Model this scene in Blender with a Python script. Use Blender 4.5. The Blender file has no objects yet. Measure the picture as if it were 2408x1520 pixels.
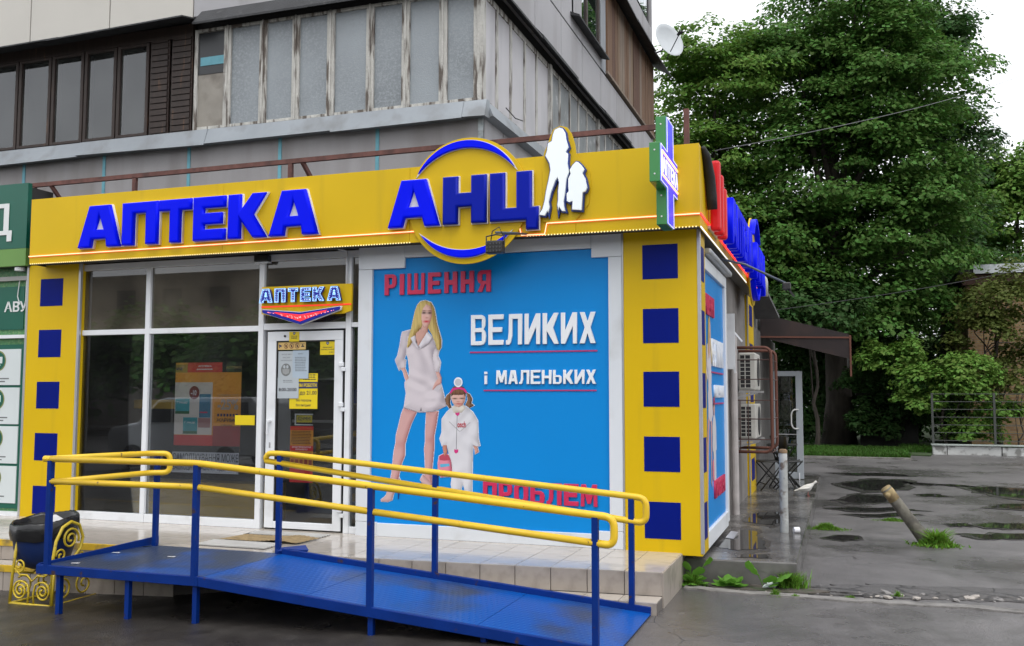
import bpy, bmesh, math, random
import numpy as np
from mathutils import Matrix, Vector

sc = bpy.context.scene
COL = sc.collection
R = math.radians

# ---------------------------------------------------------------- camera
def make_camera():
    yaw, pit, rol = R(19.054), R(4.369), R(0.075)
    fw = Vector((-math.sin(yaw)*math.cos(pit), math.cos(yaw)*math.cos(pit), math.sin(pit)))
    rt = Vector((math.cos(yaw), math.sin(yaw), 0)); up = rt.cross(fw)
    r2 = rt*math.cos(rol)+up*math.sin(rol); u2 = -rt*math.sin(rol)+up*math.cos(rol)
    cam = bpy.data.cameras.new('camera'); o = bpy.data.objects.new('camera', cam)
    m = Matrix((r2, u2, -fw)).transposed().to_4x4(); m.translation = (1.183, -8.681, 1.424)
    o.matrix_world = m; cam.sensor_width = 36; cam.lens = 2215.675/2408*36
    cam.clip_start = 0.05; cam.clip_end = 600
    COL.objects.link(o); sc.camera = o
make_camera()

# ---------------------------------------------------------------- light: overcast
SUN_EL, SUN_AZ = R(64), R(25)          # azimuth measured from -Y (behind the camera) towards +X
w = bpy.data.worlds.new('World'); sc.world = w; w.use_nodes = True
nt = w.node_tree; bg = nt.nodes['Background']
sky = nt.nodes.new('ShaderNodeTexSky'); sky.sky_type = 'NISHITA'; sky.sun_disc = False
sky.sun_elevation = SUN_EL; sky.sun_rotation = math.pi-SUN_AZ
sky.air_density = 1.0; sky.dust_density = 6.0; sky.ozone_density = 1.0
hs = nt.nodes.new('ShaderNodeHueSaturation'); hs.inputs['Saturation'].default_value = 0.16
nt.links.new(sky.outputs[0], hs.inputs['Color'])
mixn = nt.nodes.new('ShaderNodeMix'); mixn.data_type = 'RGBA'; mixn.inputs[0].default_value = .72      # closed cloud layer over the clear sky
nt.links.new(hs.outputs[0], mixn.inputs[6]); mixn.inputs[7].default_value = (6.6, 6.75, 7.0, 1)
nt.links.new(mixn.outputs[2], bg.inputs['Color']); bg.inputs['Strength'].default_value = 0.15
sun = bpy.data.lights.new('sun', 'SUN'); sun.energy = 0.6; sun.angle = R(40); sun.color = (1, .97, .93)
so = bpy.data.objects.new('sun', sun); COL.objects.link(so)
sdir = Vector((math.sin(SUN_AZ)*math.cos(SUN_EL), -math.cos(SUN_AZ)*math.cos(SUN_EL), math.sin(SUN_EL)))
so.rotation_euler = sdir.to_track_quat('Z', 'Y').to_euler(); so.location = (0, -10, 30)
sc.view_settings.view_transform = 'Standard'; sc.view_settings.look = 'None'
sc.view_settings.exposure = 0.72; sc.view_settings.gamma = 1.0; sc.view_settings.use_curve_mapping = False
sc.render.engine = 'CYCLES'; sc.cycles.max_bounces = 8; sc.cycles.diffuse_bounces = 3; sc.cycles.glossy_bounces = 3; sc.cycles.transmission_bounces = 4; sc.cycles.transparent_max_bounces = 12
sc.cycles.use_denoising = True; sc.cycles.use_adaptive_sampling = True; sc.cycles.adaptive_threshold = .02

# ---------------------------------------------------------------- materials
MATS = {}
def nodes(m): return m.node_tree.nodes, m.node_tree.links
def mat(name, col, rough=.5, metal=0., var=.12, vscale=3., vstretch=(1,1,1), bump=0., bscale=30., coat=0., emit=None, estr=0.,
        dirt=None, dscale=2., dlo=.5, dhi=.7, dstretch=(1,1,1), spec=.5, rvar=0., island=0., objrand=0.):
    """principled colour with noise variation, optional dirt layer, bump, roughness variation"""
    if name in MATS: return MATS[name]
    m = bpy.data.materials.new(name); m.use_nodes = True; N, L = nodes(m); p = N['Principled BSDF']
    tc = N.new('ShaderNodeTexCoord')
    def noise(scale, stretch, detail=5.):
        mp = N.new('ShaderNodeMapping'); mp.inputs['Scale'].default_value = stretch
        n = N.new('ShaderNodeTexNoise'); n.inputs['Scale'].default_value = scale; n.inputs['Detail'].default_value = detail
        L.new(tc.outputs['Object'], mp.inputs[0]); L.new(mp.outputs[0], n.inputs[0]); return n.outputs['Fac']
    c = None
    base = N.new('ShaderNodeRGB'); base.outputs[0].default_value = (*col, 1); c = base.outputs[0]
    def shade(c, fac, amt):
        mr = N.new('ShaderNodeMapRange'); mr.inputs[1].default_value = .25; mr.inputs[2].default_value = .75
        mr.inputs[3].default_value = 1-amt; mr.inputs[4].default_value = 1+amt; L.new(fac, mr.inputs[0])
        mx = N.new('ShaderNodeVectorMath'); mx.operation = 'SCALE'
        L.new(c, mx.inputs[0]); L.new(mr.outputs[0], mx.inputs['Scale']); return mx.outputs[0]
    if var: c = shade(c, noise(vscale, vstretch), var)
    if objrand:
        oi = N.new('ShaderNodeObjectInfo'); c = shade(c, oi.outputs['Random'], objrand)
    if island:
        g = N.new('ShaderNodeNewGeometry'); c = shade(c, g.outputs['Random Per Island'], island)
    if dirt:
        mr = N.new('ShaderNodeMapRange'); mr.inputs[1].default_value = dlo; mr.inputs[2].default_value = dhi
        L.new(noise(dscale, dstretch, 8.), mr.inputs[0])
        mx = N.new('ShaderNodeMix'); mx.data_type = 'RGBA'; L.new(mr.outputs[0], mx.inputs[0])
        L.new(c, mx.inputs[6]); mx.inputs[7].default_value = (*dirt, 1); c = mx.outputs[2]
    L.new(c, p.inputs['Base Color'])
    p.inputs['Roughness'].default_value = rough; p.inputs['Metallic'].default_value = metal
    p.inputs['Specular IOR Level'].default_value = spec
    if coat: p.inputs['Coat Weight'].default_value = coat; p.inputs['Coat Roughness'].default_value = .08
    if rvar:
        mr = N.new('ShaderNodeMapRange'); mr.inputs[1].default_value = .3; mr.inputs[2].default_value = .7
        mr.inputs[3].default_value = max(.02, rough-rvar); mr.inputs[4].default_value = min(1, rough+rvar)
        L.new(noise(vscale*1.7, (1,1,1)), mr.inputs[0]); L.new(mr.outputs[0], p.inputs['Roughness'])
    if bump:
        b = N.new('ShaderNodeBump'); b.inputs['Strength'].default_value = bump; b.inputs['Distance'].default_value = .02
        L.new(noise(bscale, (1,1,1)), b.inputs['Height']); L.new(b.outputs[0], p.inputs['Normal'])
    if emit:
        p.inputs['Emission Color'].default_value = (*emit, 1); p.inputs['Emission Strength'].default_value = estr
    MATS[name] = m; return m

def glass_mat(name, tint=(.8,.85,.85), rough=0.0, refl=1.0, milk=0., milkcol=(.3,.28,.24)):
    if name in MATS: return MATS[name]
    m = bpy.data.materials.new(name); m.use_nodes = True; N, L = nodes(m)
    N.remove(N['Principled BSDF']); out = N['Material Output']
    t = N.new('ShaderNodeBsdfTransparent'); t.inputs[0].default_value = (*tint, 1)
    g = N.new('ShaderNodeBsdfGlossy'); g.inputs['Roughness'].default_value = max(rough, .01); g.inputs[0].default_value = (.95,.97,1,1)
    fr = N.new('ShaderNodeFresnel'); fr.inputs[0].default_value = 1.52
    ml = N.new('ShaderNodeMath'); ml.operation = 'MULTIPLY_ADD'; ml.inputs[1].default_value = 1.6*refl; ml.inputs[2].default_value = .015; L.new(fr.outputs[0], ml.inputs[0])
    src = t.outputs[0]
    if milk:
        d = N.new('ShaderNodeBsdfDiffuse')
        tc = N.new('ShaderNodeTexCoord'); n = N.new('ShaderNodeTexNoise'); n.inputs['Scale'].default_value = 1.6; n.inputs['Detail'].default_value = 2
        L.new(tc.outputs['Object'], n.inputs[0])
        mr = N.new('ShaderNodeMapRange'); mr.inputs[1].default_value = .3; mr.inputs[2].default_value = .75; mr.inputs[3].default_value = .35; mr.inputs[4].default_value = 1.5
        L.new(n.outputs[0], mr.inputs[0])
        v = N.new('ShaderNodeVectorMath'); v.operation = 'SCALE'; v.inputs[0].default_value = milkcol; L.new(mr.outputs[0], v.inputs['Scale']); L.new(v.outputs[0], d.inputs[0])
        mm = N.new('ShaderNodeMixShader'); mm.inputs[0].default_value = milk; L.new(src, mm.inputs[1]); L.new(d.outputs[0], mm.inputs[2]); src = mm.outputs[0]
    mx = N.new('ShaderNodeMixShader'); L.new(ml.outputs[0], mx.inputs[0]); L.new(src, mx.inputs[1]); L.new(g.outputs[0], mx.inputs[2])
    L.new(mx.outputs[0], out.inputs[0]); MATS[name] = m; return m

# ---------------------------------------------------------------- mesh helpers
class MB:
    def __init__(s): s.v = []; s.f = []
    def add(s, v, f):
        o = len(s.v); s.v += [tuple(q) for q in v]; s.f += [tuple(i+o for i in q) for q in f]; return s
    def box(s, x0, x1, y0, y1, z0, z1):
        return s.add([(x0,y0,z0),(x1,y0,z0),(x1,y1,z0),(x0,y1,z0),(x0,y0,z1),(x1,y0,z1),(x1,y1,z1),(x0,y1,z1)],
                     [(0,3,2,1),(4,5,6,7),(0,1,5,4),(1,2,6,5),(2,3,7,6),(3,0,4,7)])
    def hexa(s, p):   # 8 points: bottom 4 then top 4
        return s.add(p, [(0,3,2,1),(4,5,6,7),(0,1,5,4),(1,2,6,5),(2,3,7,6),(3,0,4,7)])
    def prism(s, pts, y0, y1):   # polygon in XZ swept along Y
        n = len(pts); ar = sum(pts[i][0]*pts[(i+1)%n][1]-pts[(i+1)%n][0]*pts[i][1] for i in range(n))
        if ar < 0: pts = pts[::-1]
        v = [(x, y0, z) for x, z in pts]+[(x, y1, z) for x, z in pts]
        return s.add(v, [tuple(range(n)), tuple(range(2*n-1, n-1, -1))]+[(i+n, (i+1)%n+n, (i+1)%n, i) for i in range(n)])
    def slab(s, pts, z0, z1):    # polygon in XY extruded in Z
        n = len(pts); ar = sum(pts[i][0]*pts[(i+1)%n][1]-pts[(i+1)%n][0]*pts[i][1] for i in range(n))
        if ar < 0: pts = pts[::-1]
        v = [(x, y, z0) for x, y in pts]+[(x, y, z1) for x, y in pts]
        return s.add(v, [tuple(range(n-1,-1,-1)), tuple(range(n, 2*n))]+[(i, (i+1)%n, (i+1)%n+n, i+n) for i in range(n)])
    def tube(s, path, r, n=8, cap=True, closed=False):
        path = [Vector(p) for p in path]; m = len(path); rr = r if isinstance(r, (list, tuple)) else [r]*m
        rings = []; prev = None
        for i, p in enumerate(path):
            if closed: t = path[(i+1)%m]-path[i-1]
            else: t = path[min(i+1, m-1)]-path[max(i-1, 0)]
            t.normalize()
            if prev is None:
                a = Vector((0,0,1)) if abs(t.z) < .9 else Vector((1,0,0)); u = t.cross(a).normalized()
            else: u = (prev-t*prev.dot(t)).normalized()
            prev = u; b = t.cross(u)
            rings.append([p+(u*math.cos(2*math.pi*k/n)+b*math.sin(2*math.pi*k/n))*rr[i] for k in range(n)])
        v = [q for g in rings for q in g]; f = []
        for i in range(m if closed else m-1):
            j = (i+1)%m
            for k in range(n): f.append((i*n+k, i*n+(k+1)%n, j*n+(k+1)%n, j*n+k))
        if cap and not closed: f += [tuple(range(n-1,-1,-1)), tuple((m-1)*n+k for k in range(n))]
        return s.add(v, f)
    def bar(s, a, b, w, h=None):   # square bar between two points
        a, b = Vector(a), Vector(b); h = h or w; t = (b-a).normalized()
        up = Vector((0,0,1)) if abs(t.z) < .95 else Vector((0,1,0))
        u = t.cross(up).normalized()*w/2; q = u.cross(t).normalized()*h/2
        return s.hexa([a-u-q, a+u-q, b+u-q, b-u-q, a-u+q, a+u+q, b+u+q, b-u+q])
    def lathe(s, prof, c, n=24, sx=1., sy=1.):
        v = []; m = len(prof)
        for r, z in prof:
            for k in range(n):
                a = 2*math.pi*k/n; v.append((c[0]+r*math.cos(a)*sx, c[1]+r*math.sin(a)*sy, c[2]+z))
        f = [(i*n+k, i*n+(k+1)%n, (i+1)*n+(k+1)%n, (i+1)*n+k) for i in range(m-1) for k in range(n)]
        return s.add(v, f)
    def mesh(s, name, smooth=False):
        me = bpy.data.meshes.new(name); me.from_pydata(s.v, [], s.f); me.validate()
        if smooth: me.polygons.foreach_set('use_smooth', [True]*len(me.polygons))
        me.update(); return me

def link(o, parent=None):
    COL.objects.link(o)
    if parent is not None:
        o.parent = parent; o.matrix_parent_inverse = WM[parent.name].inverted() if parent.name in WM else Matrix()
    return o
WM = {}
def obj(name, mb, m, parent=None, smooth=False, bevel=0., seg=2, autosm=False):
    me = mb.mesh(name, smooth) if isinstance(mb, MB) else mb
    if m is not None:
        me.materials.clear(); me.materials.append(m)
    o = bpy.data.objects.new(name, me); link(o, parent)
    if bevel:
        b = o.modifiers.new('bevel', 'BEVEL'); b.width = bevel; b.segments = seg; b.limit_method = 'ANGLE'; b.angle_limit = R(40)
    return o
def tag(o, label, cat, group=None):
    o['label'] = label; o['category'] = cat
    if group: o['group'] = group
    return o
def thing(name, label, cat, loc, group=None):
    o = bpy.data.objects.new(name, None); o.location = loc; o.empty_display_size = .2; COL.objects.link(o)
    WM[o.name] = Matrix.Translation(loc); return tag(o, label, cat, group)
def struct(o): o['kind'] = 'structure'; return o
def stuff(o): o['kind'] = 'stuff'; return o

def curve_mesh(name, loops, y, depth, bevel=0., off=0.):
    """closed loops in (X,Z), front face towards -Y at y, going back by depth; inner loops become holes"""
    c = bpy.data.curves.new(name, 'CURVE'); c.dimensions = '2D'; c.fill_mode = 'BOTH'
    c.extrude = max(depth/2-bevel, 0.0002); c.bevel_depth = bevel; c.bevel_resolution = 2; c.offset = off-bevel
    for lp in loops:
        sp = c.splines.new('POLY'); sp.points.add(len(lp)-1); sp.use_cyclic_u = True
        for i, (x, z) in enumerate(lp): sp.points[i].co = (x, z, 0, 1)
    o = bpy.data.objects.new(name, c); me = bpy.data.meshes.new_from_object(o)
    me.transform(Matrix(((1,0,0,0),(0,0,-1,y+depth/2),(0,1,0,0),(0,0,0,1))))
    bpy.data.objects.remove(o); bpy.data.curves.remove(c); me.name = name; return me
def text_mesh(name, body, x0, x1, z0, z1, y, depth=.002, bold=0.):
    c = bpy.data.curves.new(name, 'FONT'); c.body = body; c.size = 1; c.extrude = .001; c.offset = bold; c.resolution_u = 3
    o = bpy.data.objects.new(name, c); me = bpy.data.meshes.new_from_object(o)
    bpy.data.objects.remove(o); bpy.data.curves.remove(c)
    n = len(me.vertices); a = np.zeros(n*3, np.float32); me.vertices.foreach_get('co', a); a = a.reshape(-1, 3)
    lo, hi = a.min(0), a.max(0); b = np.empty_like(a)
    b[:,0] = x0+(a[:,0]-lo[0])/(hi[0]-lo[0])*(x1-x0); b[:,2] = z0+(a[:,1]-lo[1])/(hi[1]-lo[1])*(z1-z0)
    b[:,1] = y-(a[:,2]-lo[2])/max(hi[2]-lo[2], 1e-6)*depth
    me.vertices.foreach_set('co', b.ravel()); me.update(); me.name = name; return me

# glyph outlines, unit box (width 1, height 1); first loop outer, rest holes
def glyph(ch, s=.3, t=.22):
    q = s/2
    if ch == 'А': return [[(0,0),(.262,1),(.738,1),(1,0),(1-s*.95,0),(.665+.02*(.3-s),.2),(.335,.2),(s*.95,0)], [(.5,.78),(.395,.42),(.605,.42)]]
    if ch == 'П': return [[(0,0),(0,1),(1,1),(1,0),(1-s,0),(1-s,1-t),(s,1-t),(s,0)]]
    if ch == 'Т': return [[(.5-q,0),(.5-q,1-t),(0,1-t),(0,1),(1,1),(1,1-t),(.5+q,1-t),(.5+q,0)]]
    if ch == 'Е': return [[(0,0),(0,1),(1,1),(1,1-t),(s,1-t),(s,.5+t*.5),(.9,.5+t*.5),(.9,.5-t*.5),(s,.5-t*.5),(s,t),(1,t),(1,0)]]
    if ch == 'К': return [[(0,0),(0,1),(s,1),(s,.62),(1-s*1.05,1),(1,1),(.66,.53),(1.03,0),(1-s*1.0,0),(s,.42),(s,0)]]
    if ch == 'Н': return [[(0,0),(0,1),(s,1),(s,.5+t*.55),(1-s,.5+t*.55),(1-s,1),(1,1),(1,0),(1-s,0),(1-s,.5-t*.55),(s,.5-t*.55),(s,0)]]
    if ch == 'Ц': return [[(0,0),(0,1),(s,1),(s,t),(1-s,t),(1-s,1),(1,1),(1,t),(1.16,t),(1.16,-.2),(.87,-.2),(.87,0)]]
    if ch == 'Р': return [[(0,0),(0,1),(.72,1),(.92,.93),(1,.8),(1,.56),(.92,.42),(.72,.34),(s,.34),(s,0)], [(s,1-t*.8),(s,.34+t*.8),(1-s,.34+t*.9),(1-s,1-t*.9)]]
    if ch == 'Я': return [[(1,0),(1,1),(.28,1),(.08,.93),(0,.8),(0,.56),(.08,.44),(.26,.36),(0,0),(s*1.05,0),(.56,.34),(1-s,.34),(1-s,0)], [(1-s,1-t*.8),(1-s,.34+t*.8),(s,.34+t*.9),(s,1-t*.9)]]
    if ch == 'І': return [[(0,0),(0,1),(1,1),(1,0)]]
    if ch == 'Ш': return [[(0,0),(0,1),(s*.75,1),(s*.75,t),(.5-q*.75,t),(.5-q*.75,1),(.5+q*.75,1),(.5+q*.75,t),(1-s*.75,t),(1-s*.75,1),(1,1),(1,0)]]
    if ch == 'В': return [[(0,0),(0,1),(.72,1),(.9,.94),(.97,.82),(.95,.64),(.84,.53),(.96,.44),(1,.3),(.97,.12),(.86,.03),(.7,0)], [(s,1-t*.8),(s,.5+t*.4),(1-s,.5+t*.45),(1-s*1.05,1-t*.85)], [(s,.5-t*.4),(s,t*.8),(1-s,t*.85),(1-s,.5-t*.45)]]
    if ch == 'Л': return [[(0,0),(0,t*.9),(.12,t),(.17,.4),(.19,1),(1,1),(1,0),(1-s,0),(1-s,1-t),(.19+s*.85,1-t),(.19+s*.8,.3),(.3,.06),(.2,0)]]
    if ch == 'И': return [[(0,0),(0,1),(s*.95,1),(s*.95,.42),(1-s,1),(1,1),(1,0),(1-s*.95,0),(1-s*.95,.56),(s,0)]]
    if ch == 'Х': return [[(0,0),(.32,.51),(.02,1),(s*1.15,1),(.5,.7),(1-s*1.15,1),(.98,1),(.68,.51),(1,0),(1-s*1.2,0),(.5,.32),(s*1.2,0)]]
    if ch == 'М': return [[(0,0),(.04,1),(.3,1),(.5,.5),(.7,1),(.96,1),(1,0),(1-s*.8,0),(1-s*.85,.6),(.6,.12),(.4,.12),(s*.85,.6),(s*.8,0)]]
    if ch == 'Ь': return [[(0,0),(0,1),(s,1),(s,.62),(.74,.62),(.93,.54),(1,.4),(1,.2),(.93,.07),(.74,0)], [(s,.62-t*.75),(s,t*.75),(1-s,t*.8),(1-s,.62-t*.8)]]
    if ch == 'Б': return [[(0,0),(0,1),(.92,1),(.92,1-t),(s,1-t),(s,.62),(.74,.62),(.93,.54),(1,.4),(1,.2),(.93,.07),(.74,0)], [(s,.62-t*.75),(s,t*.75),(1-s,t*.8),(1-s,.62-t*.8)]]
    if ch == 'О': return [[(.28,0),(.08,.08),(0,.24),(0,.76),(.08,.92),(.28,1),(.72,1),(.92,.92),(1,.76),(1,.24),(.92,.08),(.72,0)], [(s,.28),(s,.72),(.5-q*.6,1-t),(.5+q*.6,1-t),(1-s,.72),(1-s,.28),(.5+q*.6,t),(.5-q*.6,t)]]
def letters(word, x0, x1, z0, z1, y, depth, m, parent, widths=None, gap=.1, s=.32, t=.22, bevel=0., name='letter', under=None, uoff=0.):
    wd = [(widths or {}).get(c, 1.) for c in word]; tot = sum(wd)+gap*(len(word)-1); k = (x1-x0)/tot; x = x0
    res = []
    for c, q in zip(word, wd):
        if c != ' ':
            loops = [[(x+a*q*k, z0+b*(z1-z0)) for a, b in lp] for lp in glyph(c, min(.45, s/q) if c != 'І' else s, t)]
            o = obj(name, curve_mesh(name, loops, y, depth, bevel), m, parent)
            if under is not None:
                obj('letter_rim', curve_mesh('letter_rim', [loops[0]], y+depth*.6, depth*.4, 0, uoff), under, o)
            res.append(o)
        x += (q+gap)*k
    return res
def rnd_poly(cx, cy, rx, ry, n, seed, jag=.3):
    g = random.Random(seed); return [(cx+rx*math.cos(2*math.pi*i/n)*(1+g.uniform(-jag, jag)), cy+ry*math.sin(2*math.pi*i/n)*(1+g.uniform(-jag, jag))) for i in range(n)]
def ground_z(x, y): return -.285+.024*max(min(x+.2, 0), -20)
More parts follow.
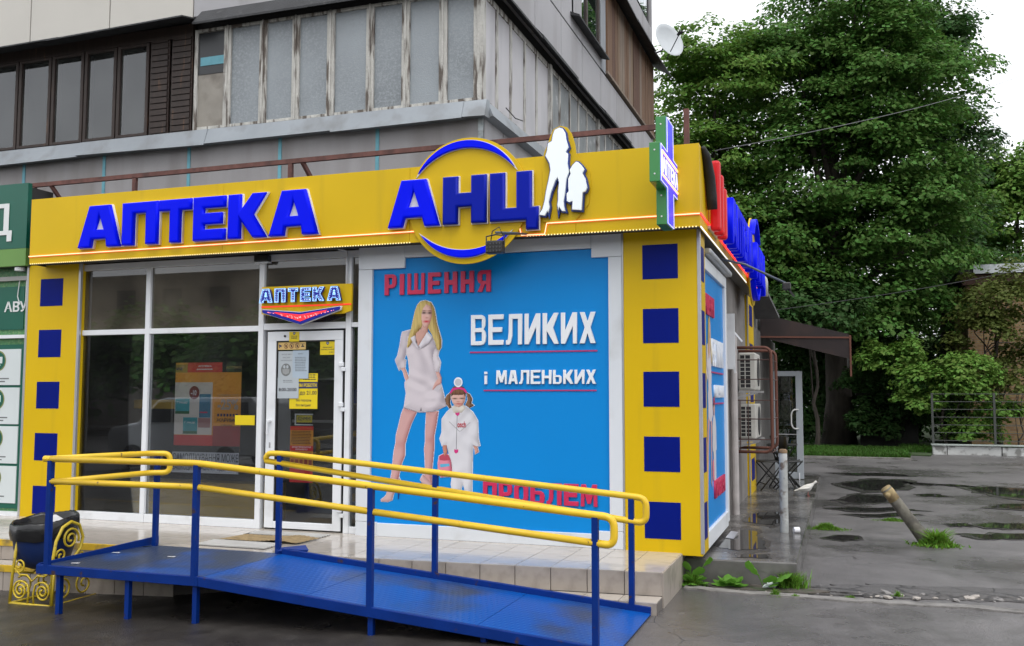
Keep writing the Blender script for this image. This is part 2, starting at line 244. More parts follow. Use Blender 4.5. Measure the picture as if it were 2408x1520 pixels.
TR = {
 'w_hair': [(-2.759,2.382),(-2.812,2.372),(-2.846,2.337),(-2.869,2.28),(-2.893,2.182),(-2.911,2.093),(-2.94,2.014),(-2.955,1.916),(-2.948,1.896),(-2.915,1.929),(-2.876,1.995),(-2.848,2.048),(-2.8,2.1),(-2.722,2.098),(-2.683,2.035),(-2.644,1.955),(-2.624,1.884),(-2.598,1.866),(-2.577,1.901),(-2.573,1.972),(-2.597,2.051),(-2.626,2.14),(-2.642,2.238),(-2.657,2.3),(-2.691,2.359)],
 'w_face': [(-2.744,2.34),(-2.777,2.304),(-2.793,2.26),(-2.796,2.189),(-2.785,2.135),(-2.756,2.106),(-2.727,2.114),(-2.699,2.151),(-2.683,2.212),(-2.68,2.274),(-2.7,2.319)],
 'w_neck': [(-2.785,2.135),(-2.8,2.091),(-2.857,2.048),(-2.856,1.959),(-2.827,1.921),(-2.769,1.984),(-2.724,2.058),(-2.722,2.116)],
 'w_sleeve_l': [(-2.921,2.086),(-3.014,2.064),(-3.025,2.024),(-3.042,1.917),(-3.065,1.819),(-3.09,1.78),(-3.074,1.739),(-3.044,1.67),(-3.02,1.694),(-2.973,1.705),(-2.966,1.778),(-2.986,1.787),(-2.965,1.849),(-2.946,1.943),(-2.93,2.022)],
 'w_coat': [(-2.95,2.023),(-2.867,2.035),(-2.827,1.921),(-2.73,2.061),(-2.673,2.0),(-2.632,1.902),(-2.658,1.867),(-2.67,1.797),(-2.657,1.727),(-2.642,1.656),(-2.612,1.586),(-2.576,1.533),(-2.55,1.446),(-2.519,1.316),(-2.658,1.257),(-2.82,1.25),(-2.986,1.296),(-2.963,1.441),(-2.976,1.499),(-2.979,1.552),(-2.935,1.587),(-2.93,1.685),(-2.947,1.8),(-2.967,1.845)],
 'w_sleeve_r': [(-2.654,1.938),(-2.603,1.858),(-2.612,1.814),(-2.582,1.752),(-2.598,1.651),(-2.646,1.652),(-2.659,1.727),(-2.672,1.815)],
 'w_hand_l': [(-3.025,1.692),(-2.979,1.703),(-2.951,1.641),(-2.932,1.587),(-2.936,1.506),(-2.947,1.517),(-2.959,1.552),(-2.984,1.605),(-3.0,1.659)],
 'w_hand_r': [(-2.637,1.653),(-2.596,1.654),(-2.569,1.594),(-2.574,1.54),(-2.621,1.516),(-2.667,1.468),(-2.671,1.485),(-2.641,1.551),(-2.611,1.586)],
 'w_lips': [(-2.774,2.172),(-2.754,2.179),(-2.74,2.175),(-2.728,2.178),(-2.709,2.168),(-2.725,2.151),(-2.746,2.147),(-2.761,2.156)],
 'w_eye_l': [(-2.793,2.255),(-2.777,2.266),(-2.756,2.252),(-2.774,2.241)],
 'w_eye_r': [(-2.719,2.247),(-2.704,2.257),(-2.685,2.25),(-2.7,2.238)],
 'w_brow_l': [(-2.792,2.273),(-2.772,2.281),(-2.745,2.267),(-2.772,2.275)],
 'w_nose': [(-2.75,2.203),(-2.735,2.196),(-2.721,2.203),(-2.735,2.192)],
 'w_lapel_l': [(-2.867,2.028),(-2.917,2.003),(-2.885,1.942),(-2.817,1.878),(-2.831,1.919)],
 'w_lapel_r': [(-2.73,2.059),(-2.673,1.998),(-2.716,1.939),(-2.798,1.894),(-2.823,1.921)],
 'w_pocket': [(-2.659,1.477),(-2.574,1.533),(-2.568,1.507),(-2.611,1.453)],
 'w_slit': [(-2.792,1.301),(-2.785,1.266),(-2.804,1.262)],
 'w_leg_l': [(-2.989,1.291),(-3.014,1.235),(-3.048,1.1),(-3.072,1.012),(-3.074,0.941),(-3.094,0.854),(-3.106,0.735),(-3.117,0.632),(-3.134,0.536),(-3.164,0.457),(-3.172,0.417),(-3.089,0.428),(-3.059,0.515),(-3.034,0.603),(-3.0,0.737),(-2.966,0.817),(-2.967,0.927),(-2.942,1.014),(-2.9,1.133),(-2.84,1.252)],
 'w_shoe_l': [(-3.13,0.552),(-3.164,0.449),(-3.172,0.415),(-3.194,0.391),(-3.233,0.363),(-3.229,0.345),(-3.154,0.344),(-3.105,0.363),(-3.089,0.424),(-3.05,0.5),(-3.008,0.518),(-3.009,0.552),(-3.032,0.599),(-3.046,0.539)],
 'w_spike_l': [(-3.043,0.52),(-3.01,0.532),(-3.031,0.375),(-3.041,0.374)],
 'w_leg_r': [(-2.738,1.249),(-2.603,1.262),(-2.623,1.137),(-2.646,1.019),(-2.647,0.886),(-2.659,0.769),(-2.67,0.644),(-2.671,0.535),(-2.756,0.603),(-2.744,0.689),(-2.749,0.782),(-2.757,0.884),(-2.746,0.955),(-2.747,1.057)],
 'w_shoe_r': [(-2.769,0.634),(-2.747,0.611),(-2.704,0.573),(-2.67,0.543),(-2.66,0.458),(-2.669,0.431),(-2.703,0.433),(-2.734,0.51),(-2.772,0.538),(-2.799,0.578)],
 'w_spike_r': [(-2.79,0.555),(-2.774,0.544),(-2.774,0.462),(-2.782,0.462)],
 'c_tail_l': [(-2.477,1.448),(-2.516,1.42),(-2.533,1.385),(-2.52,1.333),(-2.487,1.288),(-2.461,1.297),(-2.48,1.35),(-2.471,1.403)],
 'c_tail_r': [(-2.302,1.448),(-2.263,1.429),(-2.24,1.386),(-2.249,1.343),(-2.221,1.321),(-2.272,1.295),(-2.314,1.325),(-2.291,1.377)],
 'c_coat': [(-2.446,1.314),(-2.318,1.314),(-2.235,1.257),(-2.181,1.172),(-2.172,0.995),(-2.155,0.927),(-2.184,0.917),(-2.23,0.933),(-2.234,0.856),(-2.237,0.656),(-2.238,0.435),(-2.298,0.432),(-2.336,0.554),(-2.373,0.43),(-2.449,0.45),(-2.464,0.542),(-2.454,0.619),(-2.455,0.735),(-2.481,0.82),(-2.511,0.928),(-2.563,0.916),(-2.59,0.989),(-2.567,1.051),(-2.568,1.184),(-2.513,1.255)],
 'c_collar': [(-2.442,1.314),(-2.328,1.33),(-2.315,1.287),(-2.353,1.248),(-2.441,1.248),(-2.456,1.286)],
 'c_face': [(-2.458,1.446),(-2.464,1.385),(-2.448,1.344),(-2.421,1.312),(-2.384,1.302),(-2.346,1.32),(-2.321,1.36),(-2.313,1.42),(-2.319,1.455)],
 'c_hair': [(-2.466,1.403),(-2.471,1.468),(-2.443,1.505),(-2.385,1.522),(-2.332,1.502),(-2.306,1.463),(-2.312,1.403),(-2.327,1.429),(-2.385,1.422),(-2.443,1.427)],
 'c_band': [(-2.482,1.448),(-2.451,1.489),(-2.385,1.505),(-2.319,1.487),(-2.293,1.449),(-2.308,1.44),(-2.333,1.47),(-2.385,1.483),(-2.441,1.47),(-2.469,1.436)],
 'c_bag': [(-2.595,0.817),(-2.553,0.838),(-2.493,0.835),(-2.463,0.774),(-2.454,0.697),(-2.458,0.619),(-2.576,0.607),(-2.602,0.654),(-2.607,0.747)],
 'c_bagtop': [(-2.591,0.813),(-2.551,0.834),(-2.495,0.832),(-2.468,0.781),(-2.535,0.772),(-2.586,0.778)],
 'c_bagwin': [(-2.582,0.736),(-2.483,0.745),(-2.478,0.719),(-2.577,0.705)],
 'c_hand_l': [(-2.553,0.921),(-2.511,0.926),(-2.502,0.858),(-2.52,0.823),(-2.536,0.82),(-2.549,0.865)],
 'c_hand_r': [(-2.227,0.927),(-2.184,0.918),(-2.171,0.865),(-2.209,0.844),(-2.212,0.879)],
 'c_heart': [(-2.422,1.251),(-2.399,1.245),(-2.376,1.253),(-2.376,1.231),(-2.398,1.215),(-2.418,1.231)],
 'c_heart2': [(-2.43,0.887),(-2.409,0.882),(-2.387,0.888),(-2.389,0.86),(-2.411,0.844),(-2.428,0.858)],
 'c_stem': [(-2.403,1.217),(-2.399,1.217),(-2.406,0.885),(-2.411,0.885)],
 'c_lapel': [(-2.483,1.161),(-2.368,1.062),(-2.373,1.057),(-2.491,1.157)],
 'c_lapel2': [(-2.264,1.156),(-2.367,1.067),(-2.362,1.062),(-2.258,1.151)],
 'c_eye_l': [(-2.429,1.406),(-2.401,1.409),(-2.401,1.403),(-2.428,1.4)],
 'c_eye_r': [(-2.368,1.409),(-2.341,1.409),(-2.341,1.403),(-2.367,1.402)],
 'c_mouth': [(-2.401,1.342),(-2.38,1.347),(-2.359,1.342),(-2.38,1.334)],
 's_woman': [(-1.236,3.93),(-1.281,3.913),(-1.3,3.868),(-1.31,3.809),(-1.348,3.789),(-1.357,3.72),(-1.373,3.671),(-1.348,3.627),(-1.334,3.599),(-1.324,3.533),(-1.344,3.434),(-1.367,3.334),(-1.382,3.243),(-1.401,3.171),(-1.439,3.114),(-1.382,3.104),(-1.353,3.15),(-1.346,3.127),(-1.335,3.185),(-1.344,3.232),(-1.32,3.322),(-1.278,3.429),(-1.254,3.459),(-1.24,3.408),(-1.25,3.326),(-1.25,3.244),(-1.257,3.199),(-1.25,3.143),(-1.241,3.179),(-1.213,3.137),(-1.18,3.133),(-1.194,3.176),(-1.198,3.231),(-1.184,3.312),(-1.17,3.439),(-1.146,3.501),(-1.16,3.585),(-1.155,3.676),(-1.178,3.696),(-1.15,3.74),(-1.173,3.815),(-1.182,3.88),(-1.206,3.919)],
 's_child': [(-1.076,3.592),(-1.109,3.562),(-1.137,3.519),(-1.128,3.482),(-1.151,3.438),(-1.151,3.365),(-1.147,3.319),(-1.166,3.297),(-1.166,3.229),(-1.143,3.214),(-1.11,3.225),(-1.115,3.144),(-1.023,3.134),(-1.013,3.3),(-0.985,3.308),(-0.971,3.343),(-0.989,3.426),(-1.016,3.482),(-0.998,3.517),(-1.025,3.556),(-1.053,3.585)],
 's_back': [(-1.425,3.555),(-1.416,3.665),(-1.401,3.729),(-1.368,3.8),(-1.344,3.873),(-1.311,3.939),(-1.244,3.965),(-1.178,3.945),(-1.132,3.881),(-1.099,3.777),(-1.088,3.684),(-1.067,3.646),(-0.993,3.576),(-0.957,3.5),(-0.948,3.391)],
}
# ---------------------------------------------------------------- setting: ground
def asphalt_mat():
    m = bpy.data.materials.new('asphalt'); m.use_nodes = True; N, L = nodes(m); p = N['Principled BSDF']
    tc = N.new('ShaderNodeTexCoord')
    def nz(sc_, det=6., rough=.6):
        n = N.new('ShaderNodeTexNoise'); n.inputs['Scale'].default_value = sc_; n.inputs['Detail'].default_value = det; n.inputs['Roughness'].default_value = rough
        L.new(tc.outputs['Object'], n.inputs[0]); return n.outputs['Fac']
    def ramp(f, lo, hi, a, b):
        r = N.new('ShaderNodeMapRange'); r.inputs[1].default_value = lo; r.inputs[2].default_value = hi; r.inputs[3].default_value = a; r.inputs[4].default_value = b
        L.new(f, r.inputs[0]); return r.outputs[0]
    def mul(a, b):
        q = N.new('ShaderNodeMath'); q.operation = 'MULTIPLY'; L.new(a, q.inputs[0]); L.new(b, q.inputs[1]); return q.outputs[0]
    big = nz(.55, 4.); mid = nz(3.2, 6.); fine = nz(60., 3.); grit = nz(220., 2.)
    val = mul(mul(ramp(big, .3, .7, .75, 1.15), ramp(mid, .3, .7, .82, 1.15)), ramp(grit, .3, .72, .55, 1.5))
    # pale specks
    vo = N.new('ShaderNodeTexVoronoi'); vo.inputs['Scale'].default_value = 26; L.new(tc.outputs['Object'], vo.inputs[0])
    spk = N.new('ShaderNodeMath'); spk.operation = 'LESS_THAN'; spk.inputs[1].default_value = .075; L.new(vo.outputs['Distance'], spk.inputs[0])
    # cracks: voronoi distance to edge, warped
    nw = N.new('ShaderNodeTexNoise'); nw.inputs['Scale'].default_value = 4; L.new(tc.outputs['Object'], nw.inputs[0])
    mxv = N.new('ShaderNodeMix'); mxv.data_type = 'VECTOR'; mxv.inputs[0].default_value = .12; L.new(tc.outputs['Object'], mxv.inputs[4]); L.new(nw.outputs['Color'], mxv.inputs[5])
    vc = N.new('ShaderNodeTexVoronoi'); vc.feature = 'DISTANCE_TO_EDGE'; vc.inputs['Scale'].default_value = 1.1; L.new(mxv.outputs[1], vc.inputs[0])
    cr = ramp(vc.outputs['Distance'], .002, .007, 0., 1.); cm = nz(.8, 2.); crm = ramp(cm, .34, .4, 0., 1.)
    mxm = N.new('ShaderNodeMath'); mxm.operation = 'MAXIMUM'; L.new(cr, mxm.inputs[0]); L.new(crm, mxm.inputs[1])
    val = mul(val, ramp(mxm.outputs[0], 0, 1, .35, 1.))
    wet = ramp(nz(.38, 5., .65), .47, .6, 0., 1.)
    val = mul(val, ramp(wet, 0, 1, 1., .7))
    sc_ = N.new('ShaderNodeVectorMath'); sc_.operation = 'SCALE'; sc_.inputs[0].default_value = (.128,.121,.122); L.new(val, sc_.inputs['Scale'])
    mx = N.new('ShaderNodeMix'); mx.data_type = 'RGBA'; sp2 = mul(spk.outputs[0], ramp(nz(1.3), .5, .7, 0., .7)); L.new(sp2, mx.inputs[0])
    L.new(sc_.outputs[0], mx.inputs[6]); mx.inputs[7].default_value = (.3,.29,.28,1); L.new(mx.outputs[2], p.inputs['Base Color'])
    L.new(ramp(wet, 0, 1, .44, .14), p.inputs['Roughness'])
    b = N.new('ShaderNodeBump'); b.inputs['Strength'].default_value = .5; b.inputs['Distance'].default_value = .014
    hh = N.new('ShaderNodeMath'); hh.operation = 'ADD'; L.new(fine, hh.inputs[0]); L.new(mxm.outputs[0], hh.inputs[1]); L.new(hh.outputs[0], b.inputs['Height'])
    L.new(b.outputs[0], p.inputs['Normal']); MATS['asphalt'] = m; return m
asph = asphalt_mat()
def build_ground():
    xs = [-300,-120,-60,-30,-20.2]+[x*.5 for x in range(-40, 17)]+[12,20,40,120,300]
    ys = [-300,-120,-60,-30]+[-20+y*.5 for y in range(0, 100)]+[35,50,80,160,400]
    g = random.Random(3); mb = MB(); nx = len(xs)
    v = [(x, y, ground_z(x, y)+(g.uniform(-.006, .006) if abs(x) < 8 and abs(y) < 20 else 0)) for y in ys for x in xs]
    f = [(j*nx+i, j*nx+i+1, (j+1)*nx+i+1, (j+1)*nx+i) for j in range(len(ys)-1) for i in range(nx-1)]
    mb.add(v, f); struct(obj('ground', mb, asph, smooth=True))
build_ground()
GZ = -.285
# darker, wetter pavement in front of the shop
dkp = mat('wet_pavement', (.028,.025,.023), .38, var=.3, vscale=1.5, bump=.3, bscale=90, rvar=.15, dirt=(.055,.05,.046), dscale=3, dlo=.5, dhi=.75)
struct(obj('pavement', MB().hexa([(-20,-12,ground_z(-20,0)-.05),(-.9,-12,ground_z(-.9,0)-.05),(-.55,-1.2,ground_z(-.55,0)-.05),(-20,-1.2,ground_z(-20,0)-.05),(-20,-12,ground_z(-20,0)+.012),(-.9,-12,ground_z(-.9,0)+.012),(-.55,-1.2,ground_z(-.55,0)+.012),(-20,-1.2,ground_z(-20,0)+.012)]), dkp))

conc_wet = mat('wet_concrete', (.125,.12,.115), .17, var=.35, vscale=3.5, bump=.08, bscale=90, rvar=.13, dirt=(.055,.052,.05), dscale=1.6, dlo=.48, dhi=.62)
conc = mat('old_concrete', (.2,.19,.175), .8, var=.25, vscale=4, bump=.4, bscale=35, dirt=(.08,.075,.07), dscale=3)
slab = obj('concrete_slab', MB().slab([(-.16,.17),(.8,.235),(.815,4.0),(.82,10.0),(-2.0,10.0),(-2.0,.17)], GZ-.05, -.07), conc_wet, bevel=.012); struct(slab)
# low lip of an older, thicker patch of paving, with crumbled edge
kb = MB(); g = random.Random(8); px = -.15; top = []; bot = []
while px < 3.6:
    top.append((px, -.12-.05*max(px-.8, 0)+g.uniform(-.02,.02)-.05*math.sin(px*2.1))); px += .12
kb_pts = [(x, y-.07+g.uniform(-.015,.015)) for x, y in top]+[(x, y+.06+g.uniform(-.02,.02)) for x, y in top[::-1]]
struct(obj('paving_lip', kb.slab(kb_pts, GZ-.05, GZ+.014), mat('lip', (.2,.19,.18), .7, var=.3, vscale=8, bump=.4, bscale=50, dirt=(.09,.085,.08), dscale=5)))
dirt_m = mat('dirt_strip', (.07,.06,.05), .8, var=.35, vscale=9, bump=.6, bscale=45, dirt=(.03,.05,.015), dscale=7, dlo=.52, dhi=.66)
struct(obj('dirt_strip', MB().slab(rnd_poly(.42, .1, .62, .13, 22, 5, .18), GZ-.02, GZ+.008), dirt_m))
def puddle(pts, seed, z0=None):
    g = random.Random(seed); out = []
    n = len(pts)
    for i in range(n):
        a, b = Vector(pts[i]), Vector(pts[(i+1)%n])
        for k in range(5):
            t = k/5; q = a.lerp(b, t); d = (b-a).length
            out.append((q.x+g.uniform(-.06,.06)*d, q.y+g.uniform(-.1,.1)*d))
    mb = MB(); mb.add([(x, y, (GZ if z0 is None else z0)+.0105) for x, y in out], [tuple(range(len(out)))])
    o = obj('puddle', mb, MATS['water']); struct(o)
    cx, cy = sum(p[0] for p in out)/len(out), sum(p[1] for p in out)/len(out)
    mb = MB(); mb.add([(cx+(x-cx)*(1.18+g.uniform(0,.16)), cy+(y-cy)*(1.22+g.uniform(0,.25)), (GZ if z0 is None else z0)+.0075) for x, y in out], [tuple(range(len(out)))])
    struct(obj('damp_margin', mb, MATS['damp']))
mat('water', (.03,.029,.028), .03, var=.2, vscale=6, spec=.55)
mat('damp', (.062,.059,.058), .2, var=.3, vscale=5, bump=.25, bscale=60, rvar=.1)
for i, p in enumerate([[(1.143,10.775),(1.742,11.965),(2.428,11.878),(2.223,10.14),(1.647,9.526)], [(1.143,7.775),(1.444,8.815),(1.998,8.534),(1.872,7.712),(1.357,7.4)],
        [(.967,3.35),(1.143,3.654),(1.354,3.668),(1.397,3.386),(1.19,3.197)], [(2.657,4.254),(3.261,4.531),(3.9,4.3),(3.177,4.018),(2.772,3.932)],
        [(2.855,5.221),(3.124,5.58),(3.9,5.4),(3.351,5.0),(3.005,4.966)], [(3.325,7.426),(3.644,8.137),(4.6,8.3),(3.9,7.3)], [(3.37,10.693),(3.887,11.021),(5.2,10.4),(4.026,9.1),(3.655,9.366)],
        [(2.416,9.164),(2.768,9.34),(2.881,8.898),(2.502,8.833)], [(1.295,5.8),(1.914,6.2),(2.229,6.1),(1.705,5.65)], [(2.3,11.6),(3.4,11.3),(3.5,10.9),(2.6,11.2)], [(.95,6.6),(1.9,6.9),(2.3,6.6),(1.3,6.35)],
        [(1.0,13.4),(2.2,13.7),(2.6,13.2),(1.5,12.9)], [(2.5,5.2),(2.75,5.35),(2.8,5.1),(2.55,5.0)]]):
    puddle(p, i)
for i, p in enumerate([[(.02,.9),(.25,.75),(.45,1.0),(.38,1.7),(.2,2.3),(.05,2.0)], [(.1,2.9),(.4,2.7),(.6,3.2),(.45,4.0),(.15,3.8)], [(.25,.38),(.55,.42),(.5,.6),(.3,.55)]]): puddle(p, 40+i, -.0765)
def crack_mat():
    m = bpy.data.materials.new('cracked_asphalt'); m.use_nodes = True; N, L = nodes(m); p = N['Principled BSDF']; tc = N.new('ShaderNodeTexCoord')
    nw = N.new('ShaderNodeTexNoise'); nw.inputs['Scale'].default_value = 7; nw.inputs['Detail'].default_value = 5; L.new(tc.outputs['Object'], nw.inputs[0])
    mx = N.new('ShaderNodeMix'); mx.data_type = 'VECTOR'; mx.inputs[0].default_value = .1; L.new(tc.outputs['Object'], mx.inputs[4]); L.new(nw.outputs['Color'], mx.inputs[5])
    mp = N.new('ShaderNodeMapping'); mp.inputs['Scale'].default_value = (3.2,5.,1); L.new(mx.outputs[1], mp.inputs[0])
    v = N.new('ShaderNodeTexVoronoi'); v.feature = 'DISTANCE_TO_EDGE'; v.inputs['Scale'].default_value = 1.; L.new(mp.outputs[0], v.inputs[0])
    r = N.new('ShaderNodeMapRange'); r.inputs[1].default_value = .012; r.inputs[2].default_value = .05; r.inputs[3].default_value = .25; L.new(v.outputs['Distance'], r.inputs[0])
    g = N.new('ShaderNodeTexNoise'); g.inputs['Scale'].default_value = 150; L.new(tc.outputs['Object'], g.inputs[0]); r2 = N.new('ShaderNodeMapRange'); r2.inputs[1].default_value = .3; r2.inputs[2].default_value = .7; r2.inputs[3].default_value = .6; r2.inputs[4].default_value = 1.4; L.new(g.outputs[0], r2.inputs[0])
    mu = N.new('ShaderNodeMath'); mu.operation = 'MULTIPLY'; L.new(r.outputs[0], mu.inputs[0]); L.new(r2.outputs[0], mu.inputs[1])
    sc_ = N.new('ShaderNodeVectorMath'); sc_.operation = 'SCALE'; sc_.inputs[0].default_value = (.105,.1,.1); L.new(mu.outputs[0], sc_.inputs['Scale']); L.new(sc_.outputs[0], p.inputs['Base Color']); p.inputs['Roughness'].default_value = .5
    b = N.new('ShaderNodeBump'); b.inputs['Strength'].default_value = .8; b.inputs['Distance'].default_value = .012; L.new(mu.outputs[0], b.inputs['Height']); L.new(b.outputs[0], p.inputs['Normal']); return m
struct(obj('cracked_asphalt', MB().slab([(x_, y_+.14*x_) for x_, y_ in rnd_poly(2.35, .12, 1.5, .3, 46, 19, .22)], GZ-.02, GZ+.0066), crack_mat()))

# ---------------------------------------------------------------- tiled platform and steps
def yedge(x): return -.99-.07*(-x-.2)
tile_m = mat('beige_tile', (.46,.415,.365), .16, var=.06, vscale=2, objrand=.05, rvar=.08, dirt=(.3,.27,.235), dscale=4, dlo=.5, dhi=.75, spec=.5)
riser_m = mat('riser_tile', (.36,.315,.275), .4, var=.1, vscale=3, objrand=.06, dirt=(.2,.175,.15), dscale=5, dlo=.5, dhi=.75)
grout = mat('grout', (.12,.105,.095), .8, var=.2)
XR, XLT = -.187, -9.1
pl = obj('tiled_platform', MB().hexa([(XR-.006,yedge(XR)+.008,GZ-.3),(XR-.006,6,GZ-.3),(XLT-3,6,GZ-.6),(XLT-3,yedge(XLT-3)+.008,GZ-.6),
        (XR-.006,yedge(XR)+.008,-.008),(XR-.006,6,-.008),(XLT-3,6,-.008),(XLT-3,yedge(XLT-3)+.008,-.008)][::1]), grout); struct(pl)
ST = .306
tmesh = MB().box(0,ST-.005,0,ST-.005,-.012,0).mesh('tile'); tmesh.materials.append(tile_m)
rmesh = MB().box(0,ST-.006,-.004,.008,-.186,-.006).mesh('tile'); rmesh.materials.append(riser_m)
x = XR
gt = random.Random(11)
def ptile(me, loc, parent, rot=0.):
    o = bpy.data.objects.new('tile', me); o.location = loc; o.rotation_euler = (gt.uniform(-.003,.003), gt.uniform(-.003,.003), rot); COL.objects.link(o); o.parent = parent
while x-ST > XLT:
    x0 = x-ST; ya, yb = yedge(x0), yedge(x)
    y = .2
    while y-ST > max(ya, yb):
        if y-ST < .14: ptile(tmesh, (x0, y-ST, 0), pl)
        y -= ST
    # cut tiles along the slanted front edge
    mb = MB(); q = ST-.005
    mb.hexa([(x0,ya-.003,-.012),(x0+q,yb-.003,-.012),(x0+q,y-.005,-.012),(x0,y-.005,-.012),(x0,ya-.003,0),(x0+q,yb-.003,0),(x0+q,y-.005,0),(x0,y-.005,0)])
    obj('tile', mb, tile_m, pl)
    ptile(rmesh, (x0, ya, 0), pl, math.atan2(yb-ya, ST))
    x = x0
# right end face tiles
for i, (a, b) in enumerate(((-.99,-.66),(-.65,-.33),(-.32,.0))):
    obj('tile', MB().box(XR-.006, XR+.006, a, b, GZ-.01, -.006), riser_m, pl)
# lower step
def ylow(x): return min(-1.243, yedge(x)-.27) if x < -4.2 else -1.243
st = MB(); xs_ = [XR, -4.1, -4.6, XLT-3]
lp = [(XR-.004, 0), (XR-.004, ylow(XR)+.006), (-4.1, ylow(-4.1)+.006), (-4.6, ylow(-4.6)+.006), (XLT-3, ylow(XLT-3)+.006), (XLT-3, 0)]
step = obj('lower_step', st.slab(lp, GZ-.6, -.198), grout); struct(step)
x = XR; k = 0
lrm = MB().box(0,ST-.006,-.004,.008,-.3,-.006).mesh('tile'); lrm.materials.append(riser_m)
while x-ST > XLT:
    x0 = x-ST; q = ST-.005; ya, yb = ylow(x0), ylow(x); c0, c1 = yedge(x0)-.01, yedge(x)-.01
    if min(c0-ya, c1-yb) > .03:
        obj('tile', MB().hexa([(x0,ya-.003,-.2),(x0+q,yb-.003,-.2),(x0+q,c1,-.2),(x0,c0,-.2),(x0,ya-.003,-.19),(x0+q,yb-.003,-.19),(x0+q,c1,-.19),(x0,c0,-.19)]), tile_m, step)
        ptile(lrm, (x0, ya, -.19), step, math.atan2(yb-ya, ST))
    x = x0
# yellow warning paint on the step edges, left of the ramp
yp = mat('yellow_paint', (.62,.4,.02), .5, var=.15, vscale=6, dirt=(.2,.15,.06), dscale=6, dlo=.52, dhi=.7, bump=.1)
for (fy, z, par) in ((yedge, 0, pl), (ylow, -.19, step)):
    xa = -4.95
    while xa > -9.2:
        xb = xa-1.1
        obj('painted_edge', MB().hexa([(xb,fy(xb)-.012,z-.055),(xa,fy(xa)-.012,z-.055),(xa,fy(xa)+.02,z-.055),(xb,fy(xb)+.02,z-.055),(xb,fy(xb)-.012,z+.003),(xa,fy(xa)-.012,z+.003),(xa,fy(xa)+.02,z+.003),(xb,fy(xb)+.02,z+.003)]), yp, par); xa = xb-.004
struct(obj('painted_line', MB().hexa([(-9.5,-2.02,-.52),(-5.6,-1.76,-.43),(-5.6,-1.64,-.43),(-9.5,-1.9,-.52),(-9.5,-2.02,ground_z(-9.5,0)+.01),(-5.6,-1.76,ground_z(-5.6,0)+.01),(-5.6,-1.64,ground_z(-5.6,0)+.01),(-9.5,-1.9,ground_z(-9.5,0)+.01)]), yp))
# ---------------------------------------------------------------- pharmacy
yellow = mat('yellow_panel', (.645,.425,.004), .38, var=.05, vscale=1.1, spec=.25, dirt=(.42,.28,.02), dscale=3., dstretch=(2.2,2.2,.16), dlo=.56, dhi=1.1)
navy = mat('navy_film', (.0015,.009,.175), .4, var=.06, spec=.1)
white = mat('white_frame', (.74,.76,.79), .35, var=.04, vscale=2, dirt=(.55,.56,.57), dscale=2.5, dlo=.55, dhi=.8)
alu = mat('aluminium_trim', (.5,.5,.52), .35, metal=.6, var=.08)
dark = mat('dark_void', (.02,.02,.02), .8, var=.1)
soffm = mat('soffit_sheet', (.10,.095,.09), .5, var=.15, bump=.1)
ph = thing('pharmacy_building', 'yellow single storey pharmacy shop with blue squares on its corner pillars', 'shop', (-3.8, .1, 0))
# core walls and roof
obj('roof', MB().box(-7.85, -.02, .02, 6.9, 3.42, 3.5), mat('roof_felt', (.06,.06,.062), .8), ph)
obj('wall', MB().box(-7.9, -7.82, .12, 6.9, -.2, 3.4), mat('inner_wall', (.3,.29,.27), .8), ph)
obj('wall', MB().box(-7.8, -.2, 6.7, 6.85, -.2, 3.4), mat('inner_wall', (.3,.29,.27), .8), ph)
sidew = mat('side_render', (.19,.175,.165), .8, var=.25, vscale=3, bump=.2, dirt=(.1,.085,.075), dscale=2.5, dstretch=(1,1,.3))
obj('wall', MB().box(-.35, -.13, .3, 6.6, -.25, 3.0), sidew, ph)
obj('wall', MB().box(-3.5, -.36, .12, .26, -.2, 3.3), dark, ph)
obj('ceiling', MB().box(-7.8, -.4, .3, 6.6, 3.0, 3.06), mat('ceiling_paint', (.5,.5,.48), .9), ph)
obj('floor', MB().box(-7.8, -.4, .12, 6.6, -.1, .003), mat('shop_floor', (.25,.23,.2), .3), ph)
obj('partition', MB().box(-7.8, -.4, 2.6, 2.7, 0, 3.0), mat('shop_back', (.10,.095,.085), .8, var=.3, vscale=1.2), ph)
# fascia: front boards with visible seams, side board, soffit
def pan(name, x0, x1, z0, z1, y0, y1, m, par, bev=.003): return obj(name, MB().box(x0,x1,y0,y1,z0,z1), m, par, bevel=bev)
xs_ = [-7.66, -4.12, -3.2, -1.17, .05]
for a, b in ((-7.66,-5.01),(-5.007,-2.81),(-2.807,-1.1),(-1.097,.05)): pan('fascia_panel', a, b, 2.93, 3.69, -.25, -.235, yellow, ph, .001)
pan('fascia_panel', .035, .05, 2.93, 3.69, -.234, 3.2, yellow, ph); pan('fascia_panel', .035, .05, 2.93, 3.69, 3.203, 6.0, yellow, ph)
obj('fascia_box', MB().box(-7.64, .03, -.232, .015, 3.36, 3.66), dark, ph)
obj('soffit', MB().box(-7.64, -.72, -.232, .1, 2.955, 2.975), soffm, ph)
obj('soffit', MB().box(-.7, .03, -.232, -.005, 2.955, 2.975), soffm, ph); obj('soffit', MB().box(-.12, .03, 0, 6.0, 2.955, 2.975), soffm, ph)
sl = MB()
for k in range(3): sl.box(-7.64, -.72, -.2+.085*k, -.185+.085*k, 2.945, 2.955)
obj('soffit_rib', sl, soffm, ph)
obj('end_cap', MB().box(-7.667, -7.661, -.25, 0, 2.93, 3.69), mat('dark_edge', (.03,.03,.03), .5), ph)
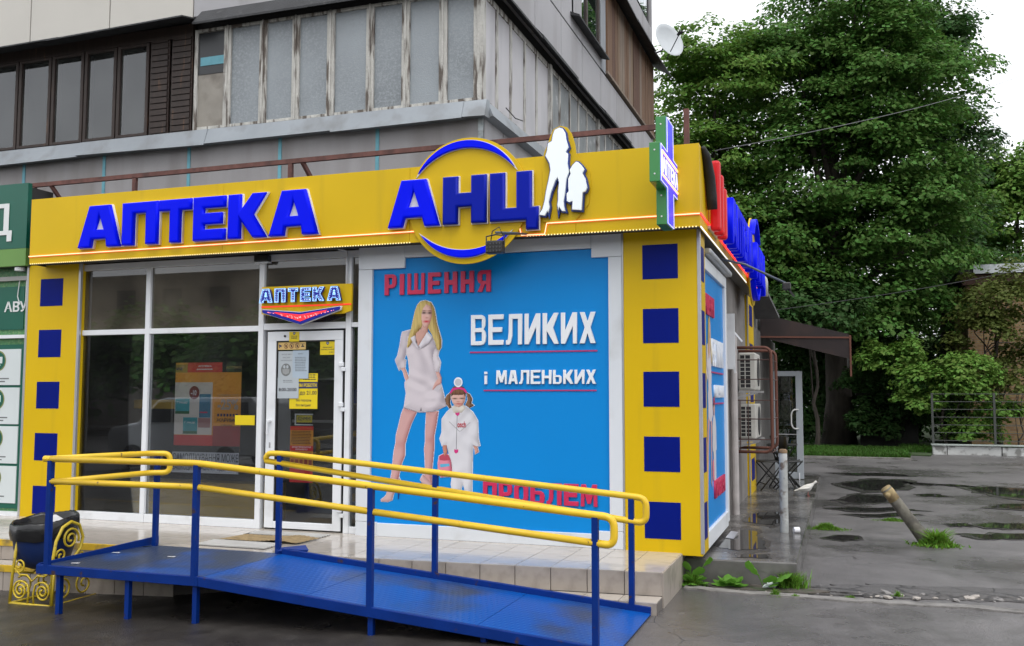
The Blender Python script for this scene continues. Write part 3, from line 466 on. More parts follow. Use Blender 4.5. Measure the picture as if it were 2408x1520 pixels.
# pillars
def pillar(x0, x1, y1, zs, sx0, sx1, sidesq):
    p = obj('pillar', MB().box(x0, x1, 0, y1, -.005 if x0 < -5 else -.02, 2.954), yellow, ph, bevel=.002)
    for z0, z1 in zs: obj('blue_square', MB().box(sx0, sx1, -.003, .002, z0, z1), navy, p)
    if sidesq:
        for z0, z1 in zs: obj('blue_square', MB().box(x1-.002, x1+.003, .14, .34, z0-.012, z1-.012), navy, p)
    for xx in ((x0, x1) if x0 < -5 else (x1,)):
        obj('corner_trim', MB().box(xx-.016, xx+.016, -.006, .03, 0, 2.953), alu, p, bevel=.004)
    return p
zsR = [(2.503,2.826),(1.906,2.226),(1.318,1.641),(.725,1.044),(.118,.45)]
pillar(-.705, 0.0, .42, zsR, -.523, -.192, True)
zsL = [(2.463,2.786),(1.86,2.182),(1.26,1.572),(.656,.973),(.04,.362)]
pillar(-7.93, -7.15, .12, zsL, -7.73, -7.395, False)
obj('corner_trim', MB().box(-.72, -.706, -.004, .05, 0, 2.953), alu, ph)
# far pillar on the side wall
fp = obj('pillar', MB().box(-.22, -.09, 5.95, 7.0, -.08, 2.95), yellow, ph)
for z0, z1 in zsR: obj('blue_square', MB().box(-.092, -.087, 6.2, 6.75, z0, z1), navy, fp)
obj('corner_trim', MB().box(-.1, -.083, 5.94, 5.97, -.08, 2.95), alu, fp)

# shop front: frame members, panes
fr = obj('window_frame', MB().box(-7.15, -4.745, .06, .13, 2.07+.04, 2.17), white, ph, bevel=.004)
def member(x0, x1, z0, z1, y0=.055, y1=.13): return obj('frame_bar', MB().box(x0,x1,y0,y1,z0,z1), white, fr, bevel=.004)
member(-7.15, -3.52, 2.868, 2.94, .058)
member(-6.25, -6.188, .1, 2.868); member(-6.25, -6.188, 0.0, .098, .05)
member(-4.742, -4.678, 0.0, 2.868, .05); member(-3.676, -3.614, 0, 2.868, .05)
member(-7.15, -6.252, 0, .09); member(-6.186, -4.744, 0, .09); member(-3.612, -3.525, 0, .07)
member(-4.676, -3.678, 2.12, 2.19); member(-3.612, -3.525, 2.13, 2.18)
glass = glass_mat('shop_glass', (.93,.94,.94), refl=.62, milk=.02, milkcol=(.42,.43,.45))
film = glass_mat('film_glass', (.5,.47,.4), refl=1.0, milk=.55, milkcol=(.13,.115,.09))
for (a, b, z0, z1, m) in ((-7.15,-6.25,.09,2.11,glass),(-6.188,-4.742,.09,2.11,glass),(-7.15,-6.25,2.17,2.868,film),(-6.188,-4.742,2.17,2.868,film),
                          (-4.678,-3.676,2.19,2.868,film),(-3.614,-3.525,.07,2.13,glass),(-3.614,-3.525,2.18,2.868,film)):
    obj('pane', MB().box(a, b, .088, .096, z0, z1), m, ph)
# door
dr = obj('door', MB().box(-4.63, -3.712, .062, .12, 2.0, 2.1), white, ph, bevel=.005)
for (a, b, z0, z1) in ((-4.63,-4.522,.015,2.0),(-3.81,-3.712,.015,2.0),(-4.522,-3.81,.015,.085)): obj('door_frame', MB().box(a,b,.062,.12,z0,z1), white, dr, bevel=.005)
obj('door_pane', MB().box(-4.522,-3.81,.09,.097,.085,2.0), glass, dr)
gask = mat('black_gasket', (.015,.015,.015), .6)
obj('gasket', MB().box(-4.522,-4.512,.075,.12,.085,2.0).box(-3.82,-3.81,.085,.12,.085,2.0).box(-4.512,-3.82,.085,.12,1.985,2.0), gask, dr)
obj('gap', MB().box(-4.642,-4.631,.09,.12,0,2.11).box(-3.711,-3.703,.075,.12,0,2.11).box(-4.64,-3.7,.09,.12,0,.013), gask, dr)
obj('handle', MB().box(-4.59,-4.555,.02,.06,1.13,1.16).box(-4.6,-4.58,.015,.04,1.0,1.16), white, dr, bevel=.006)
obj('keyhole', MB().box(-4.585,-4.565,.056,.064,.86,.92), alu, dr, bevel=.004)
obj('peephole', MB().tube([(-4.41,.05,2.05),(-4.41,.064,2.05)], .012, 10), gask, dr)
for z in (1.72, 1.30, .21):
    obj('hinge', MB().box(-3.745,-3.69,.035,.064,z,z+.045).box(-3.715,-3.665,.03,.06,z-.05,z-.008), white, dr, bevel=.006)
obj('sensor_box', MB().box(-4.77,-4.60,-.02,.06,2.86,2.93), mat('sensor_black', (.02,.02,.022), .3), ph, bevel=.006)
obj('sensor_base', MB().box(-4.77,-4.60,.0,.06,2.845,2.858), white, ph)
obj('cable_duct', MB().tube([(-3.66,.03,2.5),(-3.66,.03,2.93),(-3.75,.0,2.95)], .012, 8), white, ph, smooth=True)
# plain yellow bands set behind the glass
obj('inner_yellow_band', MB().box(-7.1, -4.8, .5, .75, 0.01, .42), mat('band_yellow', (.45,.29,.02), .5, var=.1), ph)
obj('inner_yellow_band', MB().box(-7.1, -6.3, .9, .95, 1.25, 1.36), mat('band_yellow', (.45,.29,.02), .5), ph)
shelf_m = mat('shelf_white', (.35,.35,.34), .6)
obj('inner_shelf', MB().box(-4.5,-4.1,1.7,2.0,.1,.12).box(-4.5,-4.1,1.7,2.0,.5,.52).box(-4.5,-4.1,1.7,2.0,.9,.92).box(-4.5,-4.1,1.7,2.0,1.3,1.32).box(-4.52,-4.5,1.7,2.0,.05,1.7).box(-4.1,-4.08,1.7,2.0,.05,1.7), shelf_m, ph)
g = random.Random(5)
for k in range(26):
    zz = .12+.4*(k%4); xx = -4.48+(k//4)*.055; c = g.choice([(.3,.02,.02),(.4,.4,.38),(.02,.2,.1),(.05,.1,.35),(.45,.3,.05)])
    obj('medicine_box', MB().box(xx, xx+.045, 1.72, 1.8, zz, zz+g.uniform(.06,.2)), mat('mbox%d' % int(c[0]*100), c, .5), ph)
obj('inner_bar', MB().box(-4.52,-3.81,.4,.43,1.12,1.15).box(-4.52,-3.81,.4,.43,1.585,1.61).box(-3.94,-3.92,.4,.43,1.12,1.6), mat('steel', (.35,.35,.36), .4, metal=.7), ph)
# side billboard zone: white frame + side window strips
obj('side_frame', MB().box(-.13,.0,.44,2.25,2.64,2.76).box(-.13,.0,2.12,2.25,.02,2.64).box(-.13,.0,.44,2.12,-.02,.14), white, ph, bevel=.006)
obj('flashing', MB().box(-.1,.06,.43,2.35,2.78,2.84), mat('grey_sheet', (.42,.44,.45), .4, metal=.3), ph, bevel=.02)
# ---------------------------------------------------------------- signs
bluel = mat('blue_acrylic', (.0008,.006,.72), .35, var=.04, spec=.08, emit=(.0,.008,.8), estr=.1)  # unlit acrylic; a faint glow is added to keep the blue saturated
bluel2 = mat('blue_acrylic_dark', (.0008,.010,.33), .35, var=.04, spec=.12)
rim = mat('clear_rim', (.75,.72,.66), .35, var=0.)
WD = {'А':1.23,'П':1.,'Т':.87,'Е':.86,'К':1.02}
sg = thing('pharmacy_sign', 'large raised blue letters on the left half of the yellow fascia', 'sign', (-5.3,-.26,3.07))
for ch, x0, x1 in (('А',-6.899,-6.314),('П',-6.287,-5.81),('Т',-5.787,-5.375),('Е',-5.343,-4.94),('К',-4.899,-4.44),('А',-4.396,-3.814)):
    letters(ch, x0, x1, 3.07, 3.543, -.33, .078, bluel, sg, s=.33, t=.25, bevel=.02, under=rim, uoff=.008)
lg = thing('logo_sign', 'round yellow logo board with blue arcs and raised blue letters on fascia', 'sign', (-2.19,-.26,3.31))
disc = [(-2.19+.625*math.cos(2*math.pi*i/72), 3.31+.622*math.sin(2*math.pi*i/72)) for i in range(72)]
obj('backing_disc', curve_mesh('backing_disc', [disc], -.272, .02, .002), yellow, lg)
def arc(a0, a1, up):
    ro, cx, cz = .575, -2.195, 3.325; P = []; Q = []
    for i in range(33):
        t = i/32; a = R(a0+(a1-a0)*t); th = .072*math.sin(math.pi*t)**.8
        P.append((cx+ro*math.cos(a), cz+ro*math.sin(a))); Q.append((cx+(ro-th)*math.cos(a), cz+(ro-th)*math.sin(a)))
    return P+Q[::-1][1:-1]
for a0, a1 in ((151, 29), (-144, -38)):
    lp = arc(a0, a1, True); o = obj('blue_arc', curve_mesh('blue_arc', [lp], -.31, .036, .006), bluel, lg)
    obj('arc_rim', curve_mesh('arc_rim', [lp], -.283, .01, 0, .007), rim, o)
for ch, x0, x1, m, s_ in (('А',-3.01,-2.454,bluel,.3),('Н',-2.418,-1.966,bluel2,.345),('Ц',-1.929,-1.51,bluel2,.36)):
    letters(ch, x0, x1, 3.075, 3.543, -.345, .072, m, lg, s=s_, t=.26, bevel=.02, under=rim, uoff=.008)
fg = thing('figure_sign', 'white silhouettes of a woman and a child on a yellow cut-out board', 'sign', (-1.2,-.26,3.1))
sb = TR['s_back']
obj('backing_board', curve_mesh('backing_board', [[(x, z) for x, z in sb]+[(-.97,3.2),(-1.1,3.05),(-1.42,3.05),(-1.42,3.5)]], -.262, .008, .001), yellow, fg)
led_white = mat('white_diffuser', (.85,.9,.92), .4, var=0., emit=(.9,1,1), estr=.06)
rimb = mat('navy_rim', (.004,.03,.22), .35)
for k in ('s_woman', 's_child'):
    o = obj('silhouette', curve_mesh('silhouette', [TR[k]], -.325, .03, .003), led_white, fg)
    obj('silhouette_rim', curve_mesh('silhouette_rim', [TR[k]], -.3, .036, 0, .013), rimb, o)
# red and white led line
ledm = mat('led_line', (.9,.3,.15), .4, var=0., emit=(1.,.13,.03), estr=.6)
ledcore = mat('led_core', (1,.8,.5), .4, var=0., emit=(1.,.62,.34), estr=1.0)
ll = thing('led_strip', 'thin glowing red and white light line along the yellow fascia', 'light strip', (-3.8,-.26,3.02))
path = [(-7.66,3.018),(-1.655,3.044),(-1.632,2.94),(-1.40,2.937),(-1.379,3.041),(.05,3.046)]
for i in range(len(path)-1):
    (xa, za), (xb, zb) = path[i], path[i+1]
    obj('light_tube', MB().bar((xa,-.256,za),(xb,-.256,zb),.01,.016), ledm, ll); obj('light_core', MB().bar((xa,-.262,za),(xb,-.262,zb),.006,.0055), ledcore, ll)
obj('light_tube', MB().bar((.056,-.25,3.046),(.056,5.9,3.046),.012,.02), mat('led_red', (.9,.05,.04), .4, var=0., emit=(1,.04,.03), estr=1.0), ll)
dots = MB(); x = -7.64
while x < .04:
    if not (-2.8 < x < -1.58): dots.box(x, x+.011, -.257, -.25, 2.926, 2.937)
    x += .03
dl = thing('led_dot_chain', 'chain of tiny yellow lights along the bottom edge of the front fascia', 'light strip', (-3.8,-.25,2.93))
obj('cable', MB().bar((-7.64,-.247,2.926),(-2.8,-.247,2.926),.008,.012).bar((-1.58,-.247,2.926),(.04,-.247,2.926),.008,.012), mat('cable_black', (.02,.02,.02), .5), dl)
o = obj('led_dots', dots, mat('led_dot', (.9,.8,.4), .4, var=0., emit=(1,.75,.3), estr=.5), dl); stuff(o)
dots = MB(); y = -.24
while y < 4.2: dots.box(.052, .058, y, y+.05, 2.922, 2.936); y += .06
o = obj('led_dots', dots, mat('led_dot_white', (.9,.9,.9), .4, var=0., emit=(1,1,.95), estr=.5), dl); stuff(o)

# side lettering, seen almost edge-on
def side_letters(word, y0, y1, z0, z1, m, root, gap, s=.3, t=.24):
    for o in letters(word, y0, y1, z0, z1, -.12, .11, m, root, WD, gap=gap, s=s, t=t, bevel=.02):
        o.data.transform(Matrix(((0,-1,0,.075),(1,0,0,0),(0,0,1,0),(0,0,0,1))))
ss = thing('side_sign', 'raised blue letters on the side fascia seen nearly edge on', 'sign', (.1,3.4,3.05))
side_letters('АПТЕКА', 1.2, 3.7, 3.0, 3.5, bluel, ss, .12)
side_letters('АНЦ', 4.25, 5.75, 3.0, 3.5, bluel, ss, .12)
dm = curve_mesh('disc', [[(4.9+.62*math.cos(2*math.pi*i/48), 3.3+.62*math.sin(2*math.pi*i/48)) for i in range(48)]], -.085, .02)
dm.transform(Matrix(((0,-1,0,0),(1,0,0,0),(0,0,1,0),(0,0,0,1)))); obj('backing_disc', dm, yellow, ss)
for a0, a1 in ((151, 29), (-144, -38)):
    lp = [(x+2.195+4.9, z) for x, z in arc(a0, a1, True)]; am = curve_mesh('blue_arc', [lp], -.16, .075, .006)
    am.transform(Matrix(((0,-1,0,0),(1,0,0,0),(0,0,1,0),(0,0,0,1)))); obj('blue_arc', am, bluel, ss)
rs = thing('red_side_sign', 'three upright raised red strokes on the side fascia by the corner', 'sign', (.1,.5,3.05))
redl = mat('red_acrylic', (.5,.008,.015), .3, var=.05, spec=.3, emit=(.7,.01,.01), estr=.1)
for y0, zt in ((.3,3.66),(.56,3.58),(.82,3.5)):
    obj('stroke', MB().box(.07,.17,y0,y0+.1,2.98,zt), redl, rs, bevel=.03, seg=3)
obj('bracket', MB().box(.05,.075,.28,.95,3.0,3.03), alu, rs)
bk = obj('banner_roll', MB().tube([(.07,-.12,3.68),(.085,-.02,3.62),(.1,.1,3.45),(.105,.16,3.28),(.107,.18,3.16)], [.02,.042,.05,.052,.05], 12), mat('black_fabric', (.012,.012,.013), .7, bump=.3, bscale=40), smooth=True)
tag(bk, 'rolled black cover hanging at the right corner of the fascia', 'cover')

# ---------------------------------------------------------------- big blue billboard
bb = thing('billboard', 'large sky blue billboard in a white frame beside the pharmacy door', 'billboard', (-2.1,.03,0))
skyb = mat('billboard_print', (.001,.23,.63), .4, var=.03, vscale=.8, spec=.25)
obj('board', MB().box(-3.345,-.855,.035,.08,.13,2.82), skyb, bb)
fm = mat('white_cassette', (.66,.69,.73), .38, var=.04, vscale=1.2, dirt=(.5,.5,.5), dscale=2, dlo=.56, dhi=.8)
for (a, b, z0, z1) in ((-3.505,-3.348,.14,2.718),(-3.505,-2.98,2.721,2.965),(-2.977,-1.02,2.826,2.965),(-1.017,-.723,2.735,2.968),(-.852,-.723,.163,2.732),(-3.505,-3.27,-.015,.137),(-3.267,-.97,.0,.13),(-.967,-.723,.0,.16)):
    obj('frame_cassette', MB().box(a,b,.002,.085,z0,z1), fm, bb, bevel=.004)
pinkr = mat('crimson_letter', (.55,.02,.085), .4, var=.05); wl = mat('white_letter', (.8,.82,.85), .4, var=.03)
dsh = mat('print_edge_navy', (.001,.055,.2), .4, var=0.)
BW = {'І':.34,'Ш':1.35,'і':.3,'М':1.15,'Р':.95,'Ь':.9,'Л':1.05}
letters('РІШЕННЯ', -3.21,-2.045,2.445,2.66,.012,.022,pinkr,bb,BW,gap=.28,s=.34,t=.2,bevel=.003)
letters('ВЕЛИКИХ', -2.252,-.98,1.915,2.215,.012,.022,wl,bb,BW,gap=.16,s=.27,t=.16,bevel=.003)
letters('МАЛЕНЬКИХ', -1.985,-.98,1.53,1.665,.012,.022,wl,bb,BW,gap=.16,s=.26,t=.17,bevel=.002)
obj('letter', MB().box(-2.106,-2.082,.012,.034,1.53,1.615).box(-2.108,-2.08,.012,.034,1.628,1.652), wl, bb)
letters('ПРОБЛЕМ', -2.118,-.972,.38,.585,.012,.022,pinkr,bb,BW,gap=.16,s=.32,t=.2,bevel=.003)
line_m = mat('magenta_line', (.42,.03,.16), .4, var=0.)
obj('underline', MB().box(-2.268,-.968,.028,.034,1.838,1.852), line_m, bb); obj('underline', MB().box(-2.12,-.978,.028,.034,1.462,1.475), line_m, bb)
pc = {}
def pm(n, c, v=.06, vs=8.): return mat('print_'+n, c, .4, var=v, vscale=vs)
coatm = pm('coat', (.62,.58,.62), .07, 6.); skin = pm('skin', (.62,.36,.30), .08, 4.); legm = pm('legs', (.57,.315,.30), .14, 2.2)
hairm = mat('print_blonde', (.50,.36,.10), .4, var=.28, vscale=26., vstretch=(1,1,.12)); brown = mat('print_brown', (.16,.075,.045), .4, var=.25, vscale=40., vstretch=(1,1,.2))
outl = mat('print_outline', (.8,.82,.85), .4, var=0.)
wf = thing('woman_print', 'printed cut-out of a blonde woman in a short white coat on billboard', 'person print', (-2.95,.03,.3))
cf = thing('child_print', 'printed cut-out of a child in a long white coat holding a pink bag', 'person print', (-2.4,.03,.4))
LV = .0012
# the figures are photographs printed on film: tone varies inside each printed shape
def photo_mat():
    m = bpy.data.materials.new('photo_print'); m.use_nodes = True; N, L = nodes(m); p = N['Principled BSDF']; at_ = N.new('ShaderNodeAttribute'); at_.attribute_name = 'print'
    L.new(at_.outputs['Color'], p.inputs['Base Color']); p.inputs['Roughness'].default_value = .42; p.inputs['Specular IOR Level'].default_value = .25; return m
PHM = photo_mat()
def photo_shape(name, key, base, dark, wid, y, root, fold=0., strand=0., cell=.0055, seed=1, spots=()):
    P = np.array(TR[key]); lo, hi = P.min(0), P.max(0); nx, nz = int((hi[0]-lo[0])/cell)+1, int((hi[1]-lo[1])/cell)+1
    xs, zs = np.meshgrid(lo[0]+(np.arange(nx)+.5)*cell, lo[1]+(np.arange(nz)+.5)*cell, indexing='ij'); C = np.stack([xs.ravel(), zs.ravel()], 1)
    A, B = P, np.roll(P, -1, 0); ins = np.zeros(len(C), bool)
    for (ax, az), (bx_, bz_) in zip(A, B):
        c_ = (az > C[:,1]) != (bz_ > C[:,1]); ins ^= c_ & (C[:,0] < (bx_-ax)*(C[:,1]-az)/((bz_-az) or 1e-9)+ax)
    C = C[ins]; AB = B-A; L2 = (AB**2).sum(1)+1e-12; t = np.clip(((C[:,None]-A[None])*AB[None]).sum(2)/L2, 0, 1); Q = A[None]+t[:,:,None]*AB[None]
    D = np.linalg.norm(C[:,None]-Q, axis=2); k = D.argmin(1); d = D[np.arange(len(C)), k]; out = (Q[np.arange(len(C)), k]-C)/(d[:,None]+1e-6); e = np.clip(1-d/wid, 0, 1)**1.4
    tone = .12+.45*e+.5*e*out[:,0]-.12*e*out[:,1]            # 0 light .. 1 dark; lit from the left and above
    rs = np.random.RandomState(seed)
    if fold:
        for _ in range(7):
            an = rs.uniform(0, math.pi); fq = rs.uniform(12, 30); ph_ = rs.uniform(0, 6); u = C[:,0]*math.cos(an)+C[:,1]*math.sin(an); v_ = -C[:,0]*math.sin(an)+C[:,1]*math.cos(an)
            env = np.exp(-((v_-rs.choice(v_))/rs.uniform(.06,.2))**2)*np.exp(-((u-rs.choice(u))/rs.uniform(.05,.15))**2); tone += fold*np.sin(u*fq*2+ph_)*env
    if strand: tone += strand*(np.sin(C[:,0]*330+np.sin(C[:,1]*9)*2.5)+.7*np.sin(C[:,0]*140+C[:,1]*22))*.5
    tone += rs.normal(0, .02, len(C)); tone = np.clip(tone, 0, 1)[:,None]
    col = np.array(base)[None]*(1-tone)+np.array(dark)[None]*tone
    for (u, v_, ru, rv, cc, am) in spots:                    # soft features placed in the shape's own box
        g_ = np.exp(-(((C[:,0]-lo[0])/(hi[0]-lo[0])-u)/ru)**2-(((C[:,1]-lo[1])/(hi[1]-lo[1])-v_)/rv)**2)[:,None]*am; col = col*(1-g_)+np.array(cc)[None]*g_
    h = cell*.5; O = np.array([(-h,-h),(h,-h),(h,h),(-h,h)]); V = np.zeros((len(C),4,3)); V[:,:,0] = C[:,None,0]+O[None,:,0]; V[:,:,2] = C[:,None,1]+O[None,:,1]; V[:,:,1] = y
    n = len(C); me = bpy.data.meshes.new(name); me.vertices.add(n*4); me.vertices.foreach_set('co', V.reshape(-1).astype(np.float32)); me.loops.add(n*4); me.loops.foreach_set('vertex_index', np.arange(n*4, dtype=np.int32)); me.polygons.add(n)
    me.polygons.foreach_set('loop_start', np.arange(0, n*4, 4, dtype=np.int32)); me.polygons.foreach_set('loop_total', np.full(n, 4, np.int32)); me.update(calc_edges=True)
    ca = me.color_attributes.new('print', 'FLOAT_COLOR', 'POINT'); cc = np.ones((n*4,4), np.float32); cc[:,:3] = np.repeat(np.clip(col,0,1), 4, 0); ca.data.foreach_set('color', cc.ravel())
    return obj(name, me, PHM, root)
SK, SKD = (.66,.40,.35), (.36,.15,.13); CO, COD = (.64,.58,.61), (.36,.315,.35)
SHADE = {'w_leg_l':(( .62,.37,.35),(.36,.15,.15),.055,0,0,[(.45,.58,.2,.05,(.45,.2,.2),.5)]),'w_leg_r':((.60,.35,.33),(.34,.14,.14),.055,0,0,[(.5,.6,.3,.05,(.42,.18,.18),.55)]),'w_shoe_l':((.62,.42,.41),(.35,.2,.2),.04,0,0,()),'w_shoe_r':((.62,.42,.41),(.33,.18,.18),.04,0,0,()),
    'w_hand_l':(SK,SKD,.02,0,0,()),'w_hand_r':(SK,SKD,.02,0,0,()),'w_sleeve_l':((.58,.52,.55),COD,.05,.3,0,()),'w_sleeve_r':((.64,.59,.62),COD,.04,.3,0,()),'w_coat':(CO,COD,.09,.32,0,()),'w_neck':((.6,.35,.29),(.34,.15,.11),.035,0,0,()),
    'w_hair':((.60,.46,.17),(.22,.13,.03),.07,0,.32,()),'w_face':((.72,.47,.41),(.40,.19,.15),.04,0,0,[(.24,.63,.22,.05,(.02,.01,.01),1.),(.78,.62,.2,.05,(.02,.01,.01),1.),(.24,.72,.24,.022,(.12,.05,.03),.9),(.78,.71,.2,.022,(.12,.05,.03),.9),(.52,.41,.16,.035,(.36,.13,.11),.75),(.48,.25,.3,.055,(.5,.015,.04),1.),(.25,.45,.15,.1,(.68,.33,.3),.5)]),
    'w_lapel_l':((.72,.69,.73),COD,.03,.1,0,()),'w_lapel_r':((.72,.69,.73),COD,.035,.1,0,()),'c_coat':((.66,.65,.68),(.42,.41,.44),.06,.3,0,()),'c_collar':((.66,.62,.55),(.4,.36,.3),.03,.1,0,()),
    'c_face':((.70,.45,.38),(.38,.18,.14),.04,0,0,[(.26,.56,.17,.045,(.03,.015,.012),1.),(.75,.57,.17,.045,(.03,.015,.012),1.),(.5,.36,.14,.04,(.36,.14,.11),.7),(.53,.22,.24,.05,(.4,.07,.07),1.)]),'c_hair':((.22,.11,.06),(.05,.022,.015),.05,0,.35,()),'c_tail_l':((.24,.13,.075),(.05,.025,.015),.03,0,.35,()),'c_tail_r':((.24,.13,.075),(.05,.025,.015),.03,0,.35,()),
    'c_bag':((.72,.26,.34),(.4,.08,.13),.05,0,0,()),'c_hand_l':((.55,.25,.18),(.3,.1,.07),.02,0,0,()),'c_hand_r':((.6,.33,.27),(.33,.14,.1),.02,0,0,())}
def pr(name, key, m, lvl, root, out=False):
    pts = TR[key]
    if out: obj('white_outline', curve_mesh('white_outline', [pts], .0335, .001, 0, .004), outl, root)
    if key in SHADE:
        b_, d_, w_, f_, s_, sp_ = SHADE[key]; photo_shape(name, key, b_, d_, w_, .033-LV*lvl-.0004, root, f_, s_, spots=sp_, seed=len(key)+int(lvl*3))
    else: obj(name, curve_mesh(name, [pts], .033-LV*lvl, .001), m, root)
for nm, key, m, lv, out in (('leg','w_leg_l',legm,1,1),('leg','w_leg_r',legm,1,1),('shoe','w_shoe_l',pm('shoe',(.55,.33,.33)),2,1),('shoe','w_shoe_r',pm('shoe',(.55,.33,.33)),2,1),
        ('heel','w_spike_l',rimb,3,0),('heel','w_spike_r',rimb,3,0),('hand','w_hand_l',skin,1,1),('sleeve','w_sleeve_l',pm('coat2',(.56,.51,.55)),2,1),('sleeve','w_sleeve_r',pm('coat2',(.56,.51,.55)),2,1),('coat','w_coat',coatm,3,1),
        ('hand','w_hand_r',skin,4,0),('neck','w_neck',pm('neck',(.55,.28,.23)),4,0),('hair','w_hair',hairm,5,1),('neck','w_neck',pm('neck',(.55,.28,.23)),6,0),('face','w_face',skin,7,0),('lapel','w_lapel_l',pm('lapel',(.7,.67,.71)),6,0),('lapel','w_lapel_r',pm('lapel',(.7,.67,.71)),8,0),
        
        ('pocket','w_pocket',pm('pocket',(.55,.51,.55)),5,0),('slit','w_slit',pm('slit',(.12,.11,.13)),5,0)):
    pr(nm, key, m, lv, wf, out)
pinkm = pm('pink', (.6,.03,.2))
for nm, key, m, lv, out in (('pigtail','c_tail_l',brown,1,1),('pigtail','c_tail_r',brown,1,1),('bag','c_bag',pm('bag',(.68,.2,.28)),3,1),('hand','c_hand_l',pm('chand',(.45,.15,.1)),4,0),('hand','c_hand_r',pm('skin2',(.5,.24,.2)),1,1),('coat','c_coat',pm('ccoat',(.60,.59,.62)),2,1),
        ('bag_top','c_bagtop',pm('bagtop',(.45,.06,.1)),4,0),('bag_window','c_bagwin',pm('bagwin',(.1,.4,.6)),4,0),('collar','c_collar',pm('collar',(.62,.58,.5)),3,0),('face','c_face',skin,4,1),('fringe','c_hair',brown,5,0),('headband','c_band',pinkm,6,0),
        ('heart','c_heart',pinkm,4,0),('heart','c_heart2',pinkm,4,0),('tube','c_stem',pm('tube',(.1,.1,.11)),3,0),('lapel_line','c_lapel',pm('fold',(.4,.39,.41)),3,0),('lapel_line','c_lapel2',pm('fold',(.4,.39,.41)),3,0)):
    pr(nm, key, m, lv, cf, out)
mc = (sum(p[0] for p in TR['c_band'])/len(TR['c_band'])-.003, max(p[1] for p in TR['c_band'])+.045)
for r_, m, lv in ((.047, outl, 7), (.034, pm('mirror',(.5,.5,.54)), 8)):
    obj('head_mirror', curve_mesh('head_mirror', [[(mc[0]+r_*math.cos(2*math.pi*i/24), mc[1]+r_*1.05*math.sin(2*math.pi*i/24)) for i in range(24)]], .033-LV*lv, .001), m, cf)
hx = TR['c_heart'][2]
obj('embroidery', text_mesh('embroidery', 'osch', hx[0]-.02, hx[0]+.07, hx[1]-.15, hx[1]-.09, .0275, .0005, .02), pm('lip', (.45,.03,.05)), cf)
# side billboard (same print, foreshortened)
sbb = thing('side_billboard', 'blue billboard on the side wall around the corner, strongly foreshortened', 'billboard', (.0,1.3,0))
obj('board', MB().box(-.1,-.03,.44,2.118,.142,2.638), skyb, sbb)
def side_copy(src_list, root):
    for o in src_list: o.data.transform(Matrix(((0,-1,0,-.0),(1,0,0,0),(0,0,1,0),(0,0,0,1))))
side_copy(letters('РІШЕННЯ', .5,1.22,2.22,2.42,.012,.02,pinkr,sbb,BW,gap=.28,s=.34,t=.2), sbb)
side_copy(letters('ВЕЛИКИХ', 1.02,1.98,1.72,2.0,.012,.02,wl,sbb,BW,gap=.16,s=.27,t=.16), sbb)
side_copy(letters('МАЛЕНЬКИХ', 1.2,1.98,1.4,1.53,.012,.02,wl,sbb,BW,gap=.16,s=.26,t=.17), sbb)
side_copy(letters('ПРОБЛЕМ', 1.1,1.98,.38,.56,.012,.02,pinkr,sbb,BW,gap=.16,s=.32,t=.2), sbb)
obj('underline', MB().box(-.03,-.018,1.0,2.0,1.65,1.665), line_m, sbb); obj('underline', MB().box(-.03,-.018,1.15,2.0,1.33,1.345), line_m, sbb)
def side_print(keys, dx, dy):
    for key, m, lv in keys:
        me = curve_mesh('figure', [[((x-dx)*.78+dy, z*.93) for x, z in TR[key]]], .027-LV*lv, .001)
        me.transform(Matrix(((0,-1,0,0),(1,0,0,0),(0,0,1,0),(0,0,0,1)))); obj('figure', me, m, sbb)
side_print((('w_leg_l',legm,1),('w_leg_r',legm,1),('w_sleeve_l',coatm,1),('w_sleeve_r',coatm,1),('w_coat',coatm,2),('w_hair',hairm,3),('w_neck',skin,4),('w_face',skin,5),
    ('c_coat',pm('ccoat',(.60,.59,.62)),1),('c_face',skin,2),('c_hair',brown,3),('c_band',pinkm,4),('c_bag',pm('bag',(.68,.2,.28)),2)), -3.25, .5)

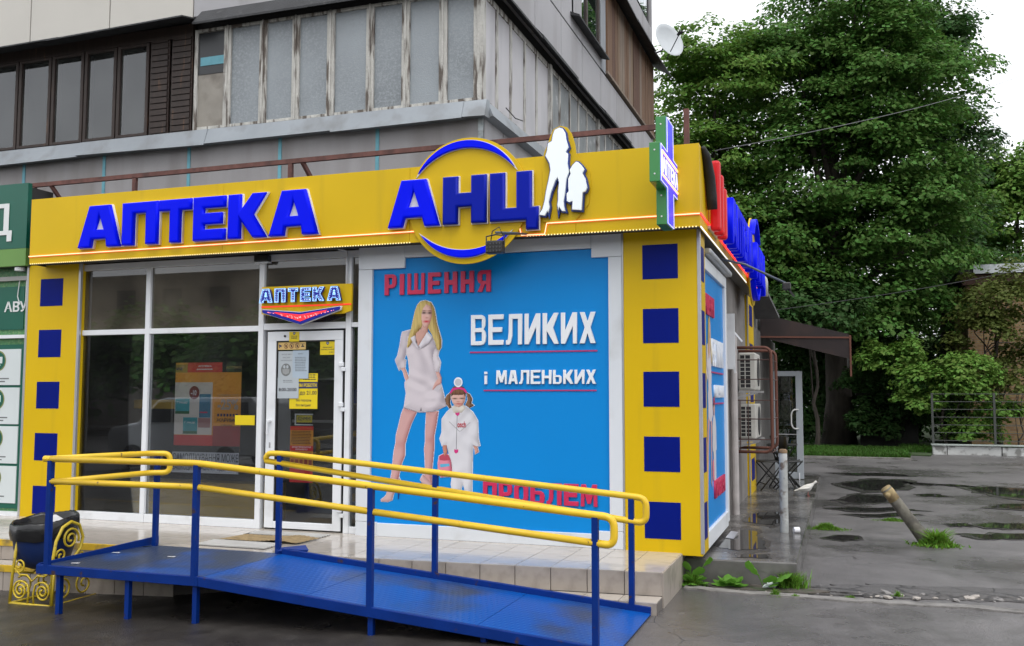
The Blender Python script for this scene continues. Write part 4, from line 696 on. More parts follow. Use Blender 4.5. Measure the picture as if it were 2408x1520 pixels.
# ---------------------------------------------------------------- sign above the door
ds = thing('door_sign', 'small yellow lit sign with a red downward chevron above the door', 'sign', (-4.1,-.05,2.28))
obj('board', curve_mesh('board', [[(-4.645,2.577),(-3.562,2.577),(-3.562,2.295),(-3.66,2.265),(-4.55,2.265),(-4.645,2.285)]], -.04, .035, .002), yellow, ds)
obj('red_line', MB().box(-4.645,-3.562,-.045,-.039,2.353,2.368), mat('red_line', (.5,.02,.01), .4, emit=(1,.05,.02), estr=.5), ds)
navyl = mat('led_letter_navy', (.003,.01,.3), .35, var=0.); cyan = mat('led_cyan', (.4,.7,.95), .4, var=0., emit=(.2,.5,1.), estr=.7)
xx = -4.635
for ch, x0, x1 in (('А',-4.635,-4.475),('П',-4.445,-4.315),('Т',-4.28,-4.165),('Е',-4.13,-4.01),('К',-3.985,-3.855),('А',-3.81,-3.655)):
    o = letters(ch, x0, x1, 2.4, 2.545, -.1, .04, navyl, ds, s=.34, t=.24)[0]
    loops = [[(x0+a*(x1-x0), 2.4+b*.145) for a, b in lp] for lp in glyph(ch, .34, .24)]
    ob = MB(); dd = MB()
    for lp in loops:
        for i in range(len(lp)):
            a, b = Vector(lp[i]), Vector(lp[(i+1)%len(lp)]); ob.bar((a.x,-.102,a.y),(b.x,-.102,b.y),.004,.004)
    obj('glowing_edge', ob, cyan, o)
    cx, cz = (x0+x1)/2, 2.4725
    for lp in loops:
        for i in range(len(lp)):
            a, b = Vector(lp[i]), Vector(lp[(i+1)%len(lp)]); n = max(1, int((b-a).length/.018))
            for k in range(n):
                q = a.lerp(b, (k+.5)/n); nrm = Vector((-(b-a).y, (b-a).x)).normalized()*.013
                q = q-nrm if lp is loops[0] else q+nrm
                q2 = q+2*nrm if False else q
                dd.box(q.x-.002, q.x+.002, -.104, -.099, q.y-.002, q.y+.002)
    st_ = obj('led_points', dd, mat('led_point', (.8,.9,1), .4, var=0., emit=(.55,.8,1), estr=1.2), o); stuff(st_)
chev = [(-4.597,2.325),(-4.132,2.285),(-3.665,2.335),(-3.668,2.305),(-4.132,2.16),(-4.597,2.295)]
o = obj('chevron', curve_mesh('chevron', [chev], -.1, .05, .002), navyl, ds)
rimw = mat('white_rim', (.75,.75,.78), .4)
obj('chevron_rim', curve_mesh('chevron_rim', [chev], -.085, .03, 0, .006), rimw, o)
inn = [(-4.45,2.297),(-4.132,2.262),(-3.81,2.303),(-3.83,2.288),(-4.132,2.19),(-4.43,2.282)]
obj('red_glow', curve_mesh('red_glow', [inn], -.103, .002), mat('led_red_fill', (.5,.02,.03), .4, var=.4, vscale=60, emit=(1,.02,.03), estr=.55), o)
dd = MB(); g = random.Random(2)
for k in range(70):
    u = g.uniform(.06,.94); xq = -4.597+u*.93; half = 1-abs(u-.5)*2; zc = 2.31-.085*half; dd.box(xq-.002, xq+.002, -.107, -.102, zc+g.uniform(-.045,.045)*half*.5-.002, zc+.002)
stuff(obj('led_points', dd, mat('led_point_red', (1,.4,.4), .4, var=0., emit=(1,.25,.25), estr=.9), o))

# ---------------------------------------------------------------- green cross
cr = thing('pharmacy_cross', 'green projecting pharmacy cross with glowing blue face at the right corner', 'sign', (-.1,-.7,2.85))
greenm = mat('green_box', (.03,.22,.05), .3, var=.06, coat=.2)
CX0, CX1 = -.245, -.155     # thickness in X
cy = [(-.62,2.86),(-.9,2.86),(-.9,3.25),(-1.06,3.25),(-1.06,3.58),(-.9,3.58),(-.9,3.80)]
# cross outline in (Y,Z): centre Y -.66
yc, zc, H, A, B = -.62, 3.34, .47, .165, .47
crossp = [(yc-A,zc-H),(yc+A,zc-H),(yc+A,zc-A),(yc+B,zc-A),(yc+B,zc+A),(yc+A,zc+A),(yc+A,zc+H),(yc-A,zc+H),(yc-A,zc+A),(yc-B,zc+A),(yc-B,zc-A),(yc-A,zc-A)]
def cross_mesh(name, pts, x0, x1):
    me = MB().prism(pts, x0, x1).mesh(name); me.transform(Matrix(((0,1,0,0),(1,0,0,0),(0,0,1,0),(0,0,0,1)))); me.flip_normals(); return me
obj('box', cross_mesh('box', crossp, CX0, CX1), greenm, cr, bevel=.006)
ins = lambda d: [(yc+(y-yc)*(1-d/abs(y-yc)), zc+(z-zc)*(1-d/abs(z-zc))) for y, z in crossp]
ledblue = mat('led_blue_panel', (.005,.01,.5), .4, var=.5, vscale=90, emit=(.01,.01,.9), estr=.75)
lededge = mat('led_edge', (.7,.7,.9), .4, var=0., emit=(.6,.6,1), estr=.6)
obj('face', cross_mesh('face', ins(.012), CX1-.002, CX1+.006), ledblue, cr)
e = MB(); q = ins(.012)
for i in range(12):
    a, b = q[i], q[(i+1)%12]; e.bar((CX1+.007,a[0],a[1]),(CX1+.007,b[0],b[1]),.005,.005)
obj('glowing_edge', e, lededge, cr)
e = MB(); rect = [(yc-B+.04,zc-.1),(yc+B-.04,zc-.1),(yc+B-.04,zc+.1),(yc-B+.04,zc+.1)]
for i in range(4):
    a, b = rect[i], rect[(i+1)%4]; e.bar((CX1+.01,a[0],a[1]),(CX1+.01,b[0],b[1]),.012,.016)
obj('glowing_border', e, mat('led_orange', (1,.6,.3), .4, var=0., emit=(1,.55,.25), estr=.8), cr)
tm = text_mesh('text', 'АПТЕКА', yc-B+.08, yc+B-.08, zc-.07, zc+.07, 0, .004, .03); tm.transform(Matrix(((0,-1,0,CX1+.007),(1,0,0,0),(0,0,1,0),(0,0,0,1)))); obj('text', tm, lededge, cr)
for y_, z_ in ((yc-A,zc+.4),(yc-A,zc+.22),(yc-A,zc-.22),(yc-A,zc-.4)): 
    obj('rivet', MB().tube([((CX0+CX1)/2, y_-.004, z_),((CX0+CX1)/2, y_+.002, z_)], .007, 8), rimw, cr)
for z_ in (zc+.1, zc-.1): obj('rivet', MB().tube([((CX0+CX1)/2, yc-B-.004, z_),((CX0+CX1)/2, yc-B+.002, z_)], .007, 8), rimw, cr)
obj('bracket', MB().box(-.215,-.185,yc+A-.02,-.24,zc+.25,zc+.28).box(-.215,-.185,yc+B-.02,-.24,zc-.05,zc-.02), mat('rust', (.12,.045,.03), .8), cr)

# ---------------------------------------------------------------- floodlights on arms
blk = mat('black_metal', (.02,.02,.022), .4, var=.1)
def floodlight(label, base, lampc, arm):
    f = thing('floodlight', label, 'lamp', base, 'floodlights on arms')
    obj('arm', MB().tube(arm, .011, 8), mat('arm_steel', (.07,.09,.12), .4), f, smooth=True)
    x, y, z = lampc
    obj('lamp_head', MB().box(x-.08,x+.08,y-.045,y+.045,z-.06,z+.055), blk, f, bevel=.012)
    fins = MB()
    for k in range(5):
        for j in range(3): fins.box(x-.066+.03*k, x-.054+.03*k, y-.053, y-.044, z-.045+.032*j, z-.03+.032*j)
    obj('fin', fins, mat('grey_fin', (.06,.06,.065), .4), f)
    obj('bracket', MB().tube([(x-.085,y,z+.02),(x-.085,y,z+.1),(x+.0,y+.01,z+.115),(x+.085,y,z+.1),(x+.085,y,z+.02)], .007, 6), blk, f)
    obj('wire', MB().tube([(x-.05,y+.02,z+.05),(x-.04,y+.03,z+.15),(x+.02,y+.05,z+.19),(x+.05,y+.05,z+.12),(arm[0][0],arm[0][1],arm[0][2])], .005, 6), blk, f, smooth=True)
floodlight('black floodlight on an arm in front of the round logo board', (-1.6,-.26,2.93), (-1.67,-.88,2.735), [(-1.58,-.25,2.95),(-1.62,-.5,2.92),(-1.67,-.86,2.87)])
f2 = thing('floodlight', 'floodlight at the end of a long arm reaching out from the side fascia', 'lamp', (.06,1.3,2.84), 'floodlights on arms')
obj('arm', MB().tube([(.05,1.3,2.85),(.3,1.3,2.78),(.7,1.3,2.57)], .012, 8), mat('arm_steel', (.07,.09,.12), .4), f2, smooth=True)
obj('lamp_head', MB().box(.67,.75,1.26,1.36,2.5,2.575), blk, f2, bevel=.01); obj('bracket', MB().bar((.72,1.3,2.52),(.78,1.3,2.43),.02), blk, f2)

# ---------------------------------------------------------------- stickers and posters on the glass
def sheet(name, label, x0, x1, z0, z1, m, y=.085, tilt=0., group=None):
    t = thing(name, label, 'notice', ((x0+x1)/2, y, z0), group)
    obj('paper', MB().box(x0,x1,y-.001,y,z0,z1), m, t); return t
yel = mat('sticker_yellow', (.72,.55,.01), .4, var=.03); ylt = mat('sticker_pale', (.65,.45,.16), .4, var=.03); papr = mat('paper', (.42,.46,.49), .6, var=.05, vscale=4)
ink = mat('ink', (.03,.03,.04), .6, var=0.); inkg = mat('ink_grey', (.16,.17,.18), .6, var=0.); navyi = mat('ink_navy', (.01,.02,.12), .5, var=0.)
def put(t, body, x0, x1, z0, z1, m, y, bold=0.02): return obj('text', text_mesh('text', body, x0, x1, z0, z1, y, .0004, bold), m, t)
def lines(t, x0, x1, z0, z1, n, m, y, seed):
    g = random.Random(seed); mb = MB()
    for k in range(n):
        z = z1-(k+.5)*(z1-z0)/n; x = x0+g.uniform(0,.08)*(x1-x0); xe = x1-g.uniform(0,.15)*(x1-x0)
        while x < xe:
            wd_ = g.uniform(.012,.035); mb.box(x, min(x+wd_, xe), y-.0004, y, z-.22*(z1-z0)/n, z+.22*(z1-z0)/n); x += wd_+.007
    obj('text_lines', mb, m, t)
def shield(t, cx, cz, s_, y): obj('emblem', curve_mesh('emblem', [[(cx-s_,cz+s_),(cx+s_,cz+s_),(cx+s_,cz-.2*s_),(cx,cz-s_),(cx-s_,cz-.2*s_)]], y-.0005, .0005), navyi, t); obj('emblem_mark', MB().box(cx-s_*.6,cx+s_*.6,y-.001,y-.0006,cz-.1*s_,cz+.5*s_), papr, t)
t = sheet('notice', 'small yellow security sticker on the white door head', -4.36,-4.235,1.99,2.095, yel, .0605); shield(t, -4.298, 2.075, .015, .0595); put(t, 'Обʼєкт під', -4.335,-4.262,2.04,2.054,ink,.0594); put(t,'охороною',-4.335,-4.262,2.018,2.034,ink,.0594)
Y_ = .086
t = sheet('notice', 'pale yellow strip of round prohibition symbols at the top of the door glass', -4.515,-4.17,1.905,1.985, ylt, Y_)
for cx in (-4.412,-4.344,-4.274):
    ring = [(cx+.027*math.cos(a*R(15)), 1.945+.029*math.sin(a*R(15))) for a in range(24)]; rin = [(cx+.021*math.cos(a*R(15)), 1.945+.023*math.sin(a*R(15))) for a in range(24)]
    obj('symbol', curve_mesh('symbol', [ring, rin], Y_-.002, .0005), mat('ink_brown', (.2,.05,.02), .5, var=0.), t); obj('slash', MB().bar((cx-.018,Y_-.0018,1.963),(cx+.018,Y_-.0018,1.927),.001,.006), MATS['ink_brown'], t)
    obj('pictogram', MB().box(cx-.008,cx+.008,Y_-.0016,Y_-.0012,1.93,1.957), ink, t)
obj('pictogram', curve_mesh('pictogram', [[(-4.505,1.965),(-4.465,1.95),(-4.47,1.935),(-4.485,1.94),(-4.49,1.925),(-4.497,1.925),(-4.495,1.945)]], Y_-.002, .0005), navyi, t)
obj('pictogram', MB().box(-4.235,-4.18,Y_-.002,Y_-.0014,1.963,1.967).box(-4.225,-4.188,Y_-.002,Y_-.0014,1.933,1.945).box(-4.212,-4.202,Y_-.002,Y_-.0014,1.945,1.963), ink, t)
t = sheet('notice', 'yellow emergency call sticker with a shield at the top right of the door', -3.995,-3.815,1.845,1.985, yel, Y_); shield(t, -3.905, 1.965, .017, Y_-.0012)
put(t,'ТЕРМІНОВИЙ',-3.965,-3.85,1.917,1.933,ink,Y_-.0012); put(t,'ВИКЛИК ПОЛІЦІЇ',-3.98,-3.825,1.893,1.91,ink,Y_-.0012); put(t,'1 0 2',-3.885,-3.835,1.862,1.88,ink,Y_-.0012)
t = sheet('notice', 'grey paper notice with a round masked face drawing on the door', -4.505,-4.325,1.6,1.89, papr, Y_)
for k, b in enumerate(('ВХОД БЕЗ','МАСКИ','ЗАПРЕЩЕН!')): put(t, b, (-4.462,-4.45,-4.475)[k], (-4.345,-4.362,-4.335)[k], 1.845-.032*k, 1.862-.032*k, inkg, Y_-.0012, .01)
fc = [(-4.408+.062*math.cos(a*R(15)), 1.69+.068*math.sin(a*R(15))) for a in range(24)]
obj('drawing', curve_mesh('drawing', [fc], Y_-.0018, .0005), mat('pencil', (.17,.18,.18), .6, var=.25, vscale=30), t)
obj('drawing', curve_mesh('drawing', [[(-4.452,1.695),(-4.408,1.703),(-4.364,1.695),(-4.37,1.655),(-4.408,1.638),(-4.446,1.655)]], Y_-.0024, .0005), mat('pencil2', (.3,.31,.31), .6, var=.1), t)
for cx in (-4.428,-4.39): obj('drawing', curve_mesh('drawing', [[(cx+.014*math.cos(a*R(30)), 1.722+.018*math.sin(a*R(30))) for a in range(12)]], Y_-.003, .0005), papr, t)
t = sheet('notice', 'pale blue printed sheet overlapping the masked face notice', -4.325,-4.13,1.595,1.895, mat('paper_blue', (.38,.46,.54), .6, var=.05), Y_-.003); lines(t, -4.3,-4.15,1.67,1.83,9,inkg,Y_-.0042,3); lines(t,-4.26,-4.2,1.85,1.868,1,inkg,Y_-.0042,4)
t = sheet('notice', 'white sheet with temporary opening hours taped to the door', -4.505,-4.245,1.385,1.605, papr, Y_-.005); put(t,'8:00-20:00',-4.49,-4.27,1.46,1.497,ink,Y_-.0062,.025); lines(t,-4.44,-4.32,1.55,1.585,2,inkg,Y_-.0062,7)
t = sheet('notice', 'yellow and navy opening hours board behind the glass', -4.36,-4.02,1.275,1.65, yel, Y_+.003)
yy = Y_+.0018
obj('band', MB().box(-4.36,-4.02,yy-.0006,yy,1.49,1.56), navyi, t); put(t,'РЕЖИМ РОБОТИ',-4.345,-4.03,1.505,1.545,yel,yy-.0012,.03); put(t,'9.00 до 21.00',-4.345,-4.03,1.415,1.465,ink,yy,.02)
put(t,'без перерви',-4.28,-4.095,1.345,1.38,ink,yy,.01); put(t,'без вихідних',-4.28,-4.095,1.295,1.33,ink,yy,.01); lines(t,-4.2,-4.03,1.575,1.645,3,ink,yy,9)
t = sheet('notice', 'framed yellow open plate hanging in the middle of the door', -4.285,-4.095,1.13,1.205, mat('sticker_olive', (.6,.5,.03), .4), Y_+.03); put(t,'ВІДЧИНЕНО',-4.27,-4.11,1.145,1.19,navyi,Y_+.0288,.02)
obj('frame', MB().box(-4.305,-4.085,.112,.118,1.21,1.222).box(-4.305,-4.085,.112,.118,1.1,1.112).box(-4.305,-4.292,.112,.118,1.112,1.21), white, t)
om = mat('poster_orange', (.62,.29,.03), .5, var=.08, vscale=2); rdm = mat('poster_red', (.66,.035,.03), .5, var=.06)
t = sheet('notice', 'orange and red health poster on the lower half of the door glass', -4.345,-4.065,.5,1.09, om, Y_+.008); y3 = Y_+.0068
obj('band', MB().box(-4.345,-4.065,y3-.0006,y3,.83,.885).box(-4.345,-4.065,y3-.0006,y3,1.05,1.09).box(-4.345,-4.065,y3-.0006,y3,.5,.66), rdm, t)
put(t,'ШАНОВНІ ПОКУПЦІ!',-4.325,-4.085,1.055,1.075,mat('ink_orange',(.6,.2,.02),.5,var=0.),y3-.0012,.01); lines(t,-4.335,-4.075,.9,1.045,9,ink,y3,12)
put(t,'ЗАСОБИ ПРОФІЛАКТИКИ',-4.32,-4.09,.862,.88,wl,y3-.0012,.02); put(t,'КОРОНАВІРУСУ',-4.275,-4.13,.838,.855,wl,y3-.0012,.02)
for k in range(5):
    cx = -4.315+.055*k; obj('pictogram', curve_mesh('pictogram', [[(cx+.02*math.cos(a*R(30)), .785+.022*math.sin(a*R(30))) for a in range(12)]], y3-.0012, .0005), wl if k < 3 else mat('ink_brown', (.2,.05,.02), .5), t); obj('drop', MB().box(cx-.018,cx+.018,y3-.0018,y3-.0014,.68,.74), mat('ink_brick', (.33,.06,.02), .5), t)
# big poster in the window
t = sheet('poster', 'large red and orange discount poster in the left window', -5.86,-4.99,.8,1.78, mat('poster_dark_orange', (.78,.34,.03), .5, var=.12, vscale=1.5), .12); t['category'] = 'poster'; y4 = .1188
def pb(name, x0,x1,z0,z1,m,l=0): return obj(name, MB().box(x0,x1,y4-.0006-l*.0008,y4-l*.0008,z0,z1), m, t)
pb('band',-5.70,-5.24,1.67,1.78,rdm); pb('band',-5.86,-5.70,1.67,1.76,mat('poster_yellow',(.42,.27,.04),.5)); pb('band',-5.24,-4.99,1.67,1.78,mat('poster_black',(.02,.018,.015),.5))
put(t,'АПТЕКО',-5.19,-4.995,1.71,1.735,mat('ink_yellow',(.4,.3,.08),.5,var=0.),y4-.0012,.02); put(t,'АПТЕКА',-5.56,-5.38,1.73,1.75,wl,y4-.0012,.03); lines(t,-5.58,-5.36,1.69,1.72,1,wl,y4-.0012,4); put(t,'нц',-5.85,-5.77,1.69,1.73,navyi,y4-.0012,.02)
pb('panel',-5.86,-5.36,.98,1.56,mat('poster_white',(.7,.65,.62),.5,var=.05),1); pb('base',-5.86,-4.99,.86,.975,rdm,1); pb('base',-5.86,-4.99,.8,.86,mat('poster_black',(.02,.018,.015),.5),1); pb('base',-5.345,-4.99,.86,1.08,mat('poster_deep_red',(.33,.01,.01),.5),2)
obj('badge', curve_mesh('badge', [[(-5.6+.068*math.cos(a*R(15)), 1.445+.075*math.sin(a*R(15))) for a in range(24)]], y4-.0035, .0005), mat('badge_red',(.22,.01,.02),.5), t); put(t,'-10',-5.645,-5.57,1.415,1.475,wl,y4-.004,.03)
tealm = mat('pack_teal',(.04,.36,.42),.4,var=.2,vscale=10); bluep = mat('pack_blue',(.04,.2,.34),.4,var=.2,vscale=10); grn = mat('pack_green',(.02,.14,.05),.4)
for (x0,x1,z0,z1) in ((-5.85,-5.66,1.21,1.38),(-5.74,-5.55,.99,1.17)):
    pb('pack',x0,x1,z0,z1,tealm,3); pb('pack_base',x0,x1,z0,z0+.03,grn,4); put(t,'Гледіз'[:5],x0+.02,x1-.03,z0+.11,z0+.14,wl,y4-.0042,.01)
pb('pack',-5.53,-5.38,1.17,1.43,bluep,3); pb('pack',-5.54,-5.38,1.06,1.165,mat('pack_pink',(.4,.2,.2),.4),3); pb('pack_base',-5.52,-5.42,1.22,1.235,pinkr,4)
put(t,'-25%',-5.29,-5.02,1.255,1.375,mat('ink_pale',(.4,.34,.3),.5,var=0.),y4-.0008,.05); put(t,'ЖАРИМО',-5.3,-5.03,1.125,1.165,ink,y4-.0008,.03); put(t,'ЦІНИ',-5.24,-5.1,1.055,1.095,ink,y4-.0008,.03); put(t,'ТІЛЬКИ ТУТ',-5.3,-5.02,1.405,1.43,mat('ink_pale',(.4,.34,.3),.5,var=0.),y4-.0008,.0)
g = random.Random(6); bl_ = MB()
for k in range(7): bl_.box(-5.29+.04*k, -5.265+.04*k, y4-.003, y4-.002, 1.185, 1.215)
obj('print_balls', bl_, navyi, t)
t = sheet('notice', 'white strip notices with tall black lettering below the discount poster', -5.87,-4.995,.56,.79, mat('paper_lilac',(.55,.57,.65),.6,var=.04), .11); y5=.1088
put(t,'САМОЛІКУВАННЯ МОЖЕ',-5.86,-5.0,.69,.775,ink,y5,.0); put(t,'ЗАШКОДИТИ ВАШОМУ ЗДОРОВʼЮ',-5.86,-5.0,.58,.66,ink,y5,.0)
t = sheet('sticker', 'plain bright yellow strip stuck on the window by the door', -5.035,-4.785,1.095,1.2, yel, .084); t['category'] = 'sticker'
# ---------------------------------------------------------------- wheelchair ramp
rblue = mat('ramp_blue', (.0015,.024,.175), .42, var=.15, vscale=5, spec=.2, dirt=(.05,.03,.035), dscale=11, dlo=.63, dhi=.7, bump=.08, bscale=60)
def deck_mat(name, dirtlo):
    m = bpy.data.materials.new(name); m.use_nodes = True; N, L = nodes(m); p = N['Principled BSDF']; tc = N.new('ShaderNodeTexCoord')
    n = N.new('ShaderNodeTexNoise'); n.inputs['Scale'].default_value = 1.6; n.inputs['Detail'].default_value = 6; L.new(tc.outputs['Object'], n.inputs[0])
    mr = N.new('ShaderNodeMapRange'); mr.inputs[1].default_value = dirtlo; mr.inputs[2].default_value = dirtlo+.22; L.new(n.outputs[0], mr.inputs[0])
    mx = N.new('ShaderNodeMix'); mx.data_type = 'RGBA'; L.new(mr.outputs[0], mx.inputs[0]); mx.inputs[6].default_value = (.0015,.07,.33,1); mx.inputs[7].default_value = (.03,.045,.085,1); L.new(mx.outputs[2], p.inputs['Base Color'])
    p.inputs['Roughness'].default_value = .34; p.inputs['Specular IOR Level'].default_value = .3
    # chequer plate: crossed short ribs
    hs_ = []
    for ang in (45, -45):
        mp = N.new('ShaderNodeMapping'); mp.inputs['Rotation'].default_value = (0,0,R(ang)); mp.inputs['Scale'].default_value = (30, 12, 1); L.new(tc.outputs['Object'], mp.inputs[0])
        v = N.new('ShaderNodeTexVoronoi'); v.inputs['Scale'].default_value = 1; v.inputs['Randomness'].default_value = .0; L.new(mp.outputs[0], v.inputs[0])
        q = N.new('ShaderNodeMapRange'); q.inputs[1].default_value = .2; q.inputs[2].default_value = .4; q.inputs[3].default_value = 1; q.inputs[4].default_value = 0; L.new(v.outputs['Distance'], q.inputs[0]); hs_.append(q.outputs[0])
    mxm = N.new('ShaderNodeMath'); mxm.operation = 'MAXIMUM'; L.new(hs_[0], mxm.inputs[0]); L.new(hs_[1], mxm.inputs[1])
    b = N.new('ShaderNodeBump'); b.inputs['Strength'].default_value = .5; b.inputs['Distance'].default_value = .004; L.new(mxm.outputs[0], b.inputs['Height']); L.new(b.outputs[0], p.inputs['Normal'])
    return m
deck1, deck2 = deck_mat('deck_plate_worn', .3), deck_mat('deck_plate', .5)
hy = mat('handrail_yellow', (.72,.47,.025), .34, var=.1, vscale=6, spec=.4, dirt=(.22,.12,.03), dscale=22, dlo=.67, dhi=.73, bump=.06, bscale=80)
rp = thing('wheelchair_ramp', 'blue steel wheelchair ramp with yellow tubular handrails before the shop', 'ramp', (-2.6,-1.85,-.35))
YB, YFr = -1.25, -2.42
def dz(x): return .0 if x < -3.55 else -.278*(x+3.55)/3.4
def strip(x0, x1, y0, y1, t0, t1):   # sloped box between x0 and x1 following the deck
    return MB().hexa([(x0,y0,dz(x0)+t0),(x1,y0,dz(x1)+t0),(x1,y1,dz(x1)+t0),(x0,y1,dz(x0)+t0),(x0,y0,dz(x0)+t1),(x1,y0,dz(x1)+t1),(x1,y1,dz(x1)+t1),(x0,y1,dz(x0)+t1)])
for a, b, m in ((-5.14,-3.555,deck1),(-3.55,-2.62,deck2),(-2.615,-1.25,deck2),(-1.245,-.235,deck2)): obj('deck_plate', strip(a,b,YFr+.02,YB-.02 if a > -3.6 else YB+.02,-.006,.003), m, rp)
for a, b in ((-5.16,-3.552),(-3.55,-.235)):
    obj('edge_beam', strip(a,b,YFr-.02,YFr+.018,-.062,.012), rblue, rp, bevel=.004)
    if a > -4: obj('edge_beam', strip(a,b,YB-.018,YB+.02,-.05,.05), rblue, rp, bevel=.004)
# raised side flaps at the landing
obj('flap', MB().hexa([(-5.16,YFr,-.05),(-5.14,YFr,-.05),(-5.0,YB+.12,.0),(-5.02,YB+.12,.0),(-5.16,YFr,.02),(-5.14,YFr,.02),(-5.0,YB+.12,.075),(-5.02,YB+.12,.075)]), rblue, rp)
obj('flap', MB().hexa([(-3.62,YB-.02,.0),(-3.4,YB+.13,.0),(-3.38,YB+.12,.0),(-3.6,YB-.03,.0),(-3.62,YB-.02,.055),(-3.4,YB+.13,.07),(-3.36,YB+.12,.03),(-3.58,YB-.03,.03)]), rblue, rp)
obj('cross_beam', MB().box(-5.1,-5.04,YFr,YB,-.06,-.008).box(-4.3,-4.25,YFr,YB,-.06,-.008).box(-3.6,-3.55,YFr,YB,-.07,-.012), rblue, rp)
PX = (-4.945, -3.6, -2.07, -.385)
def topz(x): return .885 if x < -3.6 else .885-.267*(x+3.6)/3.2
def lowz(x): return topz(x)-.185
for x in PX:
    for y, back in ((YB, 1), (YFr, 0)):
        xx = x if (back or x > -4) else -5.06
        obj('post', MB().box(xx-.022,xx+.022,y-.022,y+.022,(dz(x)-.06) if not back else dz(x)-.02,topz(x)-.01), rblue, rp, bevel=.003)
        if (not back and x < -.5) or (back and x < -3):
            gz = ground_z(x, y)
            lx = {(-4.945):-4.95}.get(x, x)
            obj('leg', MB().box(lx-.02,lx+.02,y-.02+(.03 if not back else -.1),y+.02+(.03 if not back else -.1),gz,dz(x)-.05), rblue, rp)
            obj('foot', MB().box(lx-.06,lx+.06,y-.06+.02,y+.06+.02,gz,gz+.008), rblue, rp)
for lx, y in ((-4.25,YFr+.03),(-1.2,YFr+.05)):
    obj('leg', MB().box(lx-.02,lx+.02,y-.02,y+.02,ground_z(lx,0),dz(lx)-.05), rblue, rp)
RR = .026
def bend(pts, r=.06, n=6):
    out = [Vector(pts[0])]
    for i in range(1, len(pts)-1):
        p, a, b = Vector(pts[i]), Vector(pts[i-1]), Vector(pts[i+1])
        d0 = min(r, (a-p).length/2); d1 = min(r, (b-p).length/2); s0 = p+(a-p).normalized()*d0; s1 = p+(b-p).normalized()*d1
        for k in range(n+1): t = k/n; out.append(s0*(1-t)**2+p*2*t*(1-t)+s1*t*t)
    out.append(Vector(pts[-1])); return out
XE = -.255
obj('handrail', MB().tube(bend([(-5.1,YFr,topz(-5)),(-3.6,YFr,topz(-3.6)),(XE,YFr,topz(XE)),(XE,YFr,lowz(XE)),(-.37,YFr,lowz(-.37))], .07), RR, 14), hy, rp, smooth=True)
for a, b in ((-5.05,-3.62),(-3.575,-2.09),(-2.045,-.4)): obj('lower_rail', MB().tube([(a,YFr,lowz(a)),(b,YFr,lowz(b))], RR*.95, 14), hy, rp, smooth=True)
obj('handrail', MB().tube(bend([(-3.75,YB,lowz(-3.6)+.005),(-3.75,YB,topz(-3.6)+.01),(-3.55,YB,topz(-3.55)+.01),(XE-.01,YB,topz(XE)+.01),(XE-.01,YB,lowz(XE)),(-3.75,YB,lowz(-3.6)+.005)], .07)[1:-1], RR, 14, closed=True), hy, rp, smooth=True)
# left end loop rail, running from the front left post to the back left post and round
obj('handrail', MB().tube(bend([(-5.08,YFr,.885),(-4.96,YB-.1,.872),(-4.8,YB,.868),(-4.8,YB,.69),(-4.96,YB-.1,.69),(-5.06,YFr,.69)], .06), RR, 14), hy, rp, smooth=True)
obj('bracket_cap', MB().tube([(-5.13,YFr,.885),(-5.06,YFr,.885)], RR*1.02, 12), hy, rp)
for x in PX[1:3]: obj('rail_stub', MB().box(x+.02,x+.05,YFr-.012,YFr+.012,lowz(x)-.012,lowz(x)+.012), rblue, rp)

# ---------------------------------------------------------------- mats and grille at the door
gr = thing('door_grille', 'white and dark ribbed drainage mat at the pharmacy door', 'mat', (-4.1,-.4,0))
for k in range(4): obj('grille_slat', MB().box(-4.58+.01*k,-3.72,-.16-.05*k,-.135-.05*k,.001,.014), mat('slat_white', (.5,.49,.47), .5), gr)
for k in range(5): obj('grille_slat', MB().box(-4.62,-3.85,-.84-.06*k,-.80-.06*k,.001,.016), mat('slat_white', (.5,.49,.47), .5), gr)
for q in (MB().box(-4.6,-3.72,-.34,-.12,.0005,.004), MB().box(-4.62,-3.85,-1.1,-.78,.0005,.004)): obj('grille_base', q, mat('slat_dark', (.05,.045,.04), .7), gr)
dm_ = MB(); nx, ny = 34, 12; g = random.Random(4)
vv = [(-4.58+.86*i/nx+.05*j/ny, -.76+.36*j/ny, .012+.006*((i+j)%2)+.018*math.exp(-((i/nx-.75)*6)**2)) for j in range(ny+1) for i in range(nx+1)]
ff = [(j*(nx+1)+i, j*(nx+1)+i+1, (j+1)*(nx+1)+i+1, (j+1)*(nx+1)+i) for j in range(ny) for i in range(nx)]
tag(obj('door_mat', dm_.add(vv, ff), mat('mat_tan', (.25,.18,.09), .8, var=.3, vscale=14, bump=.4, bscale=60)), 'rumpled tan ribbed doormat on the tiles at the pharmacy door', 'doormat')

